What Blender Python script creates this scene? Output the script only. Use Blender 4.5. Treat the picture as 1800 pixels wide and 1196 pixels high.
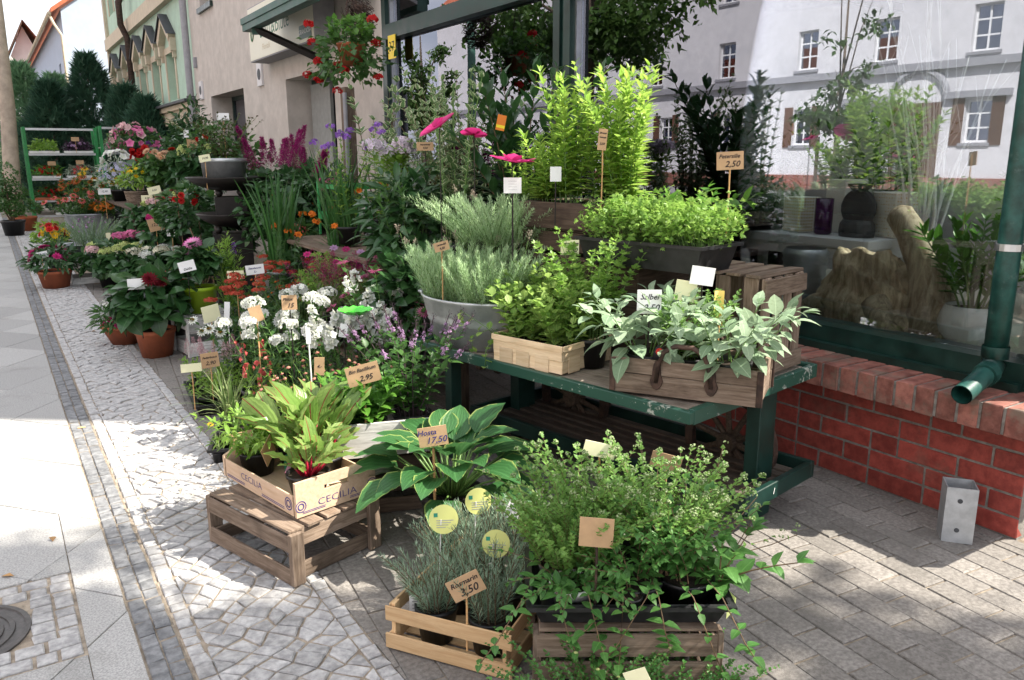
import bpy, bmesh, math, random
import numpy as np
from mathutils import Matrix, Vector, Euler
for o in list(bpy.data.objects): bpy.data.objects.remove(o)
scene = bpy.context.scene
C = scene.collection
PI = math.pi
R = math.radians

# ---------------------------------------------------------------- camera
cd = bpy.data.cameras.new('camera'); cam = bpy.data.objects.new('camera', cd); C.objects.link(cam)
cd.sensor_width = 36; cd.lens = 28.075; cd.clip_start = .05; cd.clip_end = 600
_y, _p, _r = R(32.805), R(12.937), R(-.23)
_f = Vector((math.sin(_y)*math.cos(_p), math.cos(_y)*math.cos(_p), -math.sin(_p)))
_x = Vector((math.cos(_y), -math.sin(_y), 0)); _u = _x.cross(_f)
_x2 = _x*math.cos(_r) + _u*math.sin(_r); _u2 = _u*math.cos(_r) - _x*math.sin(_r)
m = Matrix((_x2, _u2, -_f)).transposed().to_4x4(); m.translation = (-3.0622, -1.3201, 1.4036)
cam.matrix_world = m
scene.camera = cam

# ---------------------------------------------------------------- sky and sun
SUN_EL, SUN_AZ = R(47.4), math.atan2(.8, -.6)
w = bpy.data.worlds.new('World'); scene.world = w; w.use_nodes = True
nt = w.node_tree; nt.nodes.clear()
sky = nt.nodes.new('ShaderNodeTexSky'); sky.sky_type = 'NISHITA'; sky.sun_disc = False
sky.sun_elevation = SUN_EL; sky.sun_rotation = SUN_AZ; sky.dust_density = 3.0; sky.air_density = 1.0; sky.ozone_density = 1.0
tc = nt.nodes.new('ShaderNodeTexCoord')
cl = nt.nodes.new('ShaderNodeTexNoise'); cl.inputs['Scale'].default_value = 2.2; cl.inputs['Detail'].default_value = 6
mp = nt.nodes.new('ShaderNodeMapping'); mp.inputs['Scale'].default_value = (1, 1, 2.6)
nt.links.new(tc.outputs['Generated'], mp.inputs['Vector']); nt.links.new(mp.outputs['Vector'], cl.inputs['Vector'])
cr = nt.nodes.new('ShaderNodeValToRGB'); cr.color_ramp.elements[0].position = .30; cr.color_ramp.elements[1].position = .54
nt.links.new(cl.outputs['Fac'], cr.inputs['Fac'])
mx = nt.nodes.new('ShaderNodeMix'); mx.data_type = 'RGBA'
nt.links.new(cr.outputs['Color'], mx.inputs['Factor']); nt.links.new(sky.outputs['Color'], mx.inputs['A'])
mx.inputs['B'].default_value = (8.2, 8.3, 8.7, 1)
bg = nt.nodes.new('ShaderNodeBackground'); bg.inputs['Strength'].default_value = .085
nt.links.new(mx.outputs['Result'], bg.inputs['Color'])
ow = nt.nodes.new('ShaderNodeOutputWorld'); nt.links.new(bg.outputs['Background'], ow.inputs['Surface'])

sl = bpy.data.lights.new('sun', 'SUN'); sl.energy = 5.0; sl.angle = R(.53); sl.color = (1, .93, .81)
so = bpy.data.objects.new('sun', sl); C.objects.link(so)
_s = Vector((.8*math.cos(SUN_EL), -.6*math.cos(SUN_EL), math.sin(SUN_EL)))
so.rotation_euler = _s.to_track_quat('Z', 'Y').to_euler(); so.location = _s*30
scene.view_settings.view_transform = 'Standard'; scene.view_settings.look = 'None'
scene.view_settings.exposure = 1.4; scene.view_settings.gamma = 1
scene.view_settings.use_curve_mapping = False
scene.render.engine = 'CYCLES'
scene.cycles.max_bounces = 7; scene.cycles.transparent_max_bounces = 16
scene.cycles.diffuse_bounces = 3; scene.cycles.glossy_bounces = 3; scene.cycles.transmission_bounces = 4
scene.cycles.caustics_reflective = False; scene.cycles.caustics_refractive = False

# ---------------------------------------------------------------- objects
def tag(o, label=None, cat=None, group=None, kind=None):
    if label: o['label'] = label
    if cat: o['category'] = cat
    if group: o['group'] = group
    if kind: o['kind'] = kind
    return o
def thing(name, label, cat, loc=(0, 0, 0), rz=0, group=None):
    o = bpy.data.objects.new(name, None); C.objects.link(o); o.empty_display_size = .05
    o.location = loc; o.rotation_euler = (0, 0, rz)
    return tag(o, label, cat, group)
def ob(name, me, mat=None, parent=None, loc=(0, 0, 0), rot=(0, 0, 0), scale=None):
    if mat is not None and not me.materials: me.materials.append(mat)
    o = bpy.data.objects.new(name, me); C.objects.link(o)
    o.location = loc; o.rotation_euler = rot
    if scale: o.scale = scale
    if parent: o.parent = parent
    return o
def struct(name, me, mat): return tag(ob(name, me, mat), kind='structure')
def copy_tree(o, parent=None):
    c = o.copy(); C.objects.link(c)
    if parent: c.parent = parent
    for ch in [x for x in bpy.data.objects if x.parent == o]: copy_tree(ch, c)
    return c

# ---------------------------------------------------------------- mesh collector
class G:
    def __init__(s): s.v = []; s.f = []; s.a = []; s.n = 0; s.big = []
    def add(s, v, f, a=None):
        v = np.asarray(v, float).reshape(-1, 3); k = s.n
        s.v.append(v); s.n += len(v)
        s.a.append(np.zeros((len(v), 3)) if a is None else np.asarray(a, float).reshape(-1, 3))
        for q in f: s.f.append(tuple(i + k for i in q))
        return s
    def addmany(s, v, fa, a):           # v (n,k,3); fa list of int arrays (faces of one template)
        n, k = v.shape[:2]
        off = s.n + np.arange(n)*k
        s.v.append(v.reshape(-1, 3)); s.a.append(a.reshape(-1, 3)); s.n += n*k
        for q in fa: s.big.append((off[:, None] + np.asarray(q)[None, :]))
    def mesh(s, name, mat=None, smooth=False, attr=False):
        me = bpy.data.meshes.new(name)
        V = np.concatenate(s.v) if s.v else np.zeros((0, 3))
        loops = []; tot = []
        if s.f:
            loops.append(np.fromiter((i for q in s.f for i in q), dtype=np.int32)); tot.append(np.array([len(q) for q in s.f], np.int32))
        for b in s.big:
            loops.append(b.astype(np.int32).ravel()); tot.append(np.full(len(b), b.shape[1], np.int32))
        L = np.concatenate(loops); T = np.concatenate(tot); S = np.concatenate(([0], np.cumsum(T)[:-1])).astype(np.int32)
        me.vertices.add(len(V)); me.vertices.foreach_set('co', V.astype(np.float32).ravel())
        me.loops.add(len(L)); me.loops.foreach_set('vertex_index', L)
        me.polygons.add(len(T)); me.polygons.foreach_set('loop_start', S); me.polygons.foreach_set('loop_total', T)
        me.polygons.foreach_set('use_smooth', np.full(len(T), smooth))
        me.update(calc_edges=True)
        if attr:
            at = me.attributes.new('lf', 'FLOAT_VECTOR', 'POINT')
            at.data.foreach_set('vector', np.concatenate(s.a).astype(np.float32).ravel())
        if mat: me.materials.append(mat)
        return me
    def box(s, x0, x1, y0, y1, z0, z1):
        v = [(x, y, z) for z in (z0, z1) for y in (y0, y1) for x in (x0, x1)]
        return s.add(v, [(0, 2, 3, 1), (4, 5, 7, 6), (0, 1, 5, 4), (2, 6, 7, 3), (0, 4, 6, 2), (1, 3, 7, 5)])
    def tube(s, pts, r, n=6, cap=True):
        pts = [Vector(p) for p in pts]; rr = r if hasattr(r, '__len__') else [r]*len(pts)
        vs = []; up = Vector((.31, .17, .93))
        for i, p in enumerate(pts):
            d = (pts[min(i+1, len(pts)-1)] - pts[max(i-1, 0)])
            d = d.normalized() if d.length > 1e-9 else Vector((0, 0, 1))
            a = d.cross(up)
            if a.length < .05: a = d.cross(Vector((1, 0, 0)))
            a.normalize(); b = d.cross(a)
            for k in range(n):
                t = 2*PI*k/n; vs.append(p + (a*math.cos(t) + b*math.sin(t))*rr[i])
        f = []
        for i in range(len(pts)-1):
            for k in range(n):
                f.append((i*n+k, i*n+(k+1) % n, (i+1)*n+(k+1) % n, (i+1)*n+k))
        if cap and n > 2: f.append(tuple(range(n-1, -1, -1))); f.append(tuple((len(pts)-1)*n+k for k in range(n)))
        return s.add([tuple(q) for q in vs], f)
    def lathe(s, prof, n=20, sx=1, sy=1, c=(0, 0, 0)):
        vs = []
        for r, z in prof:
            for k in range(n):
                t = 2*PI*k/n; vs.append((c[0]+r*sx*math.cos(t), c[1]+r*sy*math.sin(t), c[2]+z))
        f = [(i*n+k, i*n+(k+1) % n, (i+1)*n+(k+1) % n, (i+1)*n+k) for i in range(len(prof)-1) for k in range(n)]
        return s.add(vs, f)
    def disc(s, r, z, n=20, sx=1, sy=1, c=(0, 0)):
        return s.add([(c[0]+r*sx*math.cos(2*PI*k/n), c[1]+r*sy*math.sin(2*PI*k/n), z) for k in range(n)], [tuple(range(n))])

_bc = {}
def cbox(lx, ly, lz, bev=.004, wob=0, seed=0):      # chamfered box mesh centred on the origin (44 tris), cached
    key = (round(lx, 4), round(ly, 4), round(lz, 4), bev, wob, seed)
    if key in _bc: return _bc[key]
    rn = random.Random(seed*7+3)
    bm = bmesh.new(); bmesh.ops.create_cube(bm, size=1)
    for v in bm.verts: v.co = (v.co.x*lx, v.co.y*ly, v.co.z*lz)
    bmesh.ops.bevel(bm, geom=list(bm.edges), offset=bev, segments=1, affect='EDGES')
    if wob:
        for v in bm.verts: v.co += Vector((rn.uniform(-wob, wob), rn.uniform(-wob, wob), rn.uniform(-wob, wob)))
    me = bpy.data.meshes.new('piece'); bm.to_mesh(me); bm.free(); _bc[key] = me
    return me
_mc = {}
def withmat(me, mat):                                 # cached mesh copy carrying the material
    key = (me.name, mat.name)
    if key not in _mc: m2 = me.copy(); m2.materials.clear(); m2.materials.append(mat); _mc[key] = m2
    return _mc[key]
def piece(name, dims, mat, parent, loc, rot=(0, 0, 0), bev=.004, wob=0, seed=0):
    return ob(name, withmat(cbox(*dims, bev=bev, wob=wob, seed=seed), mat), None, parent, loc, rot)

# ---------------------------------------------------------------- materials
def mat_new(name):
    m = bpy.data.materials.new(name); m.use_nodes = True; n = m.node_tree; n.nodes.clear()
    return m, n
class N:
    def __init__(s, nt): s.t = nt
    def __call__(s, typ, ins=None, **kw):
        n = s.t.nodes.new('ShaderNode'+typ)
        for k, v in kw.items(): setattr(n, k, v)
        for k, v in (ins or {}).items():
            if isinstance(v, bpy.types.NodeSocket): s.t.links.new(v, n.inputs[k])
            else: n.inputs[k].default_value = v
        return n
    def math(s, op, a, b=0.0, c=None):
        n = s.t.nodes.new('ShaderNodeMath'); n.operation = op
        for i, v in enumerate((a, b) if c is None else (a, b, c)):
            if isinstance(v, bpy.types.NodeSocket): s.t.links.new(v, n.inputs[i])
            else: n.inputs[i].default_value = v
        return n.outputs[0]
    def mix(s, f, a, b):
        n = s.t.nodes.new('ShaderNodeMix'); n.data_type = 'RGBA'
        for k, v in (('Factor', f), ('A', a), ('B', b)):
            if isinstance(v, bpy.types.NodeSocket): s.t.links.new(v, n.inputs[k])
            elif k == 'Factor': n.inputs[0].default_value = v
            else: n.inputs[6 if k == 'A' else 7].default_value = (*v[:3], 1)
        return n.outputs['Result']
    def sm(s, x, lo, hi):
        n = s.t.nodes.new('ShaderNodeMapRange'); n.interpolation_type = 'SMOOTHSTEP'
        s.t.links.new(x, n.inputs[0]); n.inputs[1].default_value = lo; n.inputs[2].default_value = hi
        return n.outputs[0]
def fin(nt, shader):
    o = nt.nodes.new('ShaderNodeOutputMaterial'); nt.links.new(shader, o.inputs['Surface'])

def leafmat(name, c1, c2, edge=None, ew=.72, vein=None, vw=.1, tr=.42, rough=.45, rib=0, spec=.4, brt=1.4):
    m, nt = mat_new(name); n = N(nt)
    at = n('Attribute', attribute_name='lf'); sp = n('SeparateXYZ', {0: at.outputs['Vector']})
    u, v, t = sp.outputs
    av = n.math('ABSOLUTE', v)
    col = n.mix(t, c1, c2)
    nz = n('TexNoise', {'Scale': 55.0, 'Detail': 2.0})
    col = n.mix(n.math('MULTIPLY', n.sm(nz.outputs['Fac'], .45, .75), .35), col, tuple(x*.6 for x in c1))
    if rib:
        wv = n.math('SINE', n.math('ADD', n.math('MULTIPLY', av, rib), n.math('MULTIPLY', u, -rib*.55)))
        col = n.mix(n.math('MULTIPLY', n.sm(wv, .2, 1), .3), col, tuple(x*.55 for x in c1))
    if edge:
        ed = n.math('ADD', av, n.math('MULTIPLY', n.math('SUBTRACT', nz.outputs['Fac'], .5), .3))
        col = n.mix(n.sm(ed, ew-.05, ew+.05), col, edge)
    if vein: col = n.mix(n.math('SUBTRACT', 1.0, n.sm(av, vw*.5, vw*1.3)), col, vein)
    else: col = n.mix(n.math('MULTIPLY', n.math('SUBTRACT', 1.0, n.sm(av, .02, .1)), .35), col, tuple(min(1, x*1.7+.02) for x in c2))
    bp = n('Bump', {'Strength': .25, 'Distance': .002, 'Height': (wv if rib else nz.outputs['Fac'])})
    p = n('BsdfPrincipled', {'Base Color': col, 'Roughness': rough, 'Specular IOR Level': spec, 'Normal': bp.outputs[0]})
    tb = n('HueSaturation', {'Saturation': .97, 'Value': brt, 'Color': col, 'Hue': .49})
    tl = n('BsdfTranslucent', {'Color': tb.outputs[0]})
    mxs = n('MixShader', {0: tr, 1: p.outputs[0], 2: tl.outputs[0]})
    fin(nt, mxs.outputs[0]); return m
def petalmat(name, cb, ct, tr=.35, rough=.6, alt=None):
    m, nt = mat_new(name); n = N(nt)
    at = n('Attribute', attribute_name='lf'); sp = n('SeparateXYZ', {0: at.outputs['Vector']})
    u, v, t = sp.outputs
    col = n.mix(u, cb, ct)
    if alt: col = n.mix(n.sm(t, .55, .8), col, alt)
    hs = n('HueSaturation', {'Color': col, 'Value': n.math('ADD', n.math('MULTIPLY', t, .5), .75)})
    p = n('BsdfPrincipled', {'Base Color': hs.outputs[0], 'Roughness': rough, 'Specular IOR Level': .2})
    tl = n('BsdfTranslucent', {'Color': hs.outputs[0]})
    fin(nt, n('MixShader', {0: tr, 1: p.outputs[0], 2: tl.outputs[0]}).outputs[0]); return m
def plain(name, col, rough=.6, metal=0, var=.15, scale=12, bump=0, spec=.4, c2=None, coat=0, detail=5, stain=None, ss=2.5, slo=.5, sa=.6):
    m, nt = mat_new(name); n = N(nt)
    tcn = n('TexCoord'); oi = n('ObjectInfo')
    vec = n('VectorMath', {0: tcn.outputs['Object'], 1: n('CombineXYZ', {0: n.math('MULTIPLY', oi.outputs['Random'], 37.0), 1: n.math('MULTIPLY', oi.outputs['Random'], 19.0)}).outputs[0]}, operation='ADD').outputs[0]
    nz = n('TexNoise', {'Vector': vec, 'Scale': scale, 'Detail': detail, 'Roughness': .65})
    f = n.sm(nz.outputs['Fac'], .3, .72)
    c = n.mix(f, tuple(x*(1-var) for x in col), c2 or tuple(min(1, x*(1+var)) for x in col))
    if stain:                                          # dirt, moss or bleaching laid over many pieces at once
        gp = n('NewGeometry'); sn = n('TexNoise', {'Vector': gp.outputs['Position'], 'Scale': ss, 'Detail': 6.0, 'Roughness': .7})
        c = n.mix(n.math('MULTIPLY', n.sm(sn.outputs['Fac'], slo, slo+.16), sa), c, stain)
    hs = n('HueSaturation', {'Color': c, 'Value': n.math('ADD', n.math('MULTIPLY', oi.outputs['Random'], var*1.2), 1-var*.6)})
    ins = {'Base Color': hs.outputs[0], 'Roughness': n.math('ADD', n.math('MULTIPLY', f, .15), rough-.07), 'Metallic': metal, 'Specular IOR Level': spec, 'Coat Weight': coat}
    if bump:
        n2 = n('TexNoise', {'Vector': vec, 'Scale': scale*4, 'Detail': 4.0})
        ins['Normal'] = n('Bump', {'Strength': min(1, bump), 'Distance': .004, 'Height': n2.outputs['Fac']}).outputs[0]
    fin(nt, n('BsdfPrincipled', ins).outputs[0]); return m
def wood(name, c1, c2, grain=26, rough=.75, bump=.5, stain=.5, along=0, stretch=.09):
    m, nt = mat_new(name); n = N(nt)
    tcn = n('TexCoord'); oi = n('ObjectInfo')
    off = n('CombineXYZ', {0: n.math('MULTIPLY', oi.outputs['Random'], 53.0), 1: n.math('MULTIPLY', oi.outputs['Random'], 31.0), 2: n.math('MULTIPLY', oi.outputs['Random'], 11.0)})
    vec = n('VectorMath', {0: tcn.outputs['Object'], 1: off.outputs[0]}, operation='ADD').outputs[0]
    sc = [grain]*3; sc[along] = grain*stretch
    vs = n('VectorMath', {0: vec, 1: tuple(sc)}, operation='MULTIPLY').outputs[0]
    wn = n('TexNoise', {'Vector': vs, 'Scale': 3.0, 'Detail': 7.0, 'Roughness': .7, 'Distortion': .6})
    bn = n('TexNoise', {'Vector': vec, 'Scale': 7.0, 'Detail': 4.0})
    f = n.sm(wn.outputs['Fac'], .28, .7)
    col = n.mix(f, c1, c2)
    col = n.mix(n.math('MULTIPLY', n.sm(bn.outputs['Fac'], .5, .72), stain), col, tuple(x*.45 for x in c1))
    hs = n('HueSaturation', {'Color': col, 'Value': n.math('ADD', n.math('MULTIPLY', oi.outputs['Random'], .5), .75)})
    bp = n('Bump', {'Strength': bump, 'Distance': .003, 'Height': wn.outputs['Fac']})
    fin(nt, n('BsdfPrincipled', {'Base Color': hs.outputs[0], 'Roughness': rough, 'Specular IOR Level': .25, 'Normal': bp.outputs[0]}).outputs[0]); return m
def glassmat(name, refl=.4, tint=(.92, .96, .95), trans=1.0, wavy=0):
    m, nt = mat_new(name); n = N(nt)
    fr = n('Fresnel', {'IOR': 1.5})
    k = n.math('MINIMUM', n.math('ADD', n.math('MULTIPLY', fr.outputs[0], 1.2), refl), 1.0)
    gi = {'Color': (.84, .86, 1, 1), 'Roughness': .005}
    if wavy:
        tcn = n('TexCoord')
        nz = n('TexNoise', {'Vector': tcn.outputs['Object'], 'Scale': 1.6, 'Detail': 1.0})
        gi['Normal'] = n('Bump', {'Strength': wavy, 'Distance': .004, 'Height': nz.outputs['Fac']}).outputs[0]
    gl = n('BsdfGlossy', gi)
    tp = n('BsdfTransparent', {'Color': (*[x*trans for x in tint], 1)})
    fin(nt, n('MixShader', {0: k, 1: tp.outputs[0], 2: gl.outputs[0]}).outputs[0]); return m
def pictmat(name, cols, scale=30):                    # printed label, blotches of flat ink colour
    m, nt = mat_new(name); n = N(nt)
    tcn = n('TexCoord')
    vo = n('TexVoronoi', {'Vector': tcn.outputs['Object'], 'Scale': scale})
    sp = n('SeparateColor', {0: vo.outputs['Color']})
    col = n.mix(n.sm(sp.outputs[0], .3, .4), cols[0], cols[1])
    col = n.mix(n.sm(sp.outputs[1], .7, .75), col, cols[2])
    fin(nt, n('BsdfPrincipled', {'Base Color': col, 'Roughness': .4}).outputs[0]); return m
# ---------------------------------------------------------------- shared materials
M = {}
M['sand'] = plain('joint_sand', (.23, .185, .14), .95, var=.35, scale=25, bump=.6, c2=(.33, .28, .22))
M['slab'] = plain('granite_slab', (.33, .33, .325), .8, var=.25, scale=160, bump=.3, c2=(.46, .455, .445), detail=3, stain=(.22, .215, .20), ss=1.6, slo=.52, sa=.55)
M['cobble'] = plain('light_cobble', (.35, .345, .35), .75, var=.3, scale=30, bump=.5, c2=(.46, .455, .45), stain=(.22, .20, .175), ss=3.5, slo=.55, sa=.5)
M['darkstone'] = plain('dark_cobble', (.155, .16, .17), .7, var=.3, scale=30, bump=.5, c2=(.24, .245, .255))
M['paver'] = plain('concrete_paver', (.185, .170, .155), .85, var=.25, scale=70, bump=.6, c2=(.265, .246, .228), stain=(.12, .112, .10), ss=2.2, slo=.5, sa=.6)
M['asphalt'] = plain('asphalt', (.05, .05, .052), .9, var=.3, scale=60, bump=.5)
M['kerb'] = plain('kerb_granite', (.35, .34, .33), .8, var=.2, scale=60, bump=.3)
M['brick'] = plain('red_brick', (.26, .042, .033), .6, var=.28, scale=22, bump=.5, c2=(.33, .064, .048), stain=(.15, .08, .06), ss=4.5, slo=.54, sa=.5)
M['brickcap'] = plain('sill_brick', (.25, .085, .065), .7, var=.45, scale=16, bump=.5, c2=(.32, .13, .10), stain=(.16, .13, .10), ss=6, slo=.48, sa=.75)
M['mortar'] = plain('mortar', (.17, .158, .143), .95, var=.3, scale=30, bump=.5)
M['green'] = plain('green_paint', (.005, .027, .021), .38, var=.35, scale=8, spec=.5, c2=(.008, .038, .03))
def wornpaint(name, c, chip, lo):
    m, nt = mat_new(name); n = N(nt); tcn = n('TexCoord')
    a = n('TexNoise', {'Vector': tcn.outputs['Object'], 'Scale': 34.0, 'Detail': 8.0, 'Roughness': .75}); b = n('TexNoise', {'Vector': tcn.outputs['Object'], 'Scale': 4.0, 'Detail': 3.0})
    f = n.sm(n.math('ADD', n.math('MULTIPLY', a.outputs['Fac'], .7), n.math('MULTIPLY', b.outputs['Fac'], .45)), lo, lo+.03)
    col = n.mix(f, n.mix(b.outputs['Fac'], c, tuple(x*1.6 for x in c)), chip)
    bp = n('Bump', {'Strength': .5, 'Distance': .002, 'Height': n.math('SUBTRACT', 1.0, f)})
    fin(nt, n('BsdfPrincipled', {'Base Color': col, 'Roughness': .5, 'Normal': bp.outputs[0]}).outputs[0]); return m
M['greenworn'] = wornpaint('worn_green_paint', (.010, .050, .034), (.36, .39, .34), .655)
M['pipe'] = plain('downpipe_green', (.007, .045, .037), .42, var=.4, scale=13, spec=.45, bump=.15, c2=(.015, .075, .062), stain=(.09, .13, .115), ss=16, slo=.58, sa=.6)
M['alu'] = plain('aluminium', (.55, .56, .57), .4, 1, var=.1)
M['galv'] = plain('galvanised_steel', (.40, .42, .44), .5, .6, var=.14, scale=14, bump=.2, c2=(.48, .50, .52))
M['zinc'] = plain('zinc_sheet', (.50, .53, .55), .42, .55, var=.22, scale=7, c2=(.66, .68, .70))
M['zincdull'] = plain('dull_zinc', (.30, .32, .345), .55, .6, var=.2, scale=7, c2=(.38, .40, .43))
M['terra'] = plain('terracotta', (.42, .12, .055), .75, var=.18, scale=10, bump=.15)
M['blackpl'] = plain('black_plastic', (.012, .012, .014), .42, var=.3, scale=30, c2=(.02, .02, .022))
M['greypl'] = plain('grey_planter', (.075, .075, .08), .6, var=.3, scale=14, bump=.2, c2=(.13, .13, .13))
M['whitepl'] = plain('white_ceramic', (.78, .78, .77), .22, var=.04, coat=.3)
M['lime'] = plain('lime_glaze', (.34, .52, .03), .4, var=.1, scale=6)
M['soil'] = plain('soil', (.03, .02, .014), .95, var=.5, scale=70, bump=1)
M['wgrey'] = wood('weathered_crate_wood', (.105, .072, .05), (.25, .19, .145))
M['wdark'] = wood('dark_crate_wood', (.045, .03, .022), (.12, .085, .062))
M['wpale'] = wood('pale_crate_wood', (.52, .33, .165), (.66, .46, .26), stain=.2, bump=.3)
M['wchip'] = wood('chip_basket_wood', (.60, .43, .26), (.76, .60, .41), stain=.25, bump=.3)
M['wbox'] = wood('printed_box_wood', (.56, .39, .26), (.68, .50, .36), stain=.15, bump=.25)
M['wwhite'] = wood('whitewashed_wood', (.42, .41, .39), (.72, .71, .69), stain=.35)
M['wslat'] = wood('cart_slat_wood', (.07, .055, .045), (.14, .115, .095))
M['wtop'] = wood('table_top_wood', (.17, .14, .11), (.36, .31, .26), stain=.6)
M['stick'] = wood('stick_wood', (.42, .24, .10), (.58, .36, .17), grain=60, stain=.1)
M['kraft'] = plain('kraft_card', (.46, .30, .17), .85, var=.1, scale=20)
M['cream'] = plain('cream_card', (.80, .78, .52), .8, var=.05, scale=9)
M['whitec'] = plain('white_card', (.82, .82, .82), .7, var=.04, scale=9)
M['ink'] = plain('black_ink', (.012, .012, .018), .7, var=.1)
M['blueink'] = plain('blue_ink', (.03, .03, .16), .7, var=.1)
M['iron'] = plain('rusty_iron', (.045, .032, .028), .65, .4, var=.4, scale=22, bump=.3, c2=(.10, .06, .045))
M['castiron'] = plain('cast_iron', (.085, .08, .078), .6, .3, var=.3, scale=30, bump=.3)
M['blackm'] = plain('black_metal', (.022, .018, .016), .45, .3, var=.3, scale=9)
M['stem'] = leafmat('green_stem', (.07, .15, .03), (.13, .22, .06), tr=.1)
M['twig'] = plain('brown_stem', (.14, .09, .05), .8, var=.3, scale=20)
M['bark'] = plain('bark', (.13, .10, .075), .9, var=.4, scale=10, bump=1)
M['glass'] = glassmat('shop_glass', .15, wavy=.06)
M['roofglass'] = glassmat('roof_glass', -.02)
M['winglass'] = glassmat('window_glass', .25, trans=.5)
M['stucco'] = plain('grey_stucco', (.52, .475, .43), .9, var=.1, scale=5, bump=.6, c2=(.58, .53, .485), stain=(.41, .375, .345), ss=1.3, slo=.5, sa=.5)
M['mint'] = plain('mint_render', (.42, .57, .46), .9, var=.08, scale=4, bump=.2, stain=(.34, .42, .35), ss=1.2, sa=.5)
M['beige'] = plain('beige_trim', (.52, .45, .34), .85, var=.1, scale=8)
M['slate'] = plain('slate_grey', (.055, .058, .065), .6, var=.3)
M['whitewall'] = plain('white_render', (.66, .65, .66), .9, var=.05, scale=3, stain=(.52, .52, .54), ss=.5, sa=.5)
M['bluewall'] = plain('blue_grey_render', (.36, .42, .52), .9, var=.06, scale=3)
M['yellowwall'] = plain('pale_yellow_render', (.66, .62, .44), .9, var=.05, scale=3)
M['roof'] = plain('clay_roof', (.40, .115, .055), .8, var=.25, scale=6, bump=.4)
M['brownwood'] = wood('dark_brown_paint', (.05, .028, .02), (.09, .05, .035))
M['shutter'] = wood('brown_shutter', (.09, .045, .03), (.15, .075, .05))
M['darkroom'] = plain('dark_interior', (.035, .035, .04), .9, var=.2)
M['curtain'] = plain('grey_panel', (.30, .31, .30), .9, var=.1)
M['white'] = plain('white_paint', (.78, .78, .78), .5, var=.04)
M['bluetape'] = plain('grey_stone_trim', (.30, .30, .32), .8, var=.1)
M['rackgreen'] = plain('rack_green', (.03, .24, .07), .4, var=.2)

# ---------------------------------------------------------------- ground
def sheet(x0, x1, y0, y1, z, nx=1, ny=1):
    g = G(); xs = np.linspace(x0, x1, nx+1); ys = np.linspace(y0, y1, ny+1)
    g.add([(x, y, z) for y in ys for x in xs], [(j*(nx+1)+i, j*(nx+1)+i+1, (j+1)*(nx+1)+i+1, (j+1)*(nx+1)+i) for j in range(ny) for i in range(nx)])
    return g.mesh('sheet')
struct('ground', sheet(-260, 260, -200, 400, -.13), plain('earth', (.16, .15, .12), .95, var=.3, scale=2))
struct('road', sheet(-17, -5.2, -60, 160, -.12), M['asphalt'])
slabs = struct('sidewalk', sheet(-5.0, -2.853, -30, 120, -.006), M['sand'])
band = struct('stone_band', sheet(-2.853, -2.745, -30, 120, -.006), M['sand'])
cobs = struct('cobble_strip', sheet(-2.745, -2.262, -30, 120, -.006), M['sand'])
pave = struct('brick_paving', sheet(-2.262, .6, -30, 120, -.006), M['sand'])
g = G(); g.box(-5.2, -5.0, -60, 160, -.13, 0); struct('kerb', g.mesh('kerb'), M['kerb'])
struct('opposite_sidewalk', sheet(-24.5, -17, -60, 160, -.02), M['slab'])
struct('side_yard', sheet(.6, 30, -30, 120, -.02), M['sand'])

def clip(poly, axis, val, keep_less):
    out = []
    for i in range(len(poly)):
        a, b = poly[i], poly[(i+1) % len(poly)]
        ia = (a[axis] <= val) == keep_less; ib = (b[axis] <= val) == keep_less
        if ia: out.append(a)
        if ia != ib:
            t = (val-a[axis])/(b[axis]-a[axis]); out.append((a[0]+t*(b[0]-a[0]), a[1]+t*(b[1]-a[1])))
    return out
def area(p): return abs(sum(p[i][0]*p[(i+1) % len(p)][1]-p[(i+1) % len(p)][0]*p[i][1] for i in range(len(p))))/2
def stone(g, poly, gap, h, rng, bev=.004, tilt=.02, org=(0, 0)):
    n = len(poly); cx = sum(p[0] for p in poly)/n; cy = sum(p[1] for p in poly)/n
    tx, ty = rng.uniform(-tilt, tilt), rng.uniform(-tilt, tilt); dz = rng.uniform(-h, h)
    def ring(sh, z, fl):
        o = []
        for x, y in poly:
            dx, dy = x-cx, y-cy; L = math.hypot(dx, dy) or 1; k = max(.2, 1-sh/L*1.35)
            o.append((cx+dx*k-org[0], cy+dy*k-org[1], z+(dz+tx*dx+ty*dy)*fl))
        return o
    v = ring(gap, -.03, 0)+ring(gap, -bev*.9, 1)+ring(gap+bev, 0, 1)
    f = [(i, (i+1) % n, n+(i+1) % n, n+i) for i in range(n)]+[(n+i, n+(i+1) % n, 2*n+(i+1) % n, 2*n+i) for i in range(n)]+[tuple(2*n+i for i in range(n))]
    g.add(v, f)
CP = Vector((-3.0622, -1.3201, 1.4036))
_ci = cam.matrix_world.inverted()
def inview(x, y, z=0):
    q = _ci @ Vector((x, y, z))
    if q.z > -.1: return None
    px = 900+1403.7*q.x/-q.z; py = 598-1403.7*q.y/-q.z
    return -q.z if -40 < px < 1840 and -40 < py < 1240 else None
def lay(polys, parent, name, rest, mat, gap, h, seed, maxn=290, bev=.004, tilt=.02):
    rng = random.Random(seed); near = []; far = []
    for p in polys:
        if len(p) < 3 or area(p) < 2e-4: continue
        cx = sum(q[0] for q in p)/len(p); cy = sum(q[1] for q in p)/len(p)
        d = inview(cx, cy); (near if d else far).append((d or 99, p, cx, cy))
    near.sort(key=lambda t: t[0]); far += near[maxn:]; near = near[:maxn]
    for d, p, cx, cy in near:
        g = G(); stone(g, p, gap, h, rng, bev, tilt, (cx, cy))
        ob(name, g.mesh(name), mat, parent, (cx, cy, 0))
    if far:
        g = G()
        for d, p, cx, cy in far: stone(g, p, gap, h, rng, bev, tilt)
        tag(ob(rest, g.mesh(rest), mat, parent), kind='stuff')
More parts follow.
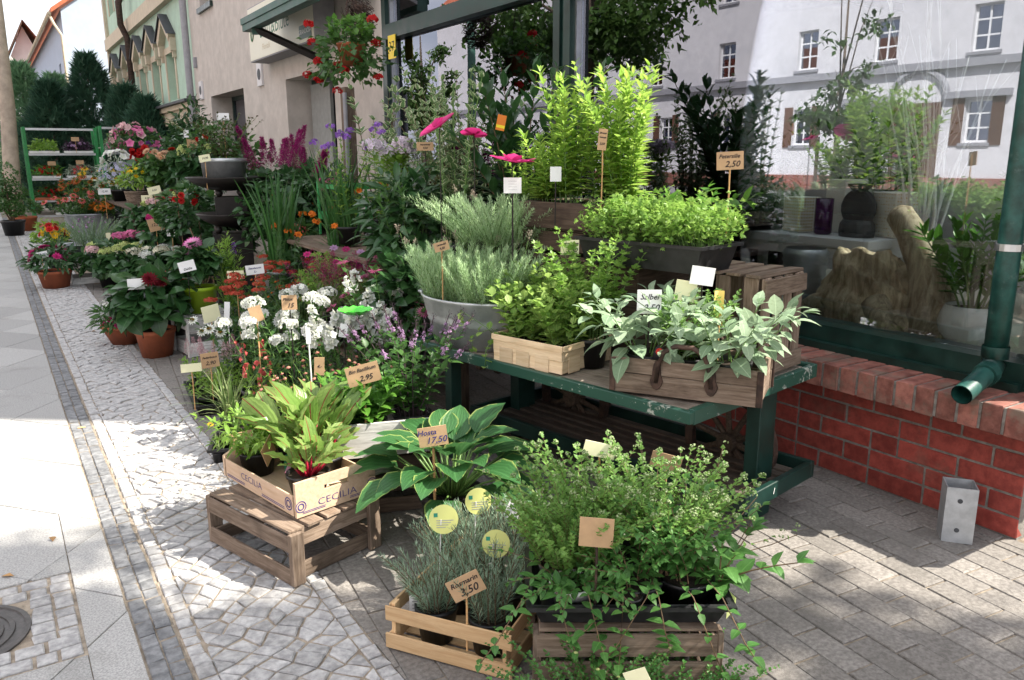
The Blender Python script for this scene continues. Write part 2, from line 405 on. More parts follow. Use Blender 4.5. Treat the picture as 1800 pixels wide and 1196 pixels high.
# granite slabs laid on the diagonal
P = []; rg = random.Random(4); L = .42
for i in range(-60, 90):
    for j in range(-60, 90):
        q = [(i, j), (i+1, j), (i+1, j+1), (i, j+1)]
        p = [(-4+(a-b)*L*.7071, 2+(a+b)*L*.7071*1.15) for a, b in q]
        cy = sum(t[1] for t in p)/4; cx = sum(t[0] for t in p)/4
        if not (-3 < cy < 30 and -5 < cx < -2.6): continue
        p = clip(clip(p, 0, -2.855, True), 0, -5.0, False)
        # leave the square round the manhole free
        if p and max(t[0] for t in p) > -3.62 and min(t[0] for t in p) < -2.99 and max(t[1] for t in p) > 1.08 and min(t[1] for t in p) < 1.66:
            a = clip(p, 0, -2.985, False); P.append(a)
            b = clip(p, 0, -2.985, True); P.append(clip(b, 1, 1.65, False)); c = clip(b, 1, 1.65, True); P.append(clip(c, 1, 1.08, True))
            d = clip(clip(c, 1, 1.08, False), 0, -3.62, True); P.append(d)
        else: P.append(p)
lay(P, slabs, 'slab', 'far_slabs', M['slab'], .0022, .0012, 1, bev=.002, tilt=.002)
# stone frame of the manhole
P = []
for j, (y0, y1) in enumerate(((1.09, 1.155), (1.155, 1.22), (1.52, 1.585), (1.585, 1.645))):
    x = -2.99
    while x > -3.6:
        x2 = x-rg.uniform(.055, .10); P.append([(x, y0), (x2, y0+rg.uniform(-.004, .004)), (x2, y1), (x, y1+rg.uniform(-.004, .004))]); x = x2
for x0, x1 in ((-2.99, -3.05), (-3.05, -3.12)):
    y = 1.22
    while y < 1.52:
        y2 = min(1.52, y+rg.uniform(.05, .08)); P.append([(x0, y), (x0, y2), (x1+rg.uniform(-.008, .008), y2), (x1, y)]); y = y2
mh = thing('manhole_cover', 'round dark iron manhole cover with curved ribs framed by pale stones in the sidewalk', 'manhole cover', (-3.31, 1.37, 0))
g = G(); g.lathe([(.195, -.02), (.195, .001), (.18, .003), (.178, -.003), (0.001, -.003)], 40); ob('cover_plate', g.mesh('plate', smooth=False), M['castiron'], mh)
for k, r in enumerate((.055, .085, .115, .145)):
    g = G(); g.lathe([(r-.009, -.004), (r-.007, .002), (r+.007, .002), (r+.009, -.004)], 36); ob('rib', g.mesh('rib'), M['castiron'], mh)
lay([[(a+3.31, b-1.37) for a, b in p] for p in P], mh, 'frame_stone', 'x', M['cobble'], .005, .002, 3, maxn=999)
# two rows of dark setts
P = []
for k, (x0, x1) in enumerate(((-2.85, -2.80), (-2.80, -2.75))):
    y = -.6
    while y < 22:
        y2 = y+rg.uniform(.046, .085); s = rg.uniform(-.008, .008)
        P.append([(x0, y+s), (x1, y+rg.uniform(-.006, .006)), (x1+rg.uniform(-.003, .003), y2), (x0, y2+s)]); y = y2
lay(P, band, 'dark_sett', 'far_dark_setts', M['darkstone'], .0028, .003, 5)
# mosaic cobbles: jittered lattice on the bias, with a border row on both sides
P = []
for x0, x1 in ((-2.742, -2.69), (-2.315, -2.265)):
    y = -.6
    while y < 22:
        y2 = y+rg.uniform(.045, .075); P.append([(x0, y), (x1+rg.uniform(-.006, .006), y), (x1+rg.uniform(-.006, .006), y2), (x0, y2)]); y = y2
a = R(38); ca, sa = math.cos(a), math.sin(a); jit = {}
def lat(i, j):
    if (i, j) not in jit: jit[(i, j)] = (i*.054+rg.uniform(-.013, .013)+(j % 2)*.012, j*.072+rg.uniform(-.015, .015)+.012*math.sin(i*.5))
    x, y = jit[(i, j)]; return (-2.5+x*ca-y*sa, x*sa+y*ca)
for i in range(-20, 290):
    for j in range(-170, 250):
        x = -2.5+i*.054*ca-j*.072*sa; y = i*.054*sa+j*.072*ca
        if -2.78 < x < -2.22 and -.6 < y < 20:
            P.append(clip(clip([lat(i, j), lat(i+1, j), lat(i+1, j+1), lat(i, j+1)], 0, -2.315, True), 0, -2.69, False))
lay(P, cobs, 'cobble', 'far_cobbles', M['cobble'], .0035, .0035, 7, tilt=.05)
# concrete brick pavers in running bond
P = []; a = R(-6); ca, sa = math.cos(a), math.sin(a)
for i in range(-30, 30):
    for j in range(-30, 60):
        x0 = i*.1; y0 = j*.2+(i % 2)*.1
        p = [(x*ca-y*sa-1, x*sa+y*ca) for x, y in ((x0, y0), (x0+.1, y0), (x0+.1, y0+.2), (x0, y0+.2))]
        if all(-1.6 < q[1] < 9 for q in p): P.append(clip(clip(p, 0, -2.265, False), 0, -.06, True))
lay(P, pave, 'paver', 'far_pavers', M['paver'], .0028, .0022, 9, bev=.0035, tilt=.006)
for k in range(9):
    x = -.058; P = []
P = []; y = -1.2
while y < 4:
    P.append([(-.058, y), (.0, y), (.0, y+.2), (-.058, y+.2)]); y += .2
lay(P, pave, 'edge_paver', 'far_edge_pavers', M['paver'], .003, .002, 10)
# a few dry leaves and bits of litter
DL = plain('dry_leaf', (.30, .17, .07), .8, var=.4)
for k, (x, y, nm, lb) in enumerate([(-2.47, 6.0, 'dry_leaf', 'pair of curled dry brown leaves lying far out on the cobbles'), (-3.02, 1.95, 'dry_leaf', 'small dry yellow leaf on the sunlit slab'), (-3.17, 1.72, 'dry_leaf', 'dark twisted dry leaf on the slab near the manhole')]):
    g = G(); g.add([(-.02, -.004, .002), (0, -.013, .01), (.024, 0, .003), (0, .013, .012), (0, 0, .004)], [(0, 1, 4), (1, 2, 4), (2, 3, 4), (3, 0, 4)])
    tag(ob(nm, g.mesh('dl', smooth=True), DL, None, (x, y, 0), (0, 0, k*1.3)), lb, 'leaf')
g = G(); g.tube([(-.018, 0, .004), (.018, 0, .004)], .004, 8)
tag(ob('cigarette_end', g.mesh('cig'), plain('cig', (.75, .45, .2), .8)), 'orange cigarette end at the shadow edge on the dark setts', 'cigarette').location = (-2.80, 3.33, 0)

# ---------------------------------------------------------------- brick plinth below the shop window
wall = thing('brick_wall', 'low red brick wall with a rowlock sill under the shop window', 'wall')
g = G(); g.box(.004, .30, -.036, 5.85, -.1, .425); ob('mortar_core', g.mesh('core'), M['mortar'], wall)
rb = random.Random(11)
PAT = [(1, 0, 1, 1, 0, 1, 1), (0, 1, 1, 0, 1, 1, 0), (1, 1, 0, 1, 0, 1, 1), (0, 1, 0, 1, 1, 1, 1), (1, 0, 1, 1, 1, 0, 1)]
for c in range(5):
    z = c*.0834+.0355+.006; y = -.036; i = 0
    while y < 2.75:
        ln = .24 if PAT[c][i % 7] else .115; i += 1
        piece('brick', (.10, ln, .0735), M['brick'], wall, (.05+rb.uniform(-.0012, .0012), y+ln/2, z), bev=.0025, seed=rb.randint(0, 3), wob=.0012)
        y += ln+.0095
g = G(); g.box(.0, .1, 2.76, 5.85, 0, .42); ob('brick_face', g.mesh('bf'), M['brick'], wall)
g = G(); g.box(-.118, .30, -.236, 5.85, .4255, .524); ob('sill_bed', g.mesh('sb'), M['mortar'], wall)
for k in range(35):
    y = -.235+k*.0833+.036
    piece('sill_brick', (.262, .0715, .108), M['brickcap'], wall, (.007+rb.uniform(-.0015, .0015), y, .4755), bev=.003, seed=rb.randint(0, 3), wob=.0012)
g = G(); g.box(-.05, .30, -.23, .0, .002, .42); ob('end_return', g.mesh('er'), M['brick'], wall) if False else None
# short galvanised post sleeve
ps = thing('steel_post_socket', 'short galvanised square steel socket with bolt holes by the brick wall', 'post', (-.165, .105, 0), R(-52))
g = G(); t = .004; a = .052
for s in ((-a, a, -a, -a+t), (-a, a, a-t, a), (-a, -a+t, -a+t, a-t), (a-t, a, -a+t, a-t)): g.box(*s, 0, .215)
ob('sleeve', g.mesh('sleeve'), M['galv'], ps)
for z in (.05, .165):
    g = G(); g.tube([(-.005, -a-.0015, z), (-.005, -a+.006, z)], .009, 12); ob('bolt_hole', g.mesh('hole'), M['slate'], ps)
g = G(); g.box(-a+t, a-t, -a+t, a-t, .12, .13); ob('rubble_fill', g.mesh('fill'), M['galv'], ps)

# ---------------------------------------------------------------- glazed shop front
sf = thing('shop_glasshouse', 'dark green glazed shop front with large panes above the brick wall', 'glasshouse')
def post(y0, y1, x0=.13, x1=.28, z0=.525, z1=2.85, nm='post', m='green'):
    g = G(); g.box(x0, x1, y0, y1, z0, z1); return ob(nm, g.mesh(nm), M[m], sf)
post(-.09, .07, z1=2.21); post(-.03, .0, .115, .1295, z1=2.21, nm='post_rib'); post(2.95, 3.02); post(3.0205, 3.06, .15, .28); post(3.0605, 3.13, .13, .28); post(5.72, 5.80)
for y0, y1, zt in ((.07, 2.95, 2.44), (3.13, 5.72, 2.85)):
    g = G(); g.box(.12, .29, y0, y1, .528, .635); ob('bottom_rail', g.mesh('rail'), M['green'], sf)
    g = G(); g.box(.085, .1195, y0, y1, .528, .56); ob('drip_sill', g.mesh('rail'), M['green'], sf)
    za = zt if y0 > 3 else 2.22                       # right bay top, out of view, sloped down so sun reaches the parsley
    def prism(x0, x1, ya, yb, la, ha, lb, hb):
        q = G(); q.add([(x0, ya, la), (x1, ya, la), (x1, yb, lb), (x0, yb, lb), (x0, ya, ha), (x1, ya, ha), (x1, yb, hb), (x0, yb, hb)], [(3, 2, 1, 0), (4, 5, 6, 7), (0, 1, 5, 4), (1, 2, 6, 5), (2, 3, 7, 6), (3, 0, 4, 7)]); return q
    ob('top_rail', prism(.14, .28, y0, y1, za-.05, za, zt-.05, zt).mesh('rail'), M['green'], sf)
    for ya, zz in ((y0+.001, za), (y1-.019, zt)):
        g = G(); g.box(.17, .22, ya, ya+.018, .636, zz-.056); ob('glazing_bead', g.mesh('bead'), M['alu'], sf)
    ob('pane', prism(.205, .209, y0+.02, y1-.02, .637, za-.051, .637, zt-.051).mesh('pane'), M['glass'], sf)
g = G(); g.box(.13, .28, 3.1305, 5.7195, 2.44, 2.565); ob('transom', g.mesh('tr'), M['green'], sf)
# end wall, roof bars and back wall of the glasshouse
g = G(); g.box(.30, 2.0, -.055, -.051, .62, 2.19); ob('end_pane', g.mesh('pane'), M['roofglass'], sf)
g = G(); g.box(.281, 2.0, -.09, .0, .52, .62); ob('end_rail', g.mesh('rail'), M['green'], sf)
for x in (.85, 1.4):
    g = G(); g.box(x, x+.05, -.08, -.02, .621, 2.19); ob('end_bar', g.mesh('bar'), M['green'], sf)
for a_, b_, z_, y_ in ((-.08, 3.03, 2.215, 2.446), (3.035, 5.8, 2.851, 2.851)):
    g = G(); g.add([(.2, a_, z_), (2.0, a_, z_), (2.0, b_, y_), (.2, b_, y_), (.2, a_, z_+.005), (2.0, a_, z_+.005), (2.0, b_, y_+.005), (.2, b_, y_+.005)], [(3, 2, 1, 0), (4, 5, 6, 7), (0, 1, 5, 4), (1, 2, 6, 5), (2, 3, 7, 6), (3, 0, 4, 7)]); ob('roof_pane', g.mesh('pane'), M['roofglass'], sf)
for y in (1.9, 3.9, 4.9):
    g = G(); zz = 2.79 if y > 3 else 2.30; g.box(.281, 2.0, y, y+.04, zz, zz+.05); ob('roof_bar', g.mesh('bar'), M['green'], sf)
g = G(); g.box(.29, 2.0, .0, 5.75, .52, .60); ob('display_floor', g.mesh('floor'), plain('display_floor', (.66, .60, .50), .6, var=.08, scale=4), sf)
g = G(); g.box(.13, .129, 5.5, 5.6, 1, 1.1)
# house number plate
np_ = thing('number_plate', 'small yellow plate with black house number on the green frame', 'sign', (.125, 5.575, 2.36))
g = G(); g.box(-.006, 0, -.075, .075, -.10, .10); ob('plate', g.mesh('plate'), plain('yellow_plate', (.80, .58, .02), .4, var=.03), np_)
# rain pipe with spout
dp = thing('rain_downpipe', 'green rain downpipe with a slanted spout at the shop corner', 'downpipe')
g = G(); g.tube([(.065, .155, z) for z in (2.2, 1.6, 1, .66)], .041, 16); ob('pipe', g.mesh('pipe', smooth=True), M['pipe'], dp)
g = G(); g.tube([(.065, .155, .70), (.065, .155, .655), (.062, .155, .635), (.035, .15, .61), (.0, .146, .60)], [.047, .047, .042, .041, .041], 16, cap=False); ob('elbow', g.mesh('elbow', smooth=True), M['pipe'], dp)
g = G(); g.tube([(.02, .147, .606), (-.02, .143, .598)], .045, 16); ob('collar', g.mesh('collar'), M['pipe'], dp)
g = G(); g.tube([(.0, .146, .602), (-.20, .125, .558)], .037, 18, cap=False); g.tube([(-.20, .125, .558), (.0, .146, .602)], .033, 18, cap=False); ob('spout', g.mesh('spout', smooth=True), M['pipe'], dp)
g = G(); g.tube([(.065, .155, 1.06), (.065, .155, 1.085)], .048, 16); ob('clamp', g.mesh('clamp'), M['alu'], dp)

# ---------------------------------------------------------------- houses
def wallgrid(g, axis_pt, y0, y1, z0, z1, holes, depth, flip=1):
    """wall in the plane X=axis_pt facing -X (flip=1) or +X (flip=-1), with reveals of the given depth"""
    ys = sorted({y0, y1, *[h[0] for h in holes], *[h[1] for h in holes]}); zs = sorted({z0, z1, *[h[2] for h in holes], *[h[3] for h in holes]})
    X = axis_pt
    for i in range(len(ys)-1):
        for j in range(len(zs)-1):
            cy, cz = (ys[i]+ys[i+1])/2, (zs[j]+zs[j+1])/2
            if any(h[0] < cy < h[1] and h[2] < cz < h[3] for h in holes): continue
            g.add([(X, ys[i], zs[j]), (X, ys[i+1], zs[j]), (X, ys[i+1], zs[j+1]), (X, ys[i], zs[j+1])], [(0, 1, 2, 3)])
    for a, b, c, d in holes:
        D = X+depth*flip
        for q in (((a, c), (b, c)), ((b, c), (b, d)), ((b, d), (a, d)), ((a, d), (a, c))):
            (p1, r1), (p2, r2) = q
            g.add([(X, p1, r1), (X, p2, r2), (D, p2, r2), (D, p1, r1)], [(0, 1, 2, 3)])
def window(par, X, a, b, c, d, flip=1, fr='green', fw=.06, mull=1, trans=(.66,), glass='winglass', back='darkroom', curtain=0):
    wd = G(); s = flip
    def bx(g, x0, x1, *r): g.box(min(x0, x1), max(x0, x1), *r)
    bx(wd, X, X+.06*s, a, a+fw, c, d); bx(wd, X, X+.06*s, b-fw, b, c, d); bx(wd, X, X+.06*s, a+fw, b-fw, c, c+fw); bx(wd, X, X+.06*s, a+fw, b-fw, d-fw, d)
    o = ob('window', wd.mesh('window'), M[fr], par)
    for k in range(mull):
        y = a+(b-a)*(k+1)/(mull+1); q = G(); bx(q, X+.002*s, X+.05*s, y-fw*.45, y+fw*.45, c+fw, d-fw); ob('mullion', q.mesh('mullion'), M[fr], o)
    for t in trans:
        z = c+(d-c)*t; q = G(); bx(q, X+.004*s, X+.048*s, a+fw, b-fw, z-fw*.4, z+fw*.4); ob('transom', q.mesh('transom'), M[fr], o)
    q = G(); bx(q, X+.026*s, X+.03*s, a+fw, b-fw, c+fw, d-fw); ob('pane', q.mesh('pane'), M[glass], o)
    q = G(); bx(q, X+.35*s, X+.36*s, a-.3, b+.3, c-.3, d+.3); ob('room', q.mesh('room'), M[back], o)
    if curtain: q = G(); bx(q, X+.1*s, X+.11*s, a+fw, a+(b-a)*curtain, c+fw, d-fw); ob('curtain', q.mesh('curtain'), M['curtain'], o)
    return o
# tall main building behind the glasshouse (throws the long shadow over the pavement)
mb = thing('main_building', 'tall grey main building rising behind the glazed shop front', 'building')
g = G(); g.box(2.0, 11, -.13, 5.9, -.05, 10.5); ob('wall', g.mesh('mb'), M['darkroom'] if False else plain('shop_back_wall', (.50, .48, .48), .9, var=.15, scale=3), mb)
g = G(); g.box(1.9, 11.2, -.25, 5.9, 10.5, 10.7); ob('roof', g.mesh('roof'), M['slate'], mb)
# grey rendered house with the shop sign
X0 = .3
gh = thing('grey_house', 'grey rendered house with deep green window openings left of the shop', 'building')
W1 = (7.5, 9.2, .55, 2.37); W2 = (11.2, 13.25, .55, 2.41); W3 = (12.65, 13.5, 3.8, 5.1); WD = (5.9, 6.25, .3, 2.25)
g = G(); wallgrid(g, X0, 5.8, 14.35, -.05, 10, [W1, W2, W3], .34)
g.add([(X0, 5.8, -.05), (X0, 5.8, 10), (9, 5.8, 10), (9, 5.8, -.05)], [(0, 1, 2, 3)]); g.add([(X0, 14.35, -.05), (9, 14.35, -.05), (9, 14.35, 10), (X0, 14.35, 10)], [(0, 1, 2, 3)])
g.add([(X0, 5.8, 10), (X0, 14.35, 10), (9, 14.35, 10), (9, 5.8, 10)], [(0, 1, 2, 3)])
ob('wall', g.mesh('wall'), M['stucco'], gh)
window(gh, X0+.34, *W1, mull=1, trans=(), curtain=.0); window(gh, X0+.34, *W2, mull=1, trans=()); window(gh, X0+.30, *W3, mull=0, trans=())
g = G(); g.box(X0+.30, X0+.34, W1[1]-.75, W1[1]-.06, W1[2]+.06, W1[3]-.06); ob('sliding_panel', g.mesh('p'), M['curtain'], gh)
g = G(); g.box(X0-.05, X0+.02, W3[0]-.05, W3[1]+.05, W3[2]-.05, W3[2]+.03); ob('window_sill', g.mesh('s'), M['green'], gh)
g = G(); g.box(X0+.15, X0+.1501, 5.81, 5.82, .3, 2.2)
for y, z in ((10.25, 2.52), (13.85, 2.55)):
    v = G(); v.box(X0-.03, X0-.001, y-.11, y+.11, z-.15, z+.15); o = ob('vent_cover', v.mesh('vent'), M['whitewall'], gh)
    v = G(); v.tube([(X0-.034, y, z), (X0-.02, y, z)], .075, 16); ob('vent_hole', v.mesh('hole'), M['slate'], o)
v = G(); v.box(X0-.05, X0-.001, 14.05, 14.15, 2.95, 3.12); ob('junction_box', v.mesh('jb'), M['bluetape'], gh)
g = G(); g.box(.24, .29, 5.92, 6.06, .2, 2.3); ob('door_jamb', g.mesh('dj'), M['green'], gh)
rp = thing('grey_rain_pipe', 'thin grey rain pipe between the grey house and the mint house', 'downpipe')
g = G(); g.tube([(X0-.08, 14.42, z) for z in (0, 3, 6, 10)], .06, 10); ob('pipe', g.mesh('pipe', smooth=True), M['bluetape'], rp)
for z in (2.4, 5.6):
    g = G(); g.tube([(X0-.08, 14.42, z), (X0-.08, 14.42, z+.09)], .075, 10); ob('clamp', g.mesh('c'), M['slate'], rp)
# mint house with gabled window hoods
mh_ = thing('mint_house', 'mint green old house with gabled beige window hoods', 'building')
X1 = .35; HO = []; yy = [16.15, 17.8, 19.5, 21.4, 23.4]
for y in yy: HO.append((y, y+.85, 2.55, 3.45)); HO.append((y, y+.85, 5.2, 6.6))
g = G(); wallgrid(g, X1, 14.4, 25.0, -.05, 10.5, HO, .25)
g.add([(X1, 25, -.05), (9, 25, -.05), (9, 25, 10.5), (X1, 25, 10.5)], [(0, 1, 2, 3)]); g.add([(X1, 14.4, 10.5), (X1, 25, 10.5), (9, 25, 10.5), (9, 14.4, 10.5)], [(0, 1, 2, 3)])
ob('wall', g.mesh('wall'), M['mint'], mh_)
for i, h in enumerate(HO):
    q = G(); q.box(X1+.2, X1+.24, h[0], h[1], h[2], h[3]); o = ob('window', q.mesh('w'), M['beige'], mh_)
    q = G(); q.box(X1-.02, X1+.02, h[0]-.1, h[0]-.001, h[2], h[3]+.12); q.box(X1-.02, X1+.02, h[1]+.001, h[1]+.1, h[2], h[3]+.12); q.box(X1-.02, X1+.02, h[0], h[1], h[3]+.001, h[3]+.12); ob('frame', q.mesh('f'), M['beige'], o)
    if h[2] < 5:
        a, b, z = h[0]-.22, h[1]+.22, h[3]+.28; mid = (a+b)/2
        hd = ob('gable_hood', (lambda q: [q.add([(X1-.13, a, z), (X1-.13, mid, z+.42), (X1-.13, mid, z+.27), (X1-.13, a+.1, z-.12), (X1, a, z), (X1, mid, z+.42), (X1, mid, z+.27), (X1, a+.1, z-.12)], [(0, 1, 2, 3), (0, 4, 5, 1), (3, 2, 6, 7), (0, 3, 7, 4)]), q.add([(X1-.13, b, z), (X1-.13, mid, z+.42), (X1-.13, mid, z+.27), (X1-.13, b-.1, z-.12), (X1, b, z), (X1, mid, z+.42), (X1, mid, z+.27), (X1, b-.1, z-.12)], [(3, 2, 1, 0), (1, 5, 4, 0), (7, 6, 2, 3), (4, 7, 3, 0)])] and q)(G()).mesh('hood'), M['beige'], mh_)
        q = G()
        for s, e in ((a-.05, mid), (b+.05, mid)): q.add([(X1-.17, s, z), (X1-.17, e, z+.45), (X1, e, z+.45), (X1, s, z), (X1-.17, s, z-.03), (X1-.17, e, z+.42)], [(0, 1, 2, 3), (0, 4, 5, 1)])
        ob('slate_cap', q.mesh('cap'), M['slate'], hd)
        for s in (a, b-.14):
            q = G(); q.box(X1-.11, X1, s, s+.14, z-.3, z-.06); q.box(X1-.07, X1, s+.03, s+.11, z-.42, z-.3); ob('console', q.mesh('con'), M['beige'], hd)
for z, h, d in ((2.05, .26, .10), (2.31, .09, .16), (4.35, .3, .12)):
    g = G(); g.box(X1-d, X1, 14.45, 25.02, z, z+h); ob('cornice', g.mesh('corn'), M['beige'], mh_)
g = G(); g.box(X1-.24, X1, 14.45, 25.05, 2.405, 2.45); ob('cornice_cap', g.mesh('cc'), M['slate'], mh_)
g = G(); g.box(X1-.08, X1+.1, 24.85, 25.06, 0, 10.5); ob('quoin', g.mesh('qn'), M['beige'], mh_)
g = G(); g.tube([(X1-.14, 20.75, 10), (X1-.14, 20.75, 5.3), (X1-.26, 20.75, 5.0), (X1-.26, 20.75, 4.5), (X1-.14, 20.75, 4.2), (X1-.14, 20.75, 0)], .075, 10); ob('drain_pipe', g.mesh('dp', smooth=True), M['iron'], mh_)
# houses far down the street
bh = thing('blue_house', 'blue grey rendered house seen steeply along the street behind the conifers', 'building')
HB = [(35.5+i*2.7, 36.3+i*2.7, 3.3, 5.0) for i in range(6)]
g = G(); wallgrid(g, -.08, 33, 60, -.1, 6.6, HB, .2); g.add([(-.08, 33, -.1), (4, 33, -.1), (4, 33, 9.6), (-.08, 33, 6.6)], [(0, 1, 2, 3)]); ob('wall', g.mesh('w'), M['bluewall'], bh)
for h in HB:
    q = G(); q.box(.1, .12, *h); ob('window', q.mesh('w'), M['slate'], bh)
g = G(); g.add([(-.4, 32.8, 6.45), (-.4, 60, 6.45), (4, 60, 9.7), (4, 32.8, 9.7), (-.4, 32.8, 6.6), (-.4, 60, 6.6), (4, 60, 9.85), (4, 32.8, 9.85)], [(0, 1, 2, 3), (4, 7, 6, 5), (0, 4, 5, 1), (0, 3, 7, 4)]); ob('roof', g.mesh('r'), M['roof'], bh)
g = G(); g.tube([(-.46, 32.9, 6.42), (-.46, 60, 6.42)], .07, 8); ob('gutter', g.mesh('gt', smooth=True), M['beige'], bh)
g = G(); g.tube([(-.46, 33, 6.4), (-.35, 33, 6.1), (-.14, 32.94, 5.7), (-.14, 32.94, 0)], .05, 8); ob('gutter_pipe', g.mesh('gt', smooth=True), M['beige'], bh)
rh = thing('gabled_house', 'far house with an orange tiled roof and dark brown gable', 'building')
g = G(); g.box(-1.3, 6, 61, 72, -.1, 6.6); g.add([(-1.3, 60.9, 6.6), (1.4, 60.9, 6.6), (.05, 60.9, 9.6)], [(0, 1, 2)]); ob('wall', g.mesh('w'), M['whitewall'], rh)
g = G(); g.add([(-1.75, 60.0, 6.2), (.05, 60.0, 9.9), (.05, 72, 9.9), (-1.75, 72, 6.2), (-1.75, 60.0, 6.0), (.05, 60.0, 9.7)], [(0, 1, 2, 3), (0, 4, 5, 1)]); ob('gable_board', g.mesh('b'), M['brownwood'], rh)
g = G(); g.add([(.06, 60.0, 9.92), (2.6, 60.0, 6.2), (2.6, 72, 6.2), (.06, 72, 9.92)], [(0, 1, 2, 3)]); ob('roof', g.mesh('r'), M['roof'], rh)
yh = thing('yellow_house', 'pale yellow house at the far end of the street', 'building')
g = G(); g.box(-3.6, -.6, 78, 90, -.1, 7.2); ob('wall', g.mesh('w'), M['yellowwall'], yh)
g = G(); g.box(-3.8, -.4, 77.6, 90, 7.2, 7.7); ob('eaves', g.mesh('e'), M['whitewall'], yh)
g = G(); g.box(-3.65, -.55, 77.9, 77.99, 5.0, 5.3); ob('cornice', g.mesh('e'), M['whitewall'], yh)
for x in (-3.1, -2.0):
    q = G(); q.box(x, x+.6, 77.9, 77.99, 2.6, 4.4); ob('window', q.mesh('w'), M['slate'], yh)
# ---------------------------------------------------------------- leaf and flower templates
def leafT(w=.3, seg=4, fold=.12, droop=.2, base=.35, wavy=0, stalk=0, pw=.8):
    """leaf along +X, length 1; rows of left/mid/right; returns verts, faces, attr(u,v)"""
    v = []; a = []; f = []; rows = []
    for i in range(seg+1):
        u = i/seg; wf = math.sin(PI*min(1, u**(math.log(.5)/math.log(base))))**pw if 0 < u < 1 else 0
        x = stalk+u*(1-stalk); z = -droop*u*u
        if i in (0, seg): rows.append([len(v)]); v.append((x, 0, z)); a.append((u, 0, 0))
        else:
            k = len(v); rows.append([k, k+1, k+2]); wv = wavy*(1 if i % 2 else -1)
            v += [(x, -w*wf, z+fold*wf+wv), (x, 0, z), (x, w*wf, z+fold*wf-wv)]; a += [(u, -1, 0), (u, 0, 0), (u, 1, 0)]
    for i in range(seg):
        p, q = rows[i], rows[i+1]
        if len(p) == 1: f += [(p[0], q[1], q[0]), (p[0], q[2], q[1])]
        elif len(q) == 1: f += [(p[0], p[1], q[0]), (p[1], p[2], q[0])]
        else: f += [(p[0], p[1], q[1], q[0]), (p[1], p[2], q[2], q[1])]
    if stalk:
        k = len(v); v += [(0, -.012, 0), (0, .012, 0), (stalk, .012, 0), (stalk, -.012, 0)]; a += [(0, 0, 0)]*4; f.append((k, k+1, k+2, k+3))
    return np.array(v), [np.array(q) for q in f], np.array(a, float)
def needleT(w=.06):
    return np.array([(0, 0, 0), (.5, -w, 0), (1, 0, 0), (.5, w, 0)]), [np.array((0, 1, 2, 3))], np.array([(0, 0, 0), (.5, -1, 0), (1, 0, 0), (.5, 1, 0)], float)
def joinT(ts):
    V = []; F = []; A = []; k = 0
    for v, f, a in ts:
        V.append(v); F += [q+k for q in f]; A.append(a); k += len(v)
    return np.concatenate(V), F, np.concatenate(A)
def xf(t, rot=(0, 0, 0), sc=1, off=(0, 0, 0)):
    v, f, a = t; m = np.array(Euler(rot).to_matrix()); return v@m.T*sc+np.array(off), f, a
def frondT(n=3, w=.3):                                    # small divided leaf (parsley, yarrow, cosmos)
    return joinT([xf(leafT(w, 2, .1, .1, .5), (0, 0, s*1.0), .62 if s else .75, (.3, 0, 0)) for s in ((-1, 0, 1) if n == 3 else (-1.2, -.5, .5, 1.2, 0))])
def flowerT(n=5, w=.5, cup=.1, r0=.08, seg=2, base=.6):     # petals round +X axis, radius 1
    p = leafT(w, seg, .05, 0, base); out = []
    for k in range(n):
        v, f, a = p; b = v.copy(); b[:, 0] = r0+b[:, 0]*(1-r0)
        q = np.stack([b[:, 0]*math.sin(cup)+b[:, 2]*math.cos(cup), b[:, 0]*math.cos(cup), b[:, 1]], 1)
        c, s = math.cos(2*PI*k/n), math.sin(2*PI*k/n)
        out.append((np.stack([q[:, 0], q[:, 1]*c-q[:, 2]*s, q[:, 1]*s+q[:, 2]*c], 1), f, a))
    return joinT(out)
def dahliaT(rings=((14, 1, .12), (13, .85, .4), (10, .62, .75), (7, .38, 1.1)), w=.2):
    return joinT([xf(flowerT(n, w, c), (k*.5, 0, 0), s) for k, (n, s, c) in enumerate(rings)])
def blobT(n=6):
    v = [(1, 0, 0)]+[(.35, math.cos(2*PI*k/n), math.sin(2*PI*k/n)) for k in range(n)]+[(-.3, 0, 0)]
    f = [(0, 1+k, 1+(k+1) % n) for k in range(n)]+[(n+1, 1+(k+1) % n, 1+k) for k in range(n)]
    return np.array(v, float), [np.array(q) for q in f], np.array([(1, 0, 0)]+[(.5, 1, 0)]*n+[(0, 0, 0)], float)
T_ = dict(ov=leafT(.32, 4, .1, .22), ov2=leafT(.30, 2, .1, .15), lance=leafT(.17, 4, .06, .3, .4), lance2=leafT(.16, 2, .05, .15, .4), round=leafT(.42, 3, .12, .2, .5), round2=leafT(.42, 2, .12, .1, .5),
          needle=needleT(.07), needle2=needleT(.045), sage=leafT(.24, 5, .05, .35, .45, stalk=.18), hosta=leafT(.38, 8, .13, .30, .36, wavy=.012), chard=leafT(.115, 9, .05, .28, .58, wavy=.022, stalk=.34, pw=.5), frond=frondT(), frond5=frondT(5, .2),
          laurel=leafT(.2, 4, .08, .12, .45), big=leafT(.4, 5, .1, .3, .4), f5=flowerT(5, .42), f4=flowerT(4, .45, .15), daisy=flowerT(12, .16, -.15, .2, 2, .6), cosmos=flowerT(8, .3, .05), dahlia=dahliaT(), dsmall=dahliaT(((9, 1, .2), (7, .7, .7), (5, .4, 1.1)), .3), blob=blobT(), petun=flowerT(5, .55, .35, .02), snap=flowerT(4, .5, .7, .0), bee=flowerT(16, .09, .25, .15))
def unit(a): return a/np.maximum(np.linalg.norm(a, axis=-1, keepdims=True), 1e-9)
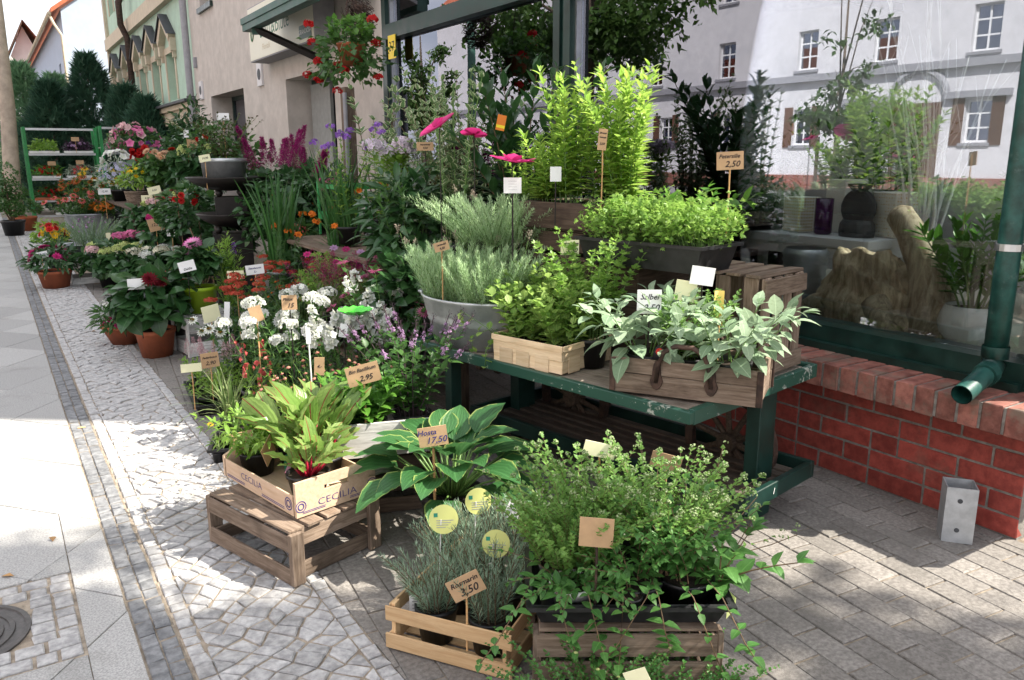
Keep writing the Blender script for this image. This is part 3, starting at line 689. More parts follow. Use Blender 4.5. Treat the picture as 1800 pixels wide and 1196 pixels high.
def scatter(g, t, P, D, U, S, T=None, rng=None):
    v, f, a = t if not isinstance(t, str) else T_[t]
    P = np.asarray(P, float).reshape(-1, 3); n = len(P)
    if n == 0: return
    D = unit(np.broadcast_to(np.asarray(D, float), (n, 3))); U = np.broadcast_to(np.asarray(U, float), (n, 3))
    Z = unit(U-(U*D).sum(1, keepdims=True)*D+1e-6*np.array([.3, .5, .2])); Y = np.cross(Z, D); S = np.broadcast_to(np.asarray(S, float), (n,))
    W = P[:, None]+S[:, None, None]*(v[None, :, 0:1]*D[:, None]+v[None, :, 1:2]*Y[:, None]+v[None, :, 2:3]*Z[:, None])
    A = np.broadcast_to(a, (n,)+a.shape).copy(); A[:, :, 2] = (rng.random(n) if T is None else np.broadcast_to(T, (n,)))[:, None]
    g.addmany(W, f, A)
UP = np.array([0, 0, 1.])
def rdir(rng, n): return unit(rng.normal(size=(n, 3)))

class Plant:
    """collects leaves, stems and flowers of ONE plant; build() links them as its parts"""
    def __init__(s, seed, px=200): s.r = np.random.default_rng(seed); s.L = {}; s.stem = G(); s.tips = []; s.order = []; s.px = px; s.k = 0; s.sp = set()
    def new(s, part, mk, size):          # a part of its own when it shows large enough, else one joined part
        if size*s.px < 10 or s.k >= 120: s.sp.add((part, mk)); return (part, mk)
        s.k += 1; return (part, mk, s.k)
    def g(s, key):
        if key not in s.L: s.L[key] = G(); s.order.append(key)
        return s.L[key]
    def stems(s, n, h, r0=.05, spread=.25, leaf='ov', size=.04, nodes=8, per=2, ang=55, mat=None, t0=.15, prof=1.0, sr=.0025, droop=0, c=(0, 0, 0), hv=.25, twist=PI/2, sx=1, sy=1, jitter=.3, part='foliage', bend=1.6):
        r = s.r; P = []; D = []; S = []; tips = []
        for k in range(n):
            th = r.uniform(0, 2*PI); rad = r0*math.sqrt(r.uniform(0, 1)); b = np.array([c[0]+rad*math.cos(th)*sx, c[1]+rad*math.sin(th)*sy, c[2]])
            out = np.array([math.cos(th)*sx, math.sin(th)*sy, 0])*spread*(rad/max(r0, 1e-6)*.75+r.uniform(0, .5)) + np.array([*r.normal(0, spread*.22, 2), 0])
            H = h*(1-hv*r.uniform(0, 1)-.0*rad)
            ts = np.linspace(0, 1, 6); pts = b+np.outer(ts**bend, out)*1.0+np.outer(ts, UP)*H - np.outer(ts**3, UP)*droop
            s.stem.tube(pts, list(np.linspace(sr, sr*.45, 6)), 4, cap=False)
            az = r.uniform(0, 2*PI)
            for i in range(nodes):
                t = t0+(1-t0)*(i+.5*r.uniform(0, 1))/nodes; x = t*5; j = min(4, int(x)); p = pts[j]+(pts[j+1]-pts[j])*(x-j); d = unit(pts[j+1]-pts[j])
                e1 = unit(np.cross(d, [.3, .2, .1])); e2 = np.cross(d, e1); A = math.radians(ang)*(1-.45*t)
                for q in range(per):
                    az2 = az+2*PI*q/per+r.normal(0, jitter); ra = e1*math.cos(az2)+e2*math.sin(az2)
                    P.append(p); D.append(d*math.cos(A)+ra*math.sin(A)); S.append(size*(1-prof*.55*t if prof >= 0 else 1)*r.uniform(.7, 1.2))
                az += twist
            tips.append((pts[-1], unit(pts[-1]-pts[-2])))
            if leaf:
                for q in range(3):
                    dd = tips[-1][1]+r.normal(0, .5, 3); P.append(pts[-1]); D.append(dd); S.append(size*.5)
        if leaf: scatter(s.g((part, mat)), leaf, np.array(P), np.array(D), UP, np.array(S), rng=r)
        s.tips = tips; return tips
    def mound(s, n, rx, ry, rz, leaf='ov', size=.05, mat=None, c=(0, 0, 0), shell=.55, up=.5, part='foliage', low=-.3, lump=.25):
        r = s.r; d = rdir(r, n*2); d = d[d[:, 2] > low][:n]; n = len(d)
        ph = r.uniform(0, 6, 6); lum = 1+lump*np.sin(d[:, 0]*4+ph[0])*np.sin(d[:, 1]*5+ph[1])+lump*.6*np.sin(d[:, 2]*7+ph[2]+d[:, 0]*6)
        k = (shell+(1-shell)*r.random(n)**.5)*lum
        P = np.array(c)+d*k[:, None]*np.array([rx, ry, rz])
        D = d*[1, 1, .6]+r.normal(0, .45, (n, 3))+np.array([0, 0, -.15]); U = UP*up+d*.7+r.normal(0, .25, (n, 3))
        scatter(s.g((part, mat)), leaf, P, D, U, size*r.uniform(.65, 1.25, n), rng=r); return P
    def blades(s, n, h, w, r0=.04, arch=.35, mat=None, c=(0, 0, 0), stiff=2.0, part='foliage', seg=7):
        r = s.r; g = s.g((part, mat))
        for k in range(n):
            th = r.uniform(0, 2*PI); b = np.array([c[0]+r0*r.uniform(-1, 1), c[1]+r0*r.uniform(-1, 1), c[2]]); H = h*r.uniform(.55, 1.05); a = arch*H*r.uniform(.25, 1.3); dr = max(0, a-.5*H)*.9
            ts = np.linspace(0, 1, seg); o = np.array([math.cos(th), math.sin(th), 0]); sd = np.array([-math.sin(th), math.cos(th), 0])
            ax = b+np.outer(ts**stiff*a, o)+np.outer(ts*H-ts**3*dr, UP); ww = w*r.uniform(.6, 1.1)*np.sin(PI*np.clip(ts*.85+.15, 0, 1))**.6; ww[-1] = .0004
            tw = r.uniform(-.6, .6); sdd = sd*math.cos(tw)+o*math.sin(tw)
            v = np.concatenate([ax-sdd*ww[:, None]/2, ax+sdd*ww[:, None]/2]); tt = r.random()
            g.add(v, [(i, i+1, seg+i+1, seg+i) for i in range(seg-1)], np.concatenate([np.stack([ts, -np.ones(seg), np.full(seg, tt)], 1), np.stack([ts, np.ones(seg), np.full(seg, tt)], 1)]))
    def put(s, part, mat, tmpl, P, D, S, U=None, T=None, key=None):
        P = np.asarray(P, float).reshape(-1, 3); n = len(P)
        if not n: return
        D = np.broadcast_to(np.asarray(D, float).reshape(-1, 3), (n, 3)); S = np.broadcast_to(np.asarray(S, float).reshape(-1), (n,)); U = rdir(s.r, n) if U is None else np.broadcast_to(np.asarray(U, float).reshape(-1, 3), (n, 3))
        if part == 'foliage' or key: scatter(s.g(key or (part, mat)), tmpl, P, D, U, S, T, s.r)
        else:
            for i in range(n): scatter(s.g(s.new(part, mat, S[i]*1.8)), tmpl, P[i:i+1], D[i:i+1], U[i:i+1], S[i:i+1], T, s.r)
    def ball(s, part, mat, tmpl, c, R_, n, size, flat=.7, hemi=-.25):
        d = rdir(s.r, n*2); d = d[d[:, 2] > hemi][:n]; key = s.new(part, mat, R_*2) if n*size*size/(R_*R_) > 1.6 or tmpl == 'blob' else None; s.put(part, mat, tmpl, np.array(c)+d*R_*np.array([1, 1, flat]), d+s.r.normal(0, .25, d.shape), size*s.r.uniform(.75, 1.2, len(d)), key=key)
    def plume(s, part, mat, p, d, h, w, n=160, size=.012, pw=1.0, tmpl='needle'):
        r = s.r; t = r.random(n)**.8; rr = w*(1-t)**pw*np.sqrt(r.random(n)); th = r.uniform(0, 2*PI, n); d = unit(np.asarray(d, float)); e1 = unit(np.cross(d, [.2, .9, .1])); e2 = np.cross(d, e1)
        rad = np.cos(th)[:, None]*e1+np.sin(th)[:, None]*e2
        s.put(part, mat, tmpl, np.asarray(p)+t[:, None]*h*d+rr[:, None]*rad, rad*.8+d*.7+r.normal(0, .3, (n, 3)), size*r.uniform(.7, 1.3, n), key=(part, mat) if part == 'foliage' else s.new(part, mat, h))
    def line(s, a, b, r=.0018, n=5, sag=0):
        ts = np.linspace(0, 1, n); a = np.asarray(a, float); b = np.asarray(b, float)
        s.stem.tube(a+np.outer(ts, b-a)-np.outer(np.sin(ts*PI)*sag, UP), r, n=4, cap=False)
    def build(s, par, mats, stem='stem', z=0):
        os_ = []
        for key in s.order:
            o = ob(key[0], s.L[key].mesh(key[0], smooth=True, attr=True), mats[key[1]], par, (0, 0, z)); os_.append(o)
            if key in s.sp: o['kind'] = 'stuff'
        if s.stem.n: os_.append(ob('stems', s.stem.mesh('stems', smooth=True, attr=True), mats[stem], par, (0, 0, z)))
        return os_
LM = dict(
  verb=leafmat('verbena_leaf', (.15, .31, .04), (.33, .48, .09), tr=.5, rough=.4), parsley=leafmat('parsley_leaf', (.13, .28, .04), (.28, .44, .10), tr=.48, rough=.4),
  balm=leafmat('balm_leaf', (.17, .32, .06), (.33, .46, .13), tr=.5, rough=.5), oreg=leafmat('oregano_leaf', (0.112, 0.240, 0.053), (0.210, 0.375, 0.090), tr=.4), mintl=leafmat('mint_leaf', (0.061, 0.176, 0.041), (0.115, 0.270, 0.068), tr=.38, rough=.45),
  sage=leafmat('sage_leaf', (.21, .31, .19), (.34, .44, .30), tr=.3, rough=.8, spec=.15), lav=leafmat('lavender_leaf', (0.286, 0.429, 0.221), (0.442, 0.585, 0.351), tr=.35, rough=.75, spec=.15), rosem=leafmat('rosemary_leaf', (0.125, 0.213, 0.125), (0.300, 0.400, 0.288), tr=.2, rough=.6),
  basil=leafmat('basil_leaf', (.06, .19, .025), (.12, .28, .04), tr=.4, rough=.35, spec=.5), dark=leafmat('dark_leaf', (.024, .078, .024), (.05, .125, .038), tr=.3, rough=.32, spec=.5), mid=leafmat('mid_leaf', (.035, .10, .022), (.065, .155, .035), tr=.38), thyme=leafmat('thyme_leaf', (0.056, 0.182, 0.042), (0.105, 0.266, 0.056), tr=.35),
  hosta=leafmat('hosta_leaf', (.035, .12, .035), (.055, .16, .05), edge=(.27, .35, .10), ew=.93, rib=28, tr=.32, rough=.4), chard=leafmat('chard_leaf', (.17, .31, .06), (.34, .46, .16), vein=(.30, .02, .04), vw=.06, tr=.45, rough=.35, spec=.5, rib=16),
  varie=leafmat('variegated_leaf', (.10, .20, .07), (.17, .27, .11), edge=(.58, .62, .40), ew=.7, tr=.4), silver=leafmat('silver_leaf', (.26, .33, .24), (.42, .48, .38), tr=.3, rough=.8), phlox=leafmat('phlox_leaf', (0.138, 0.275, 0.031), (0.225, 0.375, 0.062), tr=.45), iris=leafmat('sword_leaf', (.028, .10, .025), (.06, .17, .04), tr=.32, rough=.35, spec=.5),
  grass=leafmat('grass_blade', (.09, .20, .04), (.34, .40, .18), tr=.4), thuja=leafmat('conifer_spray', (.025, .07, .045), (.055, .125, .075), tr=.2), thujal=leafmat('pale_conifer_spray', (.09, .20, .10), (.19, .33, .18), tr=.25), red=leafmat('bronze_leaf', (.06, .055, .025), (.09, .10, .03), tr=.3), purp=leafmat('purple_leaf', (.03, .012, .03), (.06, .025, .05), tr=.3), tree=leafmat('street_tree_leaf', (.045, .10, .02), (.08, .16, .035), tr=.4),  # thujal: lighter copy of thuja, sunlight put into the leaf colour
  white=petalmat('white_petal', (.60, .64, .50), (.74, .74, .76)), lilac=petalmat('lilac_white_petal', (.62, .50, .62), (.78, .72, .80)), magenta=petalmat('magenta_petal', (.26, .004, .07), (.58, .04, .22)), pink=petalmat('pink_petal', (.58, .10, .28), (.74, .26, .44)), palepink=petalmat('pale_pink_petal', (.66, .42, .42), (.74, .52, .54)), red_=petalmat('red_petal', (.35, .008, .01), (.55, .02, .02)), crim=petalmat('crimson_petal', (.10, .004, .012), (.22, .008, .02)), orange=petalmat('orange_petal', (.55, .10, .01), (.70, .22, .02)), rust=petalmat('rust_petal', (.16, .03, .008), (.48, .12, .015)), yellow=petalmat('yellow_petal', (.72, .40, .01), (.80, .54, .02)),
  celo=petalmat('celosia_plume', (.16, .006, .06), (.34, .012, .13)), astil=petalmat('astilbe_plume', (.22, .012, .10), (.40, .035, .20)), cream=petalmat('cream_plume', (.66, .64, .48), (.80, .78, .66)), rose=petalmat('dusty_rose_plume', (.42, .24, .27), (.60, .40, .43)), violet=petalmat('violet_petal', (.22, .08, .42), (.36, .18, .58)), mauve=petalmat('mauve_petal', (.30, .16, .32), (.48, .32, .50)), coral=petalmat('coral_petal', (.55, .07, .07), (.68, .18, .16)), yarrow=petalmat('yarrow_head', (.36, .05, .028), (.50, .10, .06)), lime=petalmat('lime_floret', (.40, .50, .14), (.60, .66, .30)), cone=petalmat('flower_cone', (.20, .12, .01), (.36, .22, .02)), peach=petalmat('peach_petal', (.66, .38, .20), (.74, .50, .34)), bicol=petalmat('pink_white_petal', (.80, .74, .78), (.60, .05, .34)), bud=petalmat('burnet_bud', (.44, .16, .13), (.58, .28, .22)), dryf=petalmat('dry_lavender', (.36, .30, .24), (.52, .44, .36)), lavbl=petalmat('pale_blue_petal', (.42, .42, .60), (.58, .58, .74)),
  stem=M['stem'], twig=M['twig'], bark=M['bark'], darkstem=plain('dark_purple_stem', (.06, .035, .045), .8))

# ---------------------------------------------------------------- trees
def crown_tree(name, label, loc, h, cr, cz, n, leafsz, mk, seed, trunk=.1, cat='tree', group=None, limbs=9, flat=.8, lo=.62):
    t = thing(name, label, cat, loc, group=group); pl = Plant(seed); r = pl.r
    g = G(); g.tube([(0, 0, -.1), (.03, .02, cz*.4), (0, 0, cz), (.05, 0, h*.92)], [trunk, trunk*.8, trunk*.55, trunk*.1], 9); ends = []
    for k in range(limbs):
        th = 2*PI*k/limbs+r.uniform(-.3, .3); z0 = cz*r.uniform(.6, 1.0); L_ = cr*r.uniform(.55, .95); e = np.array([math.cos(th)*L_, math.sin(th)*L_, cz+(h-cz)*r.uniform(-.45, .75)])
        g.tube([(0, 0, z0), tuple(e*[.5, .5, 1]-[0, 0, (e[2]-z0)*.35]), tuple(e)], [trunk*.4, trunk*.22, trunk*.05], 6); ends.append(e)
    ob('trunk', g.mesh('trunk', smooth=True), M['bark'], t)
    gl = pl.g(('crown', mk)); P = []
    for k in range(limbs*7):
        e = ends[k % limbs]; c = e*r.uniform(.35, 1.08)+r.normal(0, cr*.13, 3); c[2] = max(c[2], cz*lo+abs(r.normal(0, .15))); sub = r.normal(0, cr*.10, (n//(limbs*7), 3)); P.append(c+sub*[1, 1, flat])
    P = np.concatenate(P); m_ = len(P); scatter(gl, 'ov2', P, rdir(r, m_)+[0, 0, -.2], UP+r.normal(0, .4, (m_, 3)), leafsz*r.uniform(.6, 1.3, m_), rng=r)
    pl.build(t, LM); return t
def conifer(label, loc, h, rad, mk, seed, n=3400, group='tall conifers behind the plant racks', sz=.27):
    t = thing('conifer', label, 'tree', loc, group=group); pl = Plant(seed); r = pl.r
    g = G(); g.tube([(0, 0, 0), (0, 0, h*.97)], [.07, .01], 7); ob('trunk', g.mesh('trunk'), M['bark'], t)
    z = r.random(n)**.85; ph = r.uniform(0, 6, 3); th = r.uniform(0, 2*PI, n); prof = np.minimum(1, (1-z)*1.7)**.75*(.86+.22*np.sin(th*3+z*14+ph[0]))
    rr = rad*prof*(.35+.65*r.random(n)**.4)+.02; P = np.stack([np.cos(th)*rr, np.sin(th)*rr, .1+z*(h-.1)], 1)
    D = np.stack([np.cos(th), np.sin(th), np.full(n, .95)], 1)+r.normal(0, .3, (n, 3))
    spr = joinT([xf(needleT(.075), (0, 0, s), .55 if s else 1, (.25*abs(s), 0, 0)) for s in (-.8, -.4, 0, .4, .8)])
    scatter(pl.g(('crown', mk)), spr, P, D, np.stack([np.cos(th), np.sin(th), np.zeros(n)], 1)+r.normal(0, .5, (n, 3)), sz*r.uniform(.6, 1.3, n), rng=r)
    pl.build(t, LM); return t
# ---- across the street: the house mirrored in the shop window, and street trees
oh = thing('white_house', 'white house with brown shutters across the street, mirrored in the shop window', 'building')
XO = -24.7
def sc(y, z): return -1.32+(y+1.32)*1.3, 1.4+(z-1.4)*1.3
HO = []; up = [19.1, 15.84, 13.25, 10.5, 22.6, 26.0, 29.6, 7.5, 4.6]; dn = [21.9, 15.84, 13.27, 10.45, 18.9, 7.4, 4.6, 24.9, 33.5]
rect = lambda y, a, b, w_: (sc(y-w_, 0)[0], sc(y, 0)[0], sc(0, a)[1], sc(0, b)[1])
U_ = [rect(y, 3.98, 5.12, .72) for y in up]; D_ = [rect(y, 1.72, 2.80, .66) for y in dn]; U2 = [rect(y, 6.4, 7.5, .72) for y in up]
g = G(); wallgrid(g, XO, -16, 52, -.05, 11.2, U_+D_+U2, -.22, 1); ob('wall', g.mesh('w'), M['whitewall'], oh)
for h in U_+D_+U2:
    window(oh, XO-.16, *h, flip=-1, fr='white', fw=.07, mull=1, trans=(.68, .34), glass='winglass', back='slate')
    q = G(); q.box(XO, XO+.08, h[0]-.1, h[1]+.1, h[2]-.12, h[2]-.02); ob('window_sill', q.mesh('s'), M['bluetape'], oh)
for h in D_:
    for a, b in ((h[0]-.42, h[0]-.03), (h[1]+.03, h[1]+.42)):
        q = G(); q.box(XO+.005, XO+.05, a, b, h[2]-.1, h[3]+.1); ob('shutter', q.mesh('s'), M['shutter'], oh)
g = G(); g.box(XO, XO+.10, -16, 52, -.05, .62); ob('plinth', g.mesh('p'), M['brickcap'], oh)
for z in (sc(0, 3.72)[1],): g = G(); g.box(XO, XO+.22, -16, 52, z-.14, z+.12); ob('cornice', g.mesh('c'), M['bluetape'], oh)
ya, yb = sc(11.0, 0)[0], sc(12.5, 0)[0]; g = G(); za = 3.4
g.tube([(XO+.05, (ya+yb)/2-1.0*math.cos(a_), za+.9*math.sin(a_)) for a_ in np.linspace(0, PI, 14)], .13, 6); g.box(XO, XO+.2, ya-2.2, ya-.02, za-.12, za+.1); g.box(XO, XO+.2, yb+.02, yb+2.0, za-.12, za+.1); ob('arch_moulding', g.mesh('a'), M['bluetape'], oh)
g = G(); g.box(XO+.005, XO+.04, ya+.1, yb-.1, 0, za-.2); ob('door', g.mesh('d'), M['shutter'], oh)
yl, yr_ = sc(29.3, 0)[0], sc(32.4, 0)[0]; g = G(); g.tube([(XO+.05, (yl+yr_)/2-1.9*math.cos(a_), 6.6+1.7*math.sin(a_)) for a_ in np.linspace(0, PI, 16)], .14, 6); ob('blind_arch', g.mesh('a'), M['bluetape'], oh)
g = G(); g.add([(XO+.5, -16, 11.1), (XO+.5, 52, 11.1), (XO-6, 52, 16.5), (XO-6, -16, 16.5)], [(0, 1, 2, 3)]); g.box(XO, XO+.5, -16, 52, 11.0, 11.09); ob('roof', g.mesh('r'), M['roof'], oh)
crown_tree('street_tree', 'leafy lime tree on the far kerb, mirrored in the left pane', (-16.6, 38.5, 0), 8.5, 2.0, 5.2, 3600, .30, 'tree', 71, .2, group='street trees')
crown_tree('street_tree', 'spreading street tree by the road, its dark crown mirrored at the window top', (-8.6, 14.0, 0), 10.5, 3.0, 6.3, 6500, .22, 'tree', 72, .17, group='street trees')
yt = crown_tree('young_tree', 'slender young tree tied between two stakes across the street', (-10.4, 8.6, 0), 6.4, .75, 3.0, 1300, .15, 'tree', 73, .05, limbs=11)
for dx in (-.32, .32):
    g = G(); g.tube([(dx*.5, dx, -.1), (dx*.5, dx, 1.75)], .035, 7); ob('stake', g.mesh('stake'), M['bark'], yt)
g = G(); g.tube([(-.16, -.32, 1.5), (.16, .32, 1.5)], .02, 6); ob('tie_bar', g.mesh('tie'), M['bark'], yt)
M['lampgreen'] = plain('lamp_green', (.07, .17, .12), .5)
lp = thing('lamp_post', 'tapered green lamp post at the kerb, mirrored in the left pane', 'lamp post', (-4.6, 12.6, 0))
g = G(); g.tube([(0, 0, -.1), (0, 0, 1.2), (0, 0, 1.25), (0, 0, 6.5)], [.12, .12, .085, .06], 12); ob('pole', g.mesh('pole', smooth=True), M['lampgreen'], lp)
g = G(); g.lathe([(.05, 6.5), (.18, 6.55), (.22, 6.9), (.05, 7.0)], 12); ob('lantern', g.mesh('lantern', smooth=True), M['whitepl'], lp)
# tree on the sunny side of the corner: dapples the near paving
crown_tree('corner_tree', 'large street tree round the shop corner, shading the near paving', (3.7, -5.35, 0), 8.2, 2.0, 6.3, 10500, .18, 'tree', 74, .16, group='street trees', limbs=11, lo=.9)
crown_tree('corner_tree', 'smaller street tree at the shop corner, shading the near slabs', (2.0, -3.02, 0), 7.8, .95, 7.0, 3600, .15, 'tree', 75, .05, group='street trees', limbs=8, lo=.93)
for k, (lb, x, y, h, r_, mk) in enumerate([('pale green feathery conifer beside the post at the far left', -2.0, 23.5, 3.7, 1.05, 'thujal'), ('conifer with sunlight painted into its pale sprays behind the left plant rack', -1.2, 24.2, 3.5, 1.1, 'thujal'), ('tallest dark conifer with a thin spire against the sky', -.55, 22.6, 3.9, .95, 'thuja'), ('broad dark conifer in front of the mint house corner', -.1, 19.9, 2.95, .75, 'thuja'), ('dark low conifer right under the mint house windows', -.05, 17.6, 2.55, .62, 'thuja'), ('dark conifer in the middle of the hedge row', -1.5, 22.4, 3.2, .9, 'thuja')]):
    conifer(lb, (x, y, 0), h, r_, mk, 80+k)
# ---------------------------------------------------------------- lettering and signs
_txt = {}
def textmesh(s, size, shear=.2, thin=0):
    k = (s, size, shear, thin)
    if k in _txt: return _txt[k]
    cu = bpy.data.curves.new('t', 'FONT'); cu.body = s; cu.size = size; cu.shear = shear; cu.align_x = 'CENTER'; cu.align_y = 'CENTER'; cu.offset = thin; cu.resolution_u = 2
    o = bpy.data.objects.new('t', cu); C.objects.link(o); bpy.context.view_layer.update()
    me = bpy.data.meshes.new_from_object(o.evaluated_get(bpy.context.evaluated_depsgraph_get()))
    bpy.data.objects.remove(o); _txt[k] = me; return me
def lettering(par, s, size, mat, loc, rot=(R(90), 0, 0), shear=.2, thin=.0, wob=True, sx=1):
    me = textmesh(s, size, shear, thin).copy(); return ob('lettering', me, mat, par, loc, rot, (sx, 1, 1))
def camyaw(x, y): return math.atan2(CP.y-y, CP.x-x)+R(90)
SG = dict(price='handwritten price signs among the plants', blank='blank or turned plant cards', tag='printed plant tags')
def sign(label, x, y, zb, zc, w_, h_, card='kraft', lines=(), turn=0, roll=0, lean=0, stick='stick', ink='ink', sr=.003, nm='price_sign', cat='sign', both=False, up=0, grp='price'):
    t = thing(nm, label, cat, (x, y, zb), camyaw(x, y)+R(turn), group=SG[grp])
    H = zc-zb; q = G(); q.box(-w_/2, w_/2, -.0012, .0012, -h_/2, h_/2)
    c = ob('card', q.mesh('card'), M[card], t, (0, -.002, H), (R(lean), R(roll), 0))
    if stick: q = G(); q.tube([(0, sr+.0005, -.04), (0.002, sr+.0005, H*.6), (0, sr+.0005, H+h_*.3+up)], sr, 6); ob('stick', q.mesh('stick'), M[stick], t)
    z = h_*.5
    for s, sz, zz, xx in lines: lettering(c, s, sz, M[ink], (xx*w_, -.0022, zz*h_), shear=.3, thin=.0004)
    return t
def pot(t, r, h, mat='blackpl', rim=.006, n=20, taper=.78, soil=.88, sx=1, sy=1, z=0, nm='pot'):
    g = G(); g.lathe([(r*taper*.96, z+.004), (r*taper, z), (r*.985, z+h*.86), (r*1.04, z+h*.86), (r*1.05, z+h), (r*.95, z+h), (r*.93, z+h*.8)], n, sx, sy); g.disc(r*taper*.96, z+.004, n, sx, sy)
    o = ob(nm, g.mesh('pot', smooth=True), M[mat], t); g = G(); g.disc(r*.94, z+h*soil, n, sx, sy); ob('soil', g.mesh('soil'), M['soil'], o); return o
def shade_auto(o, a=40):
    pass
def crate(name, label, loc, rz, L, W, H, mat, rows=2, sh=None, th=.009, bottom='down', nb=5, postw=.035, ends=None, group=None, cat='crate', wob=.0015, gapz=None, rot=None):
    """slatted crate, length along local X, open side up (bottom='down') or turned over (bottom='up')"""
    t = thing(name, label, cat, loc, rz, group)
    if rot: t.rotation_euler = rot
    m_ = M[mat]; rn = random.Random(hash(label) % 999 if False else len(label)*7); sh = sh or H*.34; e = 0
    zs = np.linspace(sh/2+.004, H-sh/2-.002, rows)
    for s in (-1, 1):
        for z in zs: piece('slat', (L, th, sh), m_, t, (rn.uniform(-.003, .003), s*(W/2-th/2), z+rn.uniform(-.002, .002)), (0, rn.uniform(-.006, .006), 0), bev=.0025, wob=wob, seed=rn.randint(0, 5))
        for z in zs: piece('end_slat', (W-2*th-.004, th, sh), m_, t, (s*(L/2-th*1.6), 0, z+rn.uniform(-.002, .002)), (0, 0, PI/2), bev=.0025, wob=wob, seed=rn.randint(0, 5))
        for q in (-1, 1): piece('corner_post', (H, postw, th*1.6), m_, t, (s*(L/2+th*.45) if ends == 'out' else s*(L/2-th*2.9), q*(W/2-postw/2-th-.0015) if ends != 'out' else q*(W/2-postw/2), H/2+.002), (0, PI/2, 0), bev=.002, wob=wob, seed=rn.randint(0, 5))
    zb = H+th*.5+.002 if bottom == 'up' else th*.5+.001
    bw = W/nb*.8
    for k in range(nb): piece('floor_slat', (L-.004 if bottom == 'up' else L-th*4, bw, th), m_, t, (rn.uniform(-.004, .004), -W/2+W*(k+.5)/nb+rn.uniform(-.003, .003), zb), (0, 0, rn.uniform(-.01, .01)), bev=.002, wob=wob, seed=rn.randint(0, 5))
    return t
def tray(name, label, loc, rz, L, W, H, mat='blackpl', group=None, rim=.014, th=.004, cat='tray'):
    t = thing(name, label, cat, loc, rz, group); a, b = L/2, W/2; k = .9
    g = G(); O = [(-a*k, -b*k, 0), (a*k, -b*k, 0), (a*k, b*k, 0), (-a*k, b*k, 0)]; T2 = [(-a, -b, H), (a, -b, H), (a, b, H), (-a, b, H)]
    RM = [(x*(1+rim/a), y*(1+rim/b), H) for x, y, z in [(-a, -b, 0), (a, -b, 0), (a, b, 0), (-a, b, 0)]]; RL = [(x, y, H-.012) for x, y, z in RM]
    I2 = [(x*(1-th/a), y*(1-th/b), H-.001) for x, y, z in T2]; I1 = [(x*.985, y*.985, .004) for x, y, z in O]
    v = O+T2+RL+RM+I2+I1; ring = lambda p, q: [(p+i, p+(i+1) % 4, q+(i+1) % 4, q+i) for i in range(4)]
    g.add(v, [(3, 2, 1, 0)]+ring(0, 4)+ring(4, 8)+ring(8, 12)+ring(12, 16)+[(b_, a_, d_, c_) for a_, b_, c_, d_ in [(16+(i+1) % 4, 16+i, 20+i, 20+(i+1) % 4) for i in range(4)]]+[(20, 21, 22, 23)])
    ob('shell', g.mesh('shell'), M[mat], t); return t

def PlantAt(t, seed): return Plant(seed, 1404/max(1, (t.location-CP).length))
LM['oregfl'] = petalmat('oregano_bud', (.26, .36, .14), (.42, .50, .28))
# ---------------------------------------------------------------- green handcart
ct = thing('hand_cart', 'long green handcart used as a plant table with a slatted lower shelf', 'cart', (-1.21, .48, 0), R(10.5))
CL, CW = 1.475, .84
for k in range(6): piece('top_board', (CL-.05, .132, .02), M['wtop'], ct, (.08+k*.137, CL/2, .566), (0, 0, PI/2), bev=.002, wob=.001, seed=k)
def rail(nm, x0, x1, y0, y1, z0, z1, m='greenworn'):
    lx, ly = x1-x0, y1-y0
    return piece(nm, (max(lx, ly), min(lx, ly), z1-z0), M[m], ct, ((x0+x1)/2, (y0+y1)/2, (z0+z1)/2), (0, 0, PI/2 if ly > lx else 0), bev=.003)
rail('edge_rail', -.02, .005, -.02, CL+.02, .542, .585); rail('edge_rail', CW, CW+.025, -.02, CL+.02, .535, .59)
rail('end_rail', .0055, CW-.0005, -.02, .005, .535, .589); rail('end_rail', .0055, CW-.0005, CL-.005, CL+.02, .535, .583)
for y in (.03, CL-.11):
    rail('leg', .53, .65, y, y+.06, .0, .533, 'green')
    rail('leg', .10, .16, y+.9*(0 if y > 1 else 0)+(.0 if y > 1 else .0), y+.05, .0, .533, 'green') if y > 1 else None
for x in (.30, .80): rail('shelf_rail', x, x+.025, -.06, CL, .13, .20, 'green')
for y in (-.06, CL-.025): rail('shelf_end', .3255, .7995, y, y+.025, .131, .199, 'green')
for k in range(7): piece('shelf_slat', (CL-.02, .045, .012), M['wslat'], ct, (.36+k*.068, CL/2-.05, .150), (0, 0, PI/2), bev=.002, wob=.001, seed=k)
lettering(ct, '1', .035, M['whitec'], (.50, -.0615, .165), shear=.3)
for x in (.75,):
    g = G(); g.tube([(x+.03, CL-.5, .52), (x+.03, CL-.5, .2)], .006, 6); ob('brace', g.mesh('b'), M['iron'], ct)
    g = G(); g.tube([(x+.03, CL-.1, .30), (x+.03, CL-.52, .33)], .006, 6); ob('brace', g.mesh('b'), M['iron'], ct)
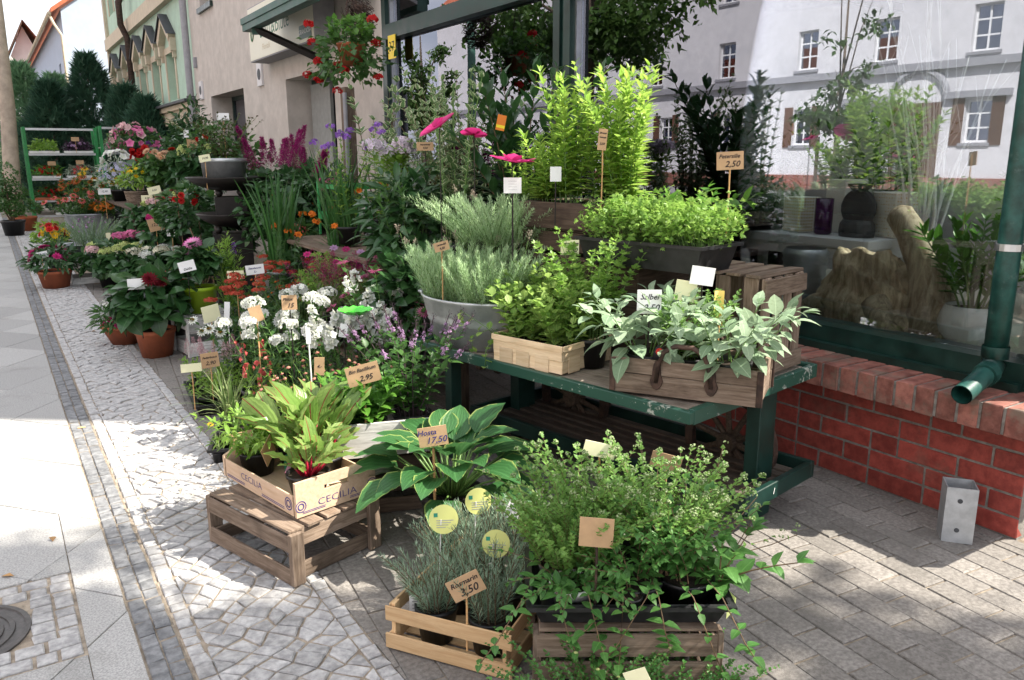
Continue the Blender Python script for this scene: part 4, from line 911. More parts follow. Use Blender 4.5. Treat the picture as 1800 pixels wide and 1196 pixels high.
def wheel(par, x, y, r):
    g = G(); n = 30; prof = [(r, -.018), (r, .018), (r-.035, .014), (r-.035, -.014)]
    for k in range(n):
        a = 2*PI*k/n
        for p, q in prof: g.v.append(np.array([[q, p*math.cos(a), p*math.sin(a)]])); g.a.append(np.zeros((1, 3))); g.n += 1
    for k in range(n):
        for i in range(4): g.f.append((k*4+i, k*4+(i+1) % 4, ((k+1) % n)*4+(i+1) % 4, ((k+1) % n)*4+i))
    w_ = ob('wheel', g.mesh('wheel'), M['iron'], par, (x, y, r))
    for k in range(10):
        a = 2*PI*k/10+.2; q = G(); q.tube([(0, .04*math.cos(a), .04*math.sin(a)), (0, (r-.03)*math.cos(a), (r-.03)*math.sin(a))], [.014, .011], 7); ob('spoke', q.mesh('spoke'), M['wdark'], w_)
    q = G(); q.tube([(-.04, 0, 0), (.04, 0, 0)], .042, 12); ob('hub', q.mesh('hub'), M['wdark'], w_)
wheel(ct, .74, .28, .215); wheel(ct, .74, CL-.3, .215)

# ---- zinc tub with lavender
def cartp(v, u): c, s = math.cos(R(10.5)), math.sin(R(10.5)); return (-1.21+c*v-s*u, .48+s*v+c*u)
tx, ty = cartp(.17, 1.27)
tb = thing('zinc_tub', 'shiny oval zinc tub of silvery lavender on the cart', 'tub', (tx, ty, .580), R(100.5))
g = G(); g.lathe([(.20, 0), (.205, .0), (.228, .10), (.234, .105), (.231, .113), (.237, .123), (.234, .132), (.241, .142), (.258, .205), (.266, .212), (.262, .22), (.252, .215), (.225, .12), (.2, .02)], 40, 1.12, .78); g.disc(.2, .015, 40, 1.12, .78)
ob('shell', g.mesh('tub', smooth=True), M['zinc'], tb)
for s in (-1, 1):
    g = G(); g.tube([(s*.28, -.06, .195), (s*.345, -.055, .20), (s*.36, -.03, .20), (s*.36, .03, .20), (s*.345, .055, .20), (s*.28, .06, .195)], .007, 8); ob('handle', g.mesh('h', smooth=True), M['zinc'], tb)
def lavender(label, x, y, z, seed, n=60, h=.42, spread=.20, r0=.15, potr=.1, sx=1, sy=1, rz=0, fl=9, pm='blackpl', nodes=26):
    t = thing('lavender', label, 'plant', (x, y, z), rz, group='silvery lavender bushes'); pl = PlantAt(t, seed)
    pot(t, potr, .15, pm, sx=sx, sy=sy, z=0)
    tips = pl.stems(n, h, r0, spread, 'needle', .042, nodes, 4, 58, 'lav', t0=.08, prof=.6, sr=.0018, sx=sx, sy=sy, c=(0, 0, .12), twist=.8)
    for k in range(fl):
        p, d = tips[k]; d2 = d+pl.r.normal(0, .25, 3); q = p+d2*.04; pl.line(p, q, .0012); pl.plume('flower_spike', 'dryf', q, d2, .04, .009, 40, .012, .3)
    pl.build(t, LM); return t
a = R(100.5); dx, dy = math.cos(a)*.11, math.sin(a)*.11
lavender('lavender bush on the left in the zinc tub', tx+dx, ty+dy, .60, 201, 95, .30, .11, .15)
lavender('lavender bush on the right in the zinc tub beside the balm', tx-dx, ty-dy, .60, 202, 95, .29, .11, .15)
bx_ = crate('wooden_crate', 'dark crate hidden behind the zinc tub holding the rear lavender', (*cartp(.52, 1.40), .577), R(10.5), .34, .30, .26, 'wdark', rows=3, bottom='up', group='dark wooden crates on the cart')
lavender('wide rear lavender bush raised behind the zinc tub', *cartp(.46, 1.42), .855, 203, 110, .25, .26, .20, .12, sx=.8, sy=1.2, rz=R(10.5))
# ---- chip basket with lemon balm
bk = thing('chip_basket', 'pale woven chip basket of bright lemon balm on the cart', 'basket', (-1.185, 1.285, .579), R(-75)); rn = random.Random(5)
bl, bw_, bh = .36, .32, .105
for s in (-1, 1):
    for k, (z, hh) in enumerate(((.03, .05), (.078, .046))):
        piece('side_strip', (bl, .003, hh), M['wchip'], bk, (0, s*(bw_/2+(.002 if k else 0)), z), bev=.001, wob=.0012, seed=k)
        piece('end_strip', (bw_, .003, hh), M['wchip'], bk, (s*(bl/2+(.002 if k else 0)), 0, z), (0, 0, PI/2), bev=.001, wob=.0012, seed=k+2)
    for x in (-.11, -.02, .08): piece('upright', (.07, .003, bh*.62), M['wchip'], bk, (x, s*(bw_/2+.004), bh*.33), bev=.001, wob=.001, seed=4)
    for y in (-.09, .03): piece('upright', (.07, .003, bh*.62), M['wchip'], bk, (s*(bl/2+.004), y, bh*.33), (0, 0, PI/2), bev=.001, wob=.001, seed=5)
    piece('rim_strip', (bl+.012, .006, .022), M['wchip'], bk, (0, s*(bw_/2+.006), bh), bev=.001, wob=.001, seed=6); piece('rim_strip', (bw_+.0, .006, .022), M['wchip'], bk, (s*(bl/2+.006), 0, bh), (0, 0, PI/2), bev=.001, wob=.001, seed=7)
piece('base', (bl-.01, bw_-.01, .004), M['wchip'], bk, (0, 0, .006), bev=.001)
def balm(label, x, y, z, seed, n=30, h=.24, sp=.11):
    t = thing('lemon_balm', label, 'plant', (x, y, z), group='lemon balm pots in the chip basket'); pl = PlantAt(t, seed); pot(t, .065, .09)
    pl.stems(n, h, .06, sp, 'round', .052, 7, 2, 62, 'balm', t0=.12, prof=.55, sr=.0018, c=(0, 0, .06)); pl.build(t, LM); return t
for k, (lb, x, y) in enumerate((('lemon balm at the front left corner of the chip basket', -1.27, 1.36), ('lemon balm at the front right corner of the chip basket', -1.205, 1.17), ('lemon balm at the back left of the chip basket', -1.13, 1.40), ('lemon balm at the back right of the chip basket', -1.07, 1.22))): balm(lb, x, y, .587, 210+k, 30, .25+.02*k)
t = thing('trailing_balm', 'thin trailing balm shoot hanging over the basket edge before the tub', 'plant', (-1.33, 1.43, .60)); pl = PlantAt(t, 219)
pot(t, .03, .05)
for q, e in enumerate(((-.14, .12, .12), (-.12, .05, .02), (-.10, -.02, -.03))):
    pts = [(0, 0, .04), (e[0]*.4, e[1]*.4, .11), (e[0], e[1], e[2]+.06), (e[0]*1.05, e[1], e[2]-.01)]; pl.stem.tube(pts, .0016, 4); pts = np.array(pts)
    for k in range(9):
        f_ = k/8*2.99; i = int(f_); p = pts[i]+(pts[i+1]-pts[i])*(f_-i); pl.put('foliage', 'balm', 'round', p, rdir(pl.r, 1)[0]+[0, 0, -.2], .035, UP)
pl.build(t, LM)
# ---- handled wooden box with sage and oregano
sb = thing('handled_box', 'weathered wooden box with a rusty iron handle on the cart corner', 'box', (-1.03, .645, .589), R(-58))
L_, W_, H_ = .53, .27, .125
for s in (-1, 1):
    piece('side_board', (L_-.02, .014, H_*.55), M['wgrey'], sb, (0, s*(W_/2-.007), H_*.275), bev=.002, wob=.0015, seed=1); piece('side_board', (L_-.02, .014, H_*.43), M['wgrey'], sb, (0, s*(W_/2-.007), H_*.78), bev=.002, wob=.0015, seed=2)
    piece('end_board', (W_-.03, .014, H_), M['wgrey'], sb, (s*(L_/2-.02), 0, H_*.5), (0, 0, PI/2), bev=.002, wob=.0015, seed=3)
    for q in (-1, 1): piece('corner_iron', (.022, .006, H_*.98), M['iron'], sb, (q*(L_/2-.012), s*(W_/2+.001), H_*.5), bev=.002)
    g = G(); g.tube([(-.095, s*(W_/2+.008), .05), (-.085, s*(W_/2+.010), .12), (-.07, s*(W_/2+.012), .16), (-.03, s*(W_/2+.013), .185), (.03, s*(W_/2+.013), .185), (.07, s*(W_/2+.012), .16), (.085, s*(W_/2+.010), .12), (.095, s*(W_/2+.008), .05)], [.008, .0085, .009, .009, .009, .009, .0085, .008], 8); hd = ob('handle', g.mesh('h', smooth=True), M['iron'], sb)
    for q in (-1, 1):
        g = G(); pr = [(math.cos(a_)*.026*(1.0 if math.sin(a_) < 0 else .62), math.sin(a_)*.055) for a_ in np.linspace(0, 2*PI, 16, endpoint=False)]; n = 16
        g.add([(q*.094+x, s*(W_/2+.001), .075+z) for x, z in pr]+[(q*.094+x*.9, s*(W_/2+.008), .075+z*.95) for x, z in pr], [(i, (i+1) % n, n+(i+1) % n, n+i) for i in range(n)]+[tuple(n+i for i in range(n))]); ob('handle_plate', g.mesh('pl'), M['iron'], hd)
piece('base_board', (L_-.03, W_-.03, .012), M['wgrey'], sb, (0, 0, .008), bev=.002)
def boxp(o, lx, ly): c, s = math.cos(o.rotation_euler.z), math.sin(o.rotation_euler.z); return (o.location.x+c*lx-s*ly, o.location.y+s*lx+c*ly)
def sage(label, x, y, z, seed, n=13, h=.24, sp=.2, sz=.115):
    t = thing('sage', label, 'plant', (x, y, z), group='sage plants in the handled box'); pl = PlantAt(t, seed); pot(t, .075, .11)
    pl.stems(n, h, .05, sp, 'sage', sz, 5, 2, 72, 'sage', t0=.25, prof=.5, sr=.003, c=(0, 0, .09), bend=1.2); pl.mound(14, .11, .11, .06, 'sage', sz, 'sage', (0, 0, .13), .8, .8, low=-.1)
    pl.build(t, LM); return t
sage('sage with hanging grey leaves at the left end of the handled box', *boxp(sb, -.165, -.02), .603, 221, 10, .22)
sage('large sage at the right end of the handled box', *boxp(sb, .13, -.02), .603, 222, 12, .23, .22)
t = thing('oregano', 'small leaved oregano in the middle of the handled box', 'plant', (*boxp(sb, -.02, .03), .603)); pl = PlantAt(t, 223); pot(t, .07, .10); pl.stems(36, .25, .07, .09, 'round2', .024, 13, 2, 65, 'oreg', t0=.1, prof=.4, sr=.0012, c=(0, 0, .08)); pl.build(t, LM)
t = thing('plant_tag', 'black plant tag with a red dot in the left sage pot', 'tag', (*boxp(sb, -.10, -.085), .65), R(-50)); g = G(); pr = [(math.cos(a_)*.024, .05+math.sin(a_)*.06) for a_ in np.linspace(0, 2*PI, 16, endpoint=False)]; g.add([(x, 0, z) for x, z in pr]+[(x, .002, z) for x, z in pr], [tuple(range(16)), tuple(range(31, 15, -1))]); ob('label', g.mesh('l'), M['blackpl'], t); g = G(); g.tube([(0, -.0005, .085), (0, -.0018, .085)], .013, 12); ob('red_dot', g.mesh('d'), plain('red_print', (.6, .03, .02), .4), t)
# ---- upright crate with the parsley tray
uc = thing('wooden_crate', 'weathered slatted crate stood on end at the right of the cart', 'crate', (*cartp(.66, .21), .577), R(10.5), group='weathered grey crates')
for k in range(4): piece('slat', (.375, .055, .01), M['wgrey'], uc, (-.122+k*.081, -.165, .197), (0, PI/2, PI/2), bev=.002, wob=.0015, seed=k)
for z in (.045, .345): piece('batten', (.31, .012, .065), M['wgrey'], uc, (0, -.1765, z+.002), bev=.002, wob=.0015, seed=4)
for s in (-1, 1):
    for k in range(3): piece('side_slat', (.375, .06, .009), M['wgrey'], uc, (s*.152, -.12+k*.12, .197), (0, PI/2, 0), bev=.002, wob=.0015, seed=k)
for k in range(4): piece('top_slat', (.33, .06, .012), M['wgrey'], uc, (0, -.13+k*.085, .392), bev=.002, wob=.0015, seed=k)
pt = tray('window_box', 'long black plastic window box of curly parsley on the upright crate', (*cartp(.46, .50), .976), R(100.5), .60, .25, .105, cat='planter')
c2_ = crate('wooden_crate', 'dark crate under the left end of the parsley box', (*cartp(.60, .72), .577), R(10.5), .36, .34, .38, 'wdark', rows=3, bottom='up', group='dark wooden crates on the cart')
def parsley(label, x, y, z, seed, n=70, h=.20):
    t = thing('parsley', label, 'plant', (x, y, z), group='curly parsley in the black window box'); pl = PlantAt(t, seed); pot(t, .07, .085)
    tips = pl.stems(n, h, .07, .075, None, sr=.0014, c=(0, 0, .05), hv=.6)
    P = np.array([p for p, d in tips]); m_ = len(P)
    for k in range(17): pl.put('foliage', 'parsley', 'frond5', P+pl.r.normal(0, .022, (m_, 3)), rdir(pl.r, m_)+[0, 0, .5], .023*pl.r.uniform(.7, 1.2, m_), UP+pl.r.normal(0, .5, (m_, 3)))
    pl.build(t, LM); return t
for k, (lb, u) in enumerate((('leftmost parsley pot in the black window box', .68), ('parsley pot second from left in the window box', .55), ('parsley pot third from left in the window box', .41), ('rightmost parsley pot in the black window box', .29))): parsley(lb, *cartp(.45, u), .984, 230+k, 75, .17+.02*(k % 2))
wf = thing('wire_fence', 'low dark wire support around the parsley', 'wire frame', (*cartp(.46, .50), .99), R(100.5))
for s in (-1, 1):
    for z in (.07, .16):
        g = G(); g.tube([(-.24, s*.105, z), (.24, s*.105, z)], .0016, 5); ob('wire', g.mesh('w'), M['blackm'], wf)
for k in range(5):
    g = G(); g.tube([(-.22+k*.11, -.105, 0), (-.22+k*.11, -.105, .16)], .0016, 5); ob('wire', g.mesh('w'), M['blackm'], wf)
t = thing('pepper_shoot', 'leafy shoot with drooping green leaves right of the parsley', 'plant', (*cartp(.60, .40), .985)); pl = PlantAt(t, 236); pot(t, .05, .08)
pl.stems(5, .24, .03, .26, 'ov', .07, 5, 2, 95, 'basil', t0=.3, prof=.3, sr=.003, c=(0, 0, .06), sx=1.0, sy=.3); pl.build(t, LM)
# ---- dark crate with verbena
dc = crate('wooden_crate', 'tall dark slatted crate carrying the verbena box', (*cartp(.62, 1.0), .577), R(100.5), .50, .34, .50, 'wdark', rows=5, sh=.085, bottom='up', group='dark wooden crates on the cart')
vb = thing('planter_box', 'dark weathered long wooden box with tall lemon verbena', 'planter', (*cartp(.60, .94), 1.091), R(100.5))
L_, W_, H_ = .60, .34, .115
for s in (-1, 1):
    piece('side_board', (L_, .014, H_), M['wdark'], vb, (0, s*(W_/2-.007), H_/2), bev=.002, wob=.001, seed=1); piece('end_board', (W_-.03, .014, H_), M['wdark'], vb, (s*(L_/2-.008), 0, H_/2), (0, 0, PI/2), bev=.002, wob=.001, seed=2)
    for q in (-1, 1): piece('corner_iron', (.008, .008, H_), M['iron'], vb, (q*(L_/2+.001), s*(W_/2+.001), H_/2), bev=.002)
piece('base_board', (L_-.04, W_-.04, .01), M['wdark'], vb, (0, 0, .008), bev=.002)
def verbena(label, x, y, z, seed, n=9, h=.55, sp=.12, mat='verb', sz=.085, nodes=17, nm='lemon_verbena', grp='tall lemon verbena plants'):
    t = thing(nm, label, 'plant', (x, y, z), group=grp); pl = PlantAt(t, seed); pot(t, .085, .10)
    tips = pl.stems(n, h, .05, sp, 'lance', sz, nodes, 3, 66, mat, t0=.10, prof=.75, sr=.003, c=(0, 0, .08), twist=1.05, hv=.35); pl.build(t, LM); return t
for k, (lb, u, v, h) in enumerate((('verbena at the left of the dark box, lower growth', 1.16, .56, .32), ('tall verbena left of centre in the dark box', 1.02, .52, .60), ('tallest verbena in the middle of the dark box', .88, .60, .63), ('bushy verbena at the right end of the dark box', .74, .56, .58), ('verbena at the back of the dark box against the window', .86, .68, .60))): verbena(lb, *cartp(v, u), 1.104, 240+k, 10, h)
t = thing('mint_pot', 'small green mint left of the verbena', 'plant', (*cartp(.55, 1.30), 1.12)); pl = PlantAt(t, 246); pot(t, .06, .08); pl.stems(16, .28, .05, .14, 'ov', .04, 9, 2, 62, 'verb', sr=.002, c=(0, 0, .07)); pl.build(t, LM)
t = thing('cress_pot', 'tall feathery salad burnet behind the lemon balm', 'plant', (*cartp(.22, .62), .58)); pl = PlantAt(t, 247); pot(t, .07, .12); pl.stems(15, .45, .06, .13, 'frond', .045, 14, 3, 65, 'parsley', sr=.0022, c=(0, 0, .10), prof=.6); pl.build(t, LM)
t = thing('watercress', 'low green cress with its cream sign behind the basket', 'plant', (*cartp(.34, .85), .58)); pl = PlantAt(t, 248); pot(t, .08, .12); pl.stems(26, .30, .07, .12, 'ov', .05, 8, 2, 65, 'balm', sr=.002, c=(0, 0, .10)); pl.build(t, LM)

# ---------------------------------------------------------------- front row on the paving
gc = crate('wooden_crate', 'weathered grey crate turned upside down under the printed box', (-2.264, 1.415, 0), R(-72.4), .50, .385, .185, 'wgrey', rows=2, sh=.058, bottom='up', nb=5, ends='out', group='weathered grey crates', th=.011, postw=.05)
cb = thing('printed_fruit_box', 'pale wooden fruit box printed CECILIA with chard on the grey crate', 'box', (-2.215, 1.49, .2025), R(-78)); L_, W_ = .53, .325
for s in (-1, 1):
    piece('side_board', (L_-.03, .006, .075), M['wbox'], cb, (0, s*(W_/2-.003), .04), bev=.001, wob=.0006, seed=1)
    # end board with hand hole and stepped shoulder
    g = G(); h1, h2 = .125, .082; w = W_/2; prof = [(-w, 0), (w, 0), (w, h2), (w-.035, h2+.008), (w-.055, h1-.012), (w-.075, h1), (-w, h1)] if True else 0
    x0, x1 = (L_/2-.006, L_/2+.007)
    hole = [(-.045, .072), (.045, .072), (.052, .081), (.045, .09), (-.045, .09), (-.052, .081)]
    # split in strips round the hole so that it is a real opening
    parts_ = [[(-w, 0), (w, 0), (w, .072), (-w, .072)], [(-w, .072), (-.05, .072), (-.05, .09), (-w, .09)], [(.05, .072), (w, .072), (w, h2), (w-.02, .09), (.05, .09)], [(-w, .09), (w-.02, .09), (w-.035, .098), (w-.055, h1-.012), (w-.075, h1), (-w, h1)]]
    for p in parts_:
        n = len(p); g.add([(x0, y, z+.002) for y, z in p]+[(x1, y, z+.002) for y, z in p], [tuple(range(n-1, -1, -1)), tuple(range(n, 2*n))]+[(i, (i+1) % n, n+(i+1) % n, n+i) for i in range(n)])
    e = ob('end_board', g.mesh('end'), M['wbox'], cb, (0, 0, 0), (0, 0, 0 if s > 0 else PI))
    if s > 0:
        lettering(e, 'CECILIA', .036, M['blueink'], (x1+.001, .0, .036), (R(90), 0, R(90)), shear=0, sx=1.25, thin=-.0004)
        for y0, y1 in ((-.14, -.05), (.05, .13)):
            for z in (.012, .017): q = G(); q.box(x1+.0005, x1+.001, y0, y1, z, z+.002); ob('print_line', q.mesh('l'), M['blueink'], e)
        for y in (-.145, .145):
            q = G(); q.lathe([(.018, 0), (.021, 0)], 16); q.lathe([(.009, .0), (.013, 0)], 12); ob('print_emblem', q.mesh('em'), M['blueink'], e, (x1+.0012, y, .04), (0, R(90), 0))
sd = [o for o in bpy.data.objects if o.parent == cb and o.name.startswith('side_board')][0]
lettering(cb, 'CECILIA', .036, M['blueink'], (-.045, -W_/2-.0012, .045), (R(90), 0, 0), shear=0, sx=1.25, thin=-.0004)
for x0, x1 in ((-.24, -.10), (.03, .19)):
    for z in (.012, .018): q = G(); q.box(x0, x1, -W_/2-.001, -W_/2-.0005, z, z+.0025); ob('print_line', q.mesh('l'), M['blueink'], cb)
q = G(); q.lathe([(.02, 0), (.024, 0)], 16); q.lathe([(.010, .0), (.015, 0)], 12); ob('print_emblem', q.mesh('em'), M['blueink'], cb, (.222, -W_/2-.0014, .042), (R(90), 0, 0))
piece('base_board', (L_-.03, W_-.02, .005), M['wbox'], cb, (0, 0, .005), bev=.001)
def splitleaves(par, pl, key, tm, mat, name='leaf'):
    gg = pl.L.pop(key); pl.order.remove(key); tv, tf, ta = T_[tm]; V = np.concatenate(gg.v).reshape(-1, len(tv), 3); A = np.concatenate(gg.a).reshape(-1, len(tv), 3)
    for i in range(len(V)):
        g2 = G(); g2.addmany(V[i:i+1], tf, A[i:i+1]); ob(name, g2.mesh(name, smooth=True, attr=True), LM[mat], par)
REDST = plain('red_chard_stalk', (.34, .012, .035), .4, var=.2)
def chard(label, lx, ly, seed, n, lo, hi):
    t = thing('chard', label, 'plant', (*boxp(cb, lx, ly), .212), group='red veined chard in the printed box'); pl = PlantAt(t, seed); r = pl.r; pot(t, .075, .085)
    P = []; D = []; S = []
    for k in range(n):
        th = r.uniform(0, 2*PI); el = r.uniform(.75, 1.5); P.append((.02*math.cos(th), .02*math.sin(th), .07)); D.append((math.cos(th)*math.cos(el), math.sin(th)*math.cos(el), math.sin(el))); S.append(r.uniform(lo, hi)*(.7+.3*el/1.5))
    scatter(pl.g(('foliage', 'chard')), 'chard', np.array(P), np.array(D), UP*.6-np.array(D)*.2+r.normal(0, .35, (n, 3)), np.array(S), rng=r)
    for p, d, s in zip(P, D, S): p = np.array(p); pl.stem.tube([p, p+np.array(d)*s*.2, p+np.array(d)*s*.42], [.0048, .004, .0022], 5)
    splitleaves(t, pl, ('foliage', 'chard'), 'chard', 'chard'); pl.build(t, dict(LM, stalk=REDST), 'stalk'); return t
chard('tall red stemmed chard at the back of the printed box', -.02, .06, 301, 30, .20, .38); chard('low chard at the front of the printed box', .13, -.03, 302, 30, .12, .24); chard('chard leaning over the right side of the printed box', .02, .10, 303, 22, .18, .34)
t = thing('rocket_pot', 'bushy green rocket in a black pot at the left of the printed box', 'plant', (*boxp(cb, -.19, -.06), .212)); pl = PlantAt(t, 304); pot(t, .07, .095)
pl.stems(26, .16, .05, .16, 'lance', .07, 7, 2, 70, 'phlox', sr=.0015, c=(0, 0, .08), droop=.03); pl.build(t, LM)
t = thing('herb_pot', 'leggy young herb spilling out of the far left corner of the printed box', 'plant', (*boxp(cb, -.19, .09), .212)); pl = PlantAt(t, 305); pot(t, .06, .09); pl.stems(20, .17, .05, .18, 'lance2', .05, 9, 2, 70, 'parsley', sr=.0013, c=(0, 0, .07)); pl.build(t, LM)
t = thing('plant_tag', 'pink and green plant tag stuck in front of the low chard', 'tag', (*boxp(cb, .06, -.07), .27), R(20)); g = G(); g.add([(-.012, 0, .0), (.012, 0, .0), (.016, 0, .05), (.008, 0, .085), (-.008, 0, .085), (-.016, 0, .05)], [(0, 1, 2, 3, 4, 5)]); ob('label', g.mesh('l'), pictmat('tag_print', ((.75, .05, .30), (.03, .22, .12), (.8, .45, .6)), 40), t)

# rosemary crate
rc = crate('wooden_crate', 'new pale wooden crate of rosemary pots in the foreground', (-1.935, .60, 0), R(-56.2), .40, .49, .145, 'wpale', rows=2, sh=.048, bottom='down', nb=6, th=.008, postw=.03)
def rosemary(label, lx, ly, seed, n=26, h=.22):
    t = thing('rosemary', label, 'plant', (*boxp(rc, lx, ly), .012), group='rosemary pots in the pale crate'); pl = PlantAt(t, seed); pot(t, .062, .11)
    pl.stems(n, h, .045, .09, 'needle2', .034, 20, 4, 55, 'rosem', t0=.05, prof=.5, sr=.002, c=(0, 0, .09), twist=.8); pl.build(t, LM, 'twig'); return t
for k, (lb, x, y, h) in enumerate((('rosemary pot at the front left of the pale crate', -.08, -.15, .19), ('rosemary pot at the front right of the pale crate', .09, -.14, .24), ('rosemary pot in the middle left of the pale crate', -.10, .02, .20), ('rosemary pot in the middle right of the pale crate', .08, .02, .27), ('rosemary pot at the back left of the pale crate', -.09, .16, .22), ('rosemary pot at the back right of the pale crate', .08, .17, .24))): rosemary(lb, x, y, 311+k, 28, h)
def roundtag(label, x, y, zb, zc, r_=.045, turn=0):
    t = thing('round_plant_tag', label, 'tag', (x, y, zb), camyaw(x, y)+R(turn), group='round yellow plant tags'); n = 24; pr = [(math.cos(2*PI*k/n)*r_, math.sin(2*PI*k/n)*r_) for k in range(n)]
    g = G(); g.add([(a_, -.001, b_) for a_, b_ in pr]+[(a_, .001, b_) for a_, b_ in pr], [tuple(range(n)), tuple(range(2*n-1, n-1, -1))]+[(i, n+i, n+(i+1) % n, (i+1) % n) for i in range(n)]); d = ob('disc', g.mesh('d'), plain('yellow_tag', (.62, .64, .22), .5, var=.04), t, (0, 0, zc-zb), (R(-12), 0, 0))
    q = G(); q.box(-.03, -.018, -.0018, -.0014, .008, .02); ob('green_mark', q.mesh('m'), plain('green_mark', (.02, .25, .16), .5), d)
    for k in range(4): q = G(); q.box(-.022, .03-.008*k, -.0018, -.0014, -.004-.007*k, -.002-.007*k); ob('print_line', q.mesh('l'), M['bluetape'], d)
    q = G(); q.tube([(-.02, -.003, -.02), (-.008, -.003, zc-zb)], .002, 6); ob('stick', q.mesh('s'), M['whitepl'], t)
roundtag('round yellow plant tag at the front left of the rosemary', *boxp(rc, -.12, -.02), .1, .325); roundtag('round yellow plant tag behind, at the back of the pale crate', *boxp(rc, -.06, .10), .1, .345, .042, 10); roundtag('round yellow plant tag half hidden by the rosemary', *boxp(rc, .06, -.03), .1, .285, .042, -8); roundtag('round yellow plant tag beside the oregano', *boxp(rc, .14, .06), .1, .32, .04, 5)
t = thing('pot_label', 'white barcode sticker sheet standing in the front left rosemary pot', 'label', (*boxp(rc, -.13, -.165), .075), camyaw(-2.1, .6)); q = G(); q.box(-.028, .028, -.001, .001, 0, .07); ob('sheet', q.mesh('s'), M['whitec'], t)
for k in range(4): q = G(); q.box(-.02, .018-.01*(k % 2), -.0018, -.0013, .05-.011*k, .053-.011*k); ob('print_line', q.mesh('l'), M['bluetape'], t)
# herb crate in front
hc = crate('wooden_crate', 'dark weathered crate carrying the big mint and oregano tray', (-1.745, .185, 0), R(-33), .46, .36, .225, 'wgrey', rows=3, sh=.062, bottom='up', nb=4, ends='out', group='weathered grey crates', postw=.05)
for o in bpy.data.objects:
    if o.parent == hc: o.data = withmat(o.data, M['wdark2']) if 'wdark2' in M else o.data
ht = tray('plant_tray', 'low black tray of mint and oregano on the dark crate', (-1.735, .19, .243), R(-33), .50, .36, .06, cat='tray')
def herb(nm, label, lx, ly, seed, fn, grp=None, pm='blackpl', pr=.075):
    t = thing(nm, label, 'plant', (*boxp(ht, lx, ly), .249), group=grp); pl = PlantAt(t, seed); pot(t, pr, .075, pm); fn(pl); pl.build(t, LM, 'twig'); return t
herb('oregano', 'dense bright oregano at the left of the black tray', -.15, .0, 321, lambda p: p.stems(100, .20, .085, .13, 'round2', .020, 17, 2, 62, 'oreg', t0=.08, prof=.3, sr=.0012, c=(0, 0, .08)), 'oregano in the front tray')
herb('oregano', 'flowering oregano at the back left of the black tray', -.08, .13, 322, lambda p: [p.ball('flower_head', 'oregfl', 'blob', q, .007, 9, .0032) for q, d in p.stems(60, .24, .085, .17, 'round2', .023, 18, 2, 62, 'oreg', t0=.08, prof=.4, sr=.0013, c=(0, 0, .08))], 'oregano in the front tray')
herb('oregano', 'tall flowering oregano at the right of the black tray', .12, .08, 323, lambda p: [p.ball('flower_head', 'oregfl', 'blob', q, .008, 9, .0034) for q, d in p.stems(95, .24, .09, .16, 'round2', .021, 16, 2, 62, 'oreg', t0=.08, prof=.35, sr=.0014, c=(0, 0, .08))], 'oregano in the front tray')
herb('mint', 'large leaved dark mint at the right front of the black tray', .16, -.06, 324, lambda p: p.stems(24, .18, .07, .15, 'ov', .048, 8, 2, 68, 'mintl', sr=.002, c=(0, 0, .08)), 'mint in the front tray', 'blackpl')
herb('mint', 'dark mint in the middle front of the black tray', .02, -.08, 325, lambda p: p.stems(28, .14, .075, .15, 'ov', .036, 8, 2, 68, 'mintl', sr=.002, c=(0, 0, .08)), 'mint in the front tray', 'blackpl')
herb('mint', 'mint trailing in the left front of the black tray', -.14, -.10, 326, lambda p: p.stems(18, .11, .06, .15, 'ov', .036, 8, 2, 68, 'mintl', sr=.0016, c=(0, 0, .06), droop=.06), 'mint in the front tray', 'whitepl', .06)
t = thing('trailing_mint', 'thin trailing mint runners hanging in front of the dark crate', 'plant', (*boxp(ht, .0, -.17), .285)); pl = PlantAt(t, 327); pot(t, .03, .04); rz_ = R(-33)
for q in range(9):
    lx = pl.r.uniform(-.26, .24); L1 = pl.r.uniform(.03, .20); side = pl.r.uniform(-.13, .13); wv = lambda x, y: (math.cos(rz_)*x-math.sin(rz_)*y, math.sin(rz_)*x+math.cos(rz_)*y)
    pts = np.array([(*wv(lx, .05), .06), (*wv(lx+side*.3, -.03), .05), (*wv(lx+side, -.055), -L1*.5), (*wv(lx+side*1.5, -.06-.03*pl.r.random()), -L1)]); pl.stem.tube(pts, .0015, 4)
    for k in range(8):
        f_ = k/7*2.99; i = int(f_); p = pts[i]+(pts[i+1]-pts[i])*(f_-i); dd = rdir(pl.r, 2); dd[1] = -dd[0]; pl.put('foliage', 'mintl', 'ov', np.array([p, p]), dd*[1, 1, .3]+[0, 0, .1], .034*pl.r.uniform(.7, 1.3), UP)
    pl.put('flower_head', 'lime', 'blob', pts[-1:], UP, .006)
pl.build(t, LM, 'twig')
t = thing('mint_branch', 'leafy mint branch with a yellowing leaf at the right of the tray', 'plant', (*boxp(ht, .24, -.07), .255)); pl = PlantAt(t, 328); pot(t, .03, .05); pl.stems(7, .17, .03, .17, 'ov', .085, 4, 2, 75, 'mintl', sr=.003, c=(0, 0, .03), sx=1, sy=.6); pl.put('yellow_leaf', 'lime', 'ov', [(.02, -.03, .03)], [(-.2, -.3, -.6)], .07, [(.2, -1, .2)]); pl.build(t, LM, 'twig')
t = thing('oregano_shoot', 'long thin flowering oregano shoot leaning out to the right', 'plant', (*boxp(ht, .20, .06), .275)); pl = PlantAt(t, 329); pot(t, .03, .05)
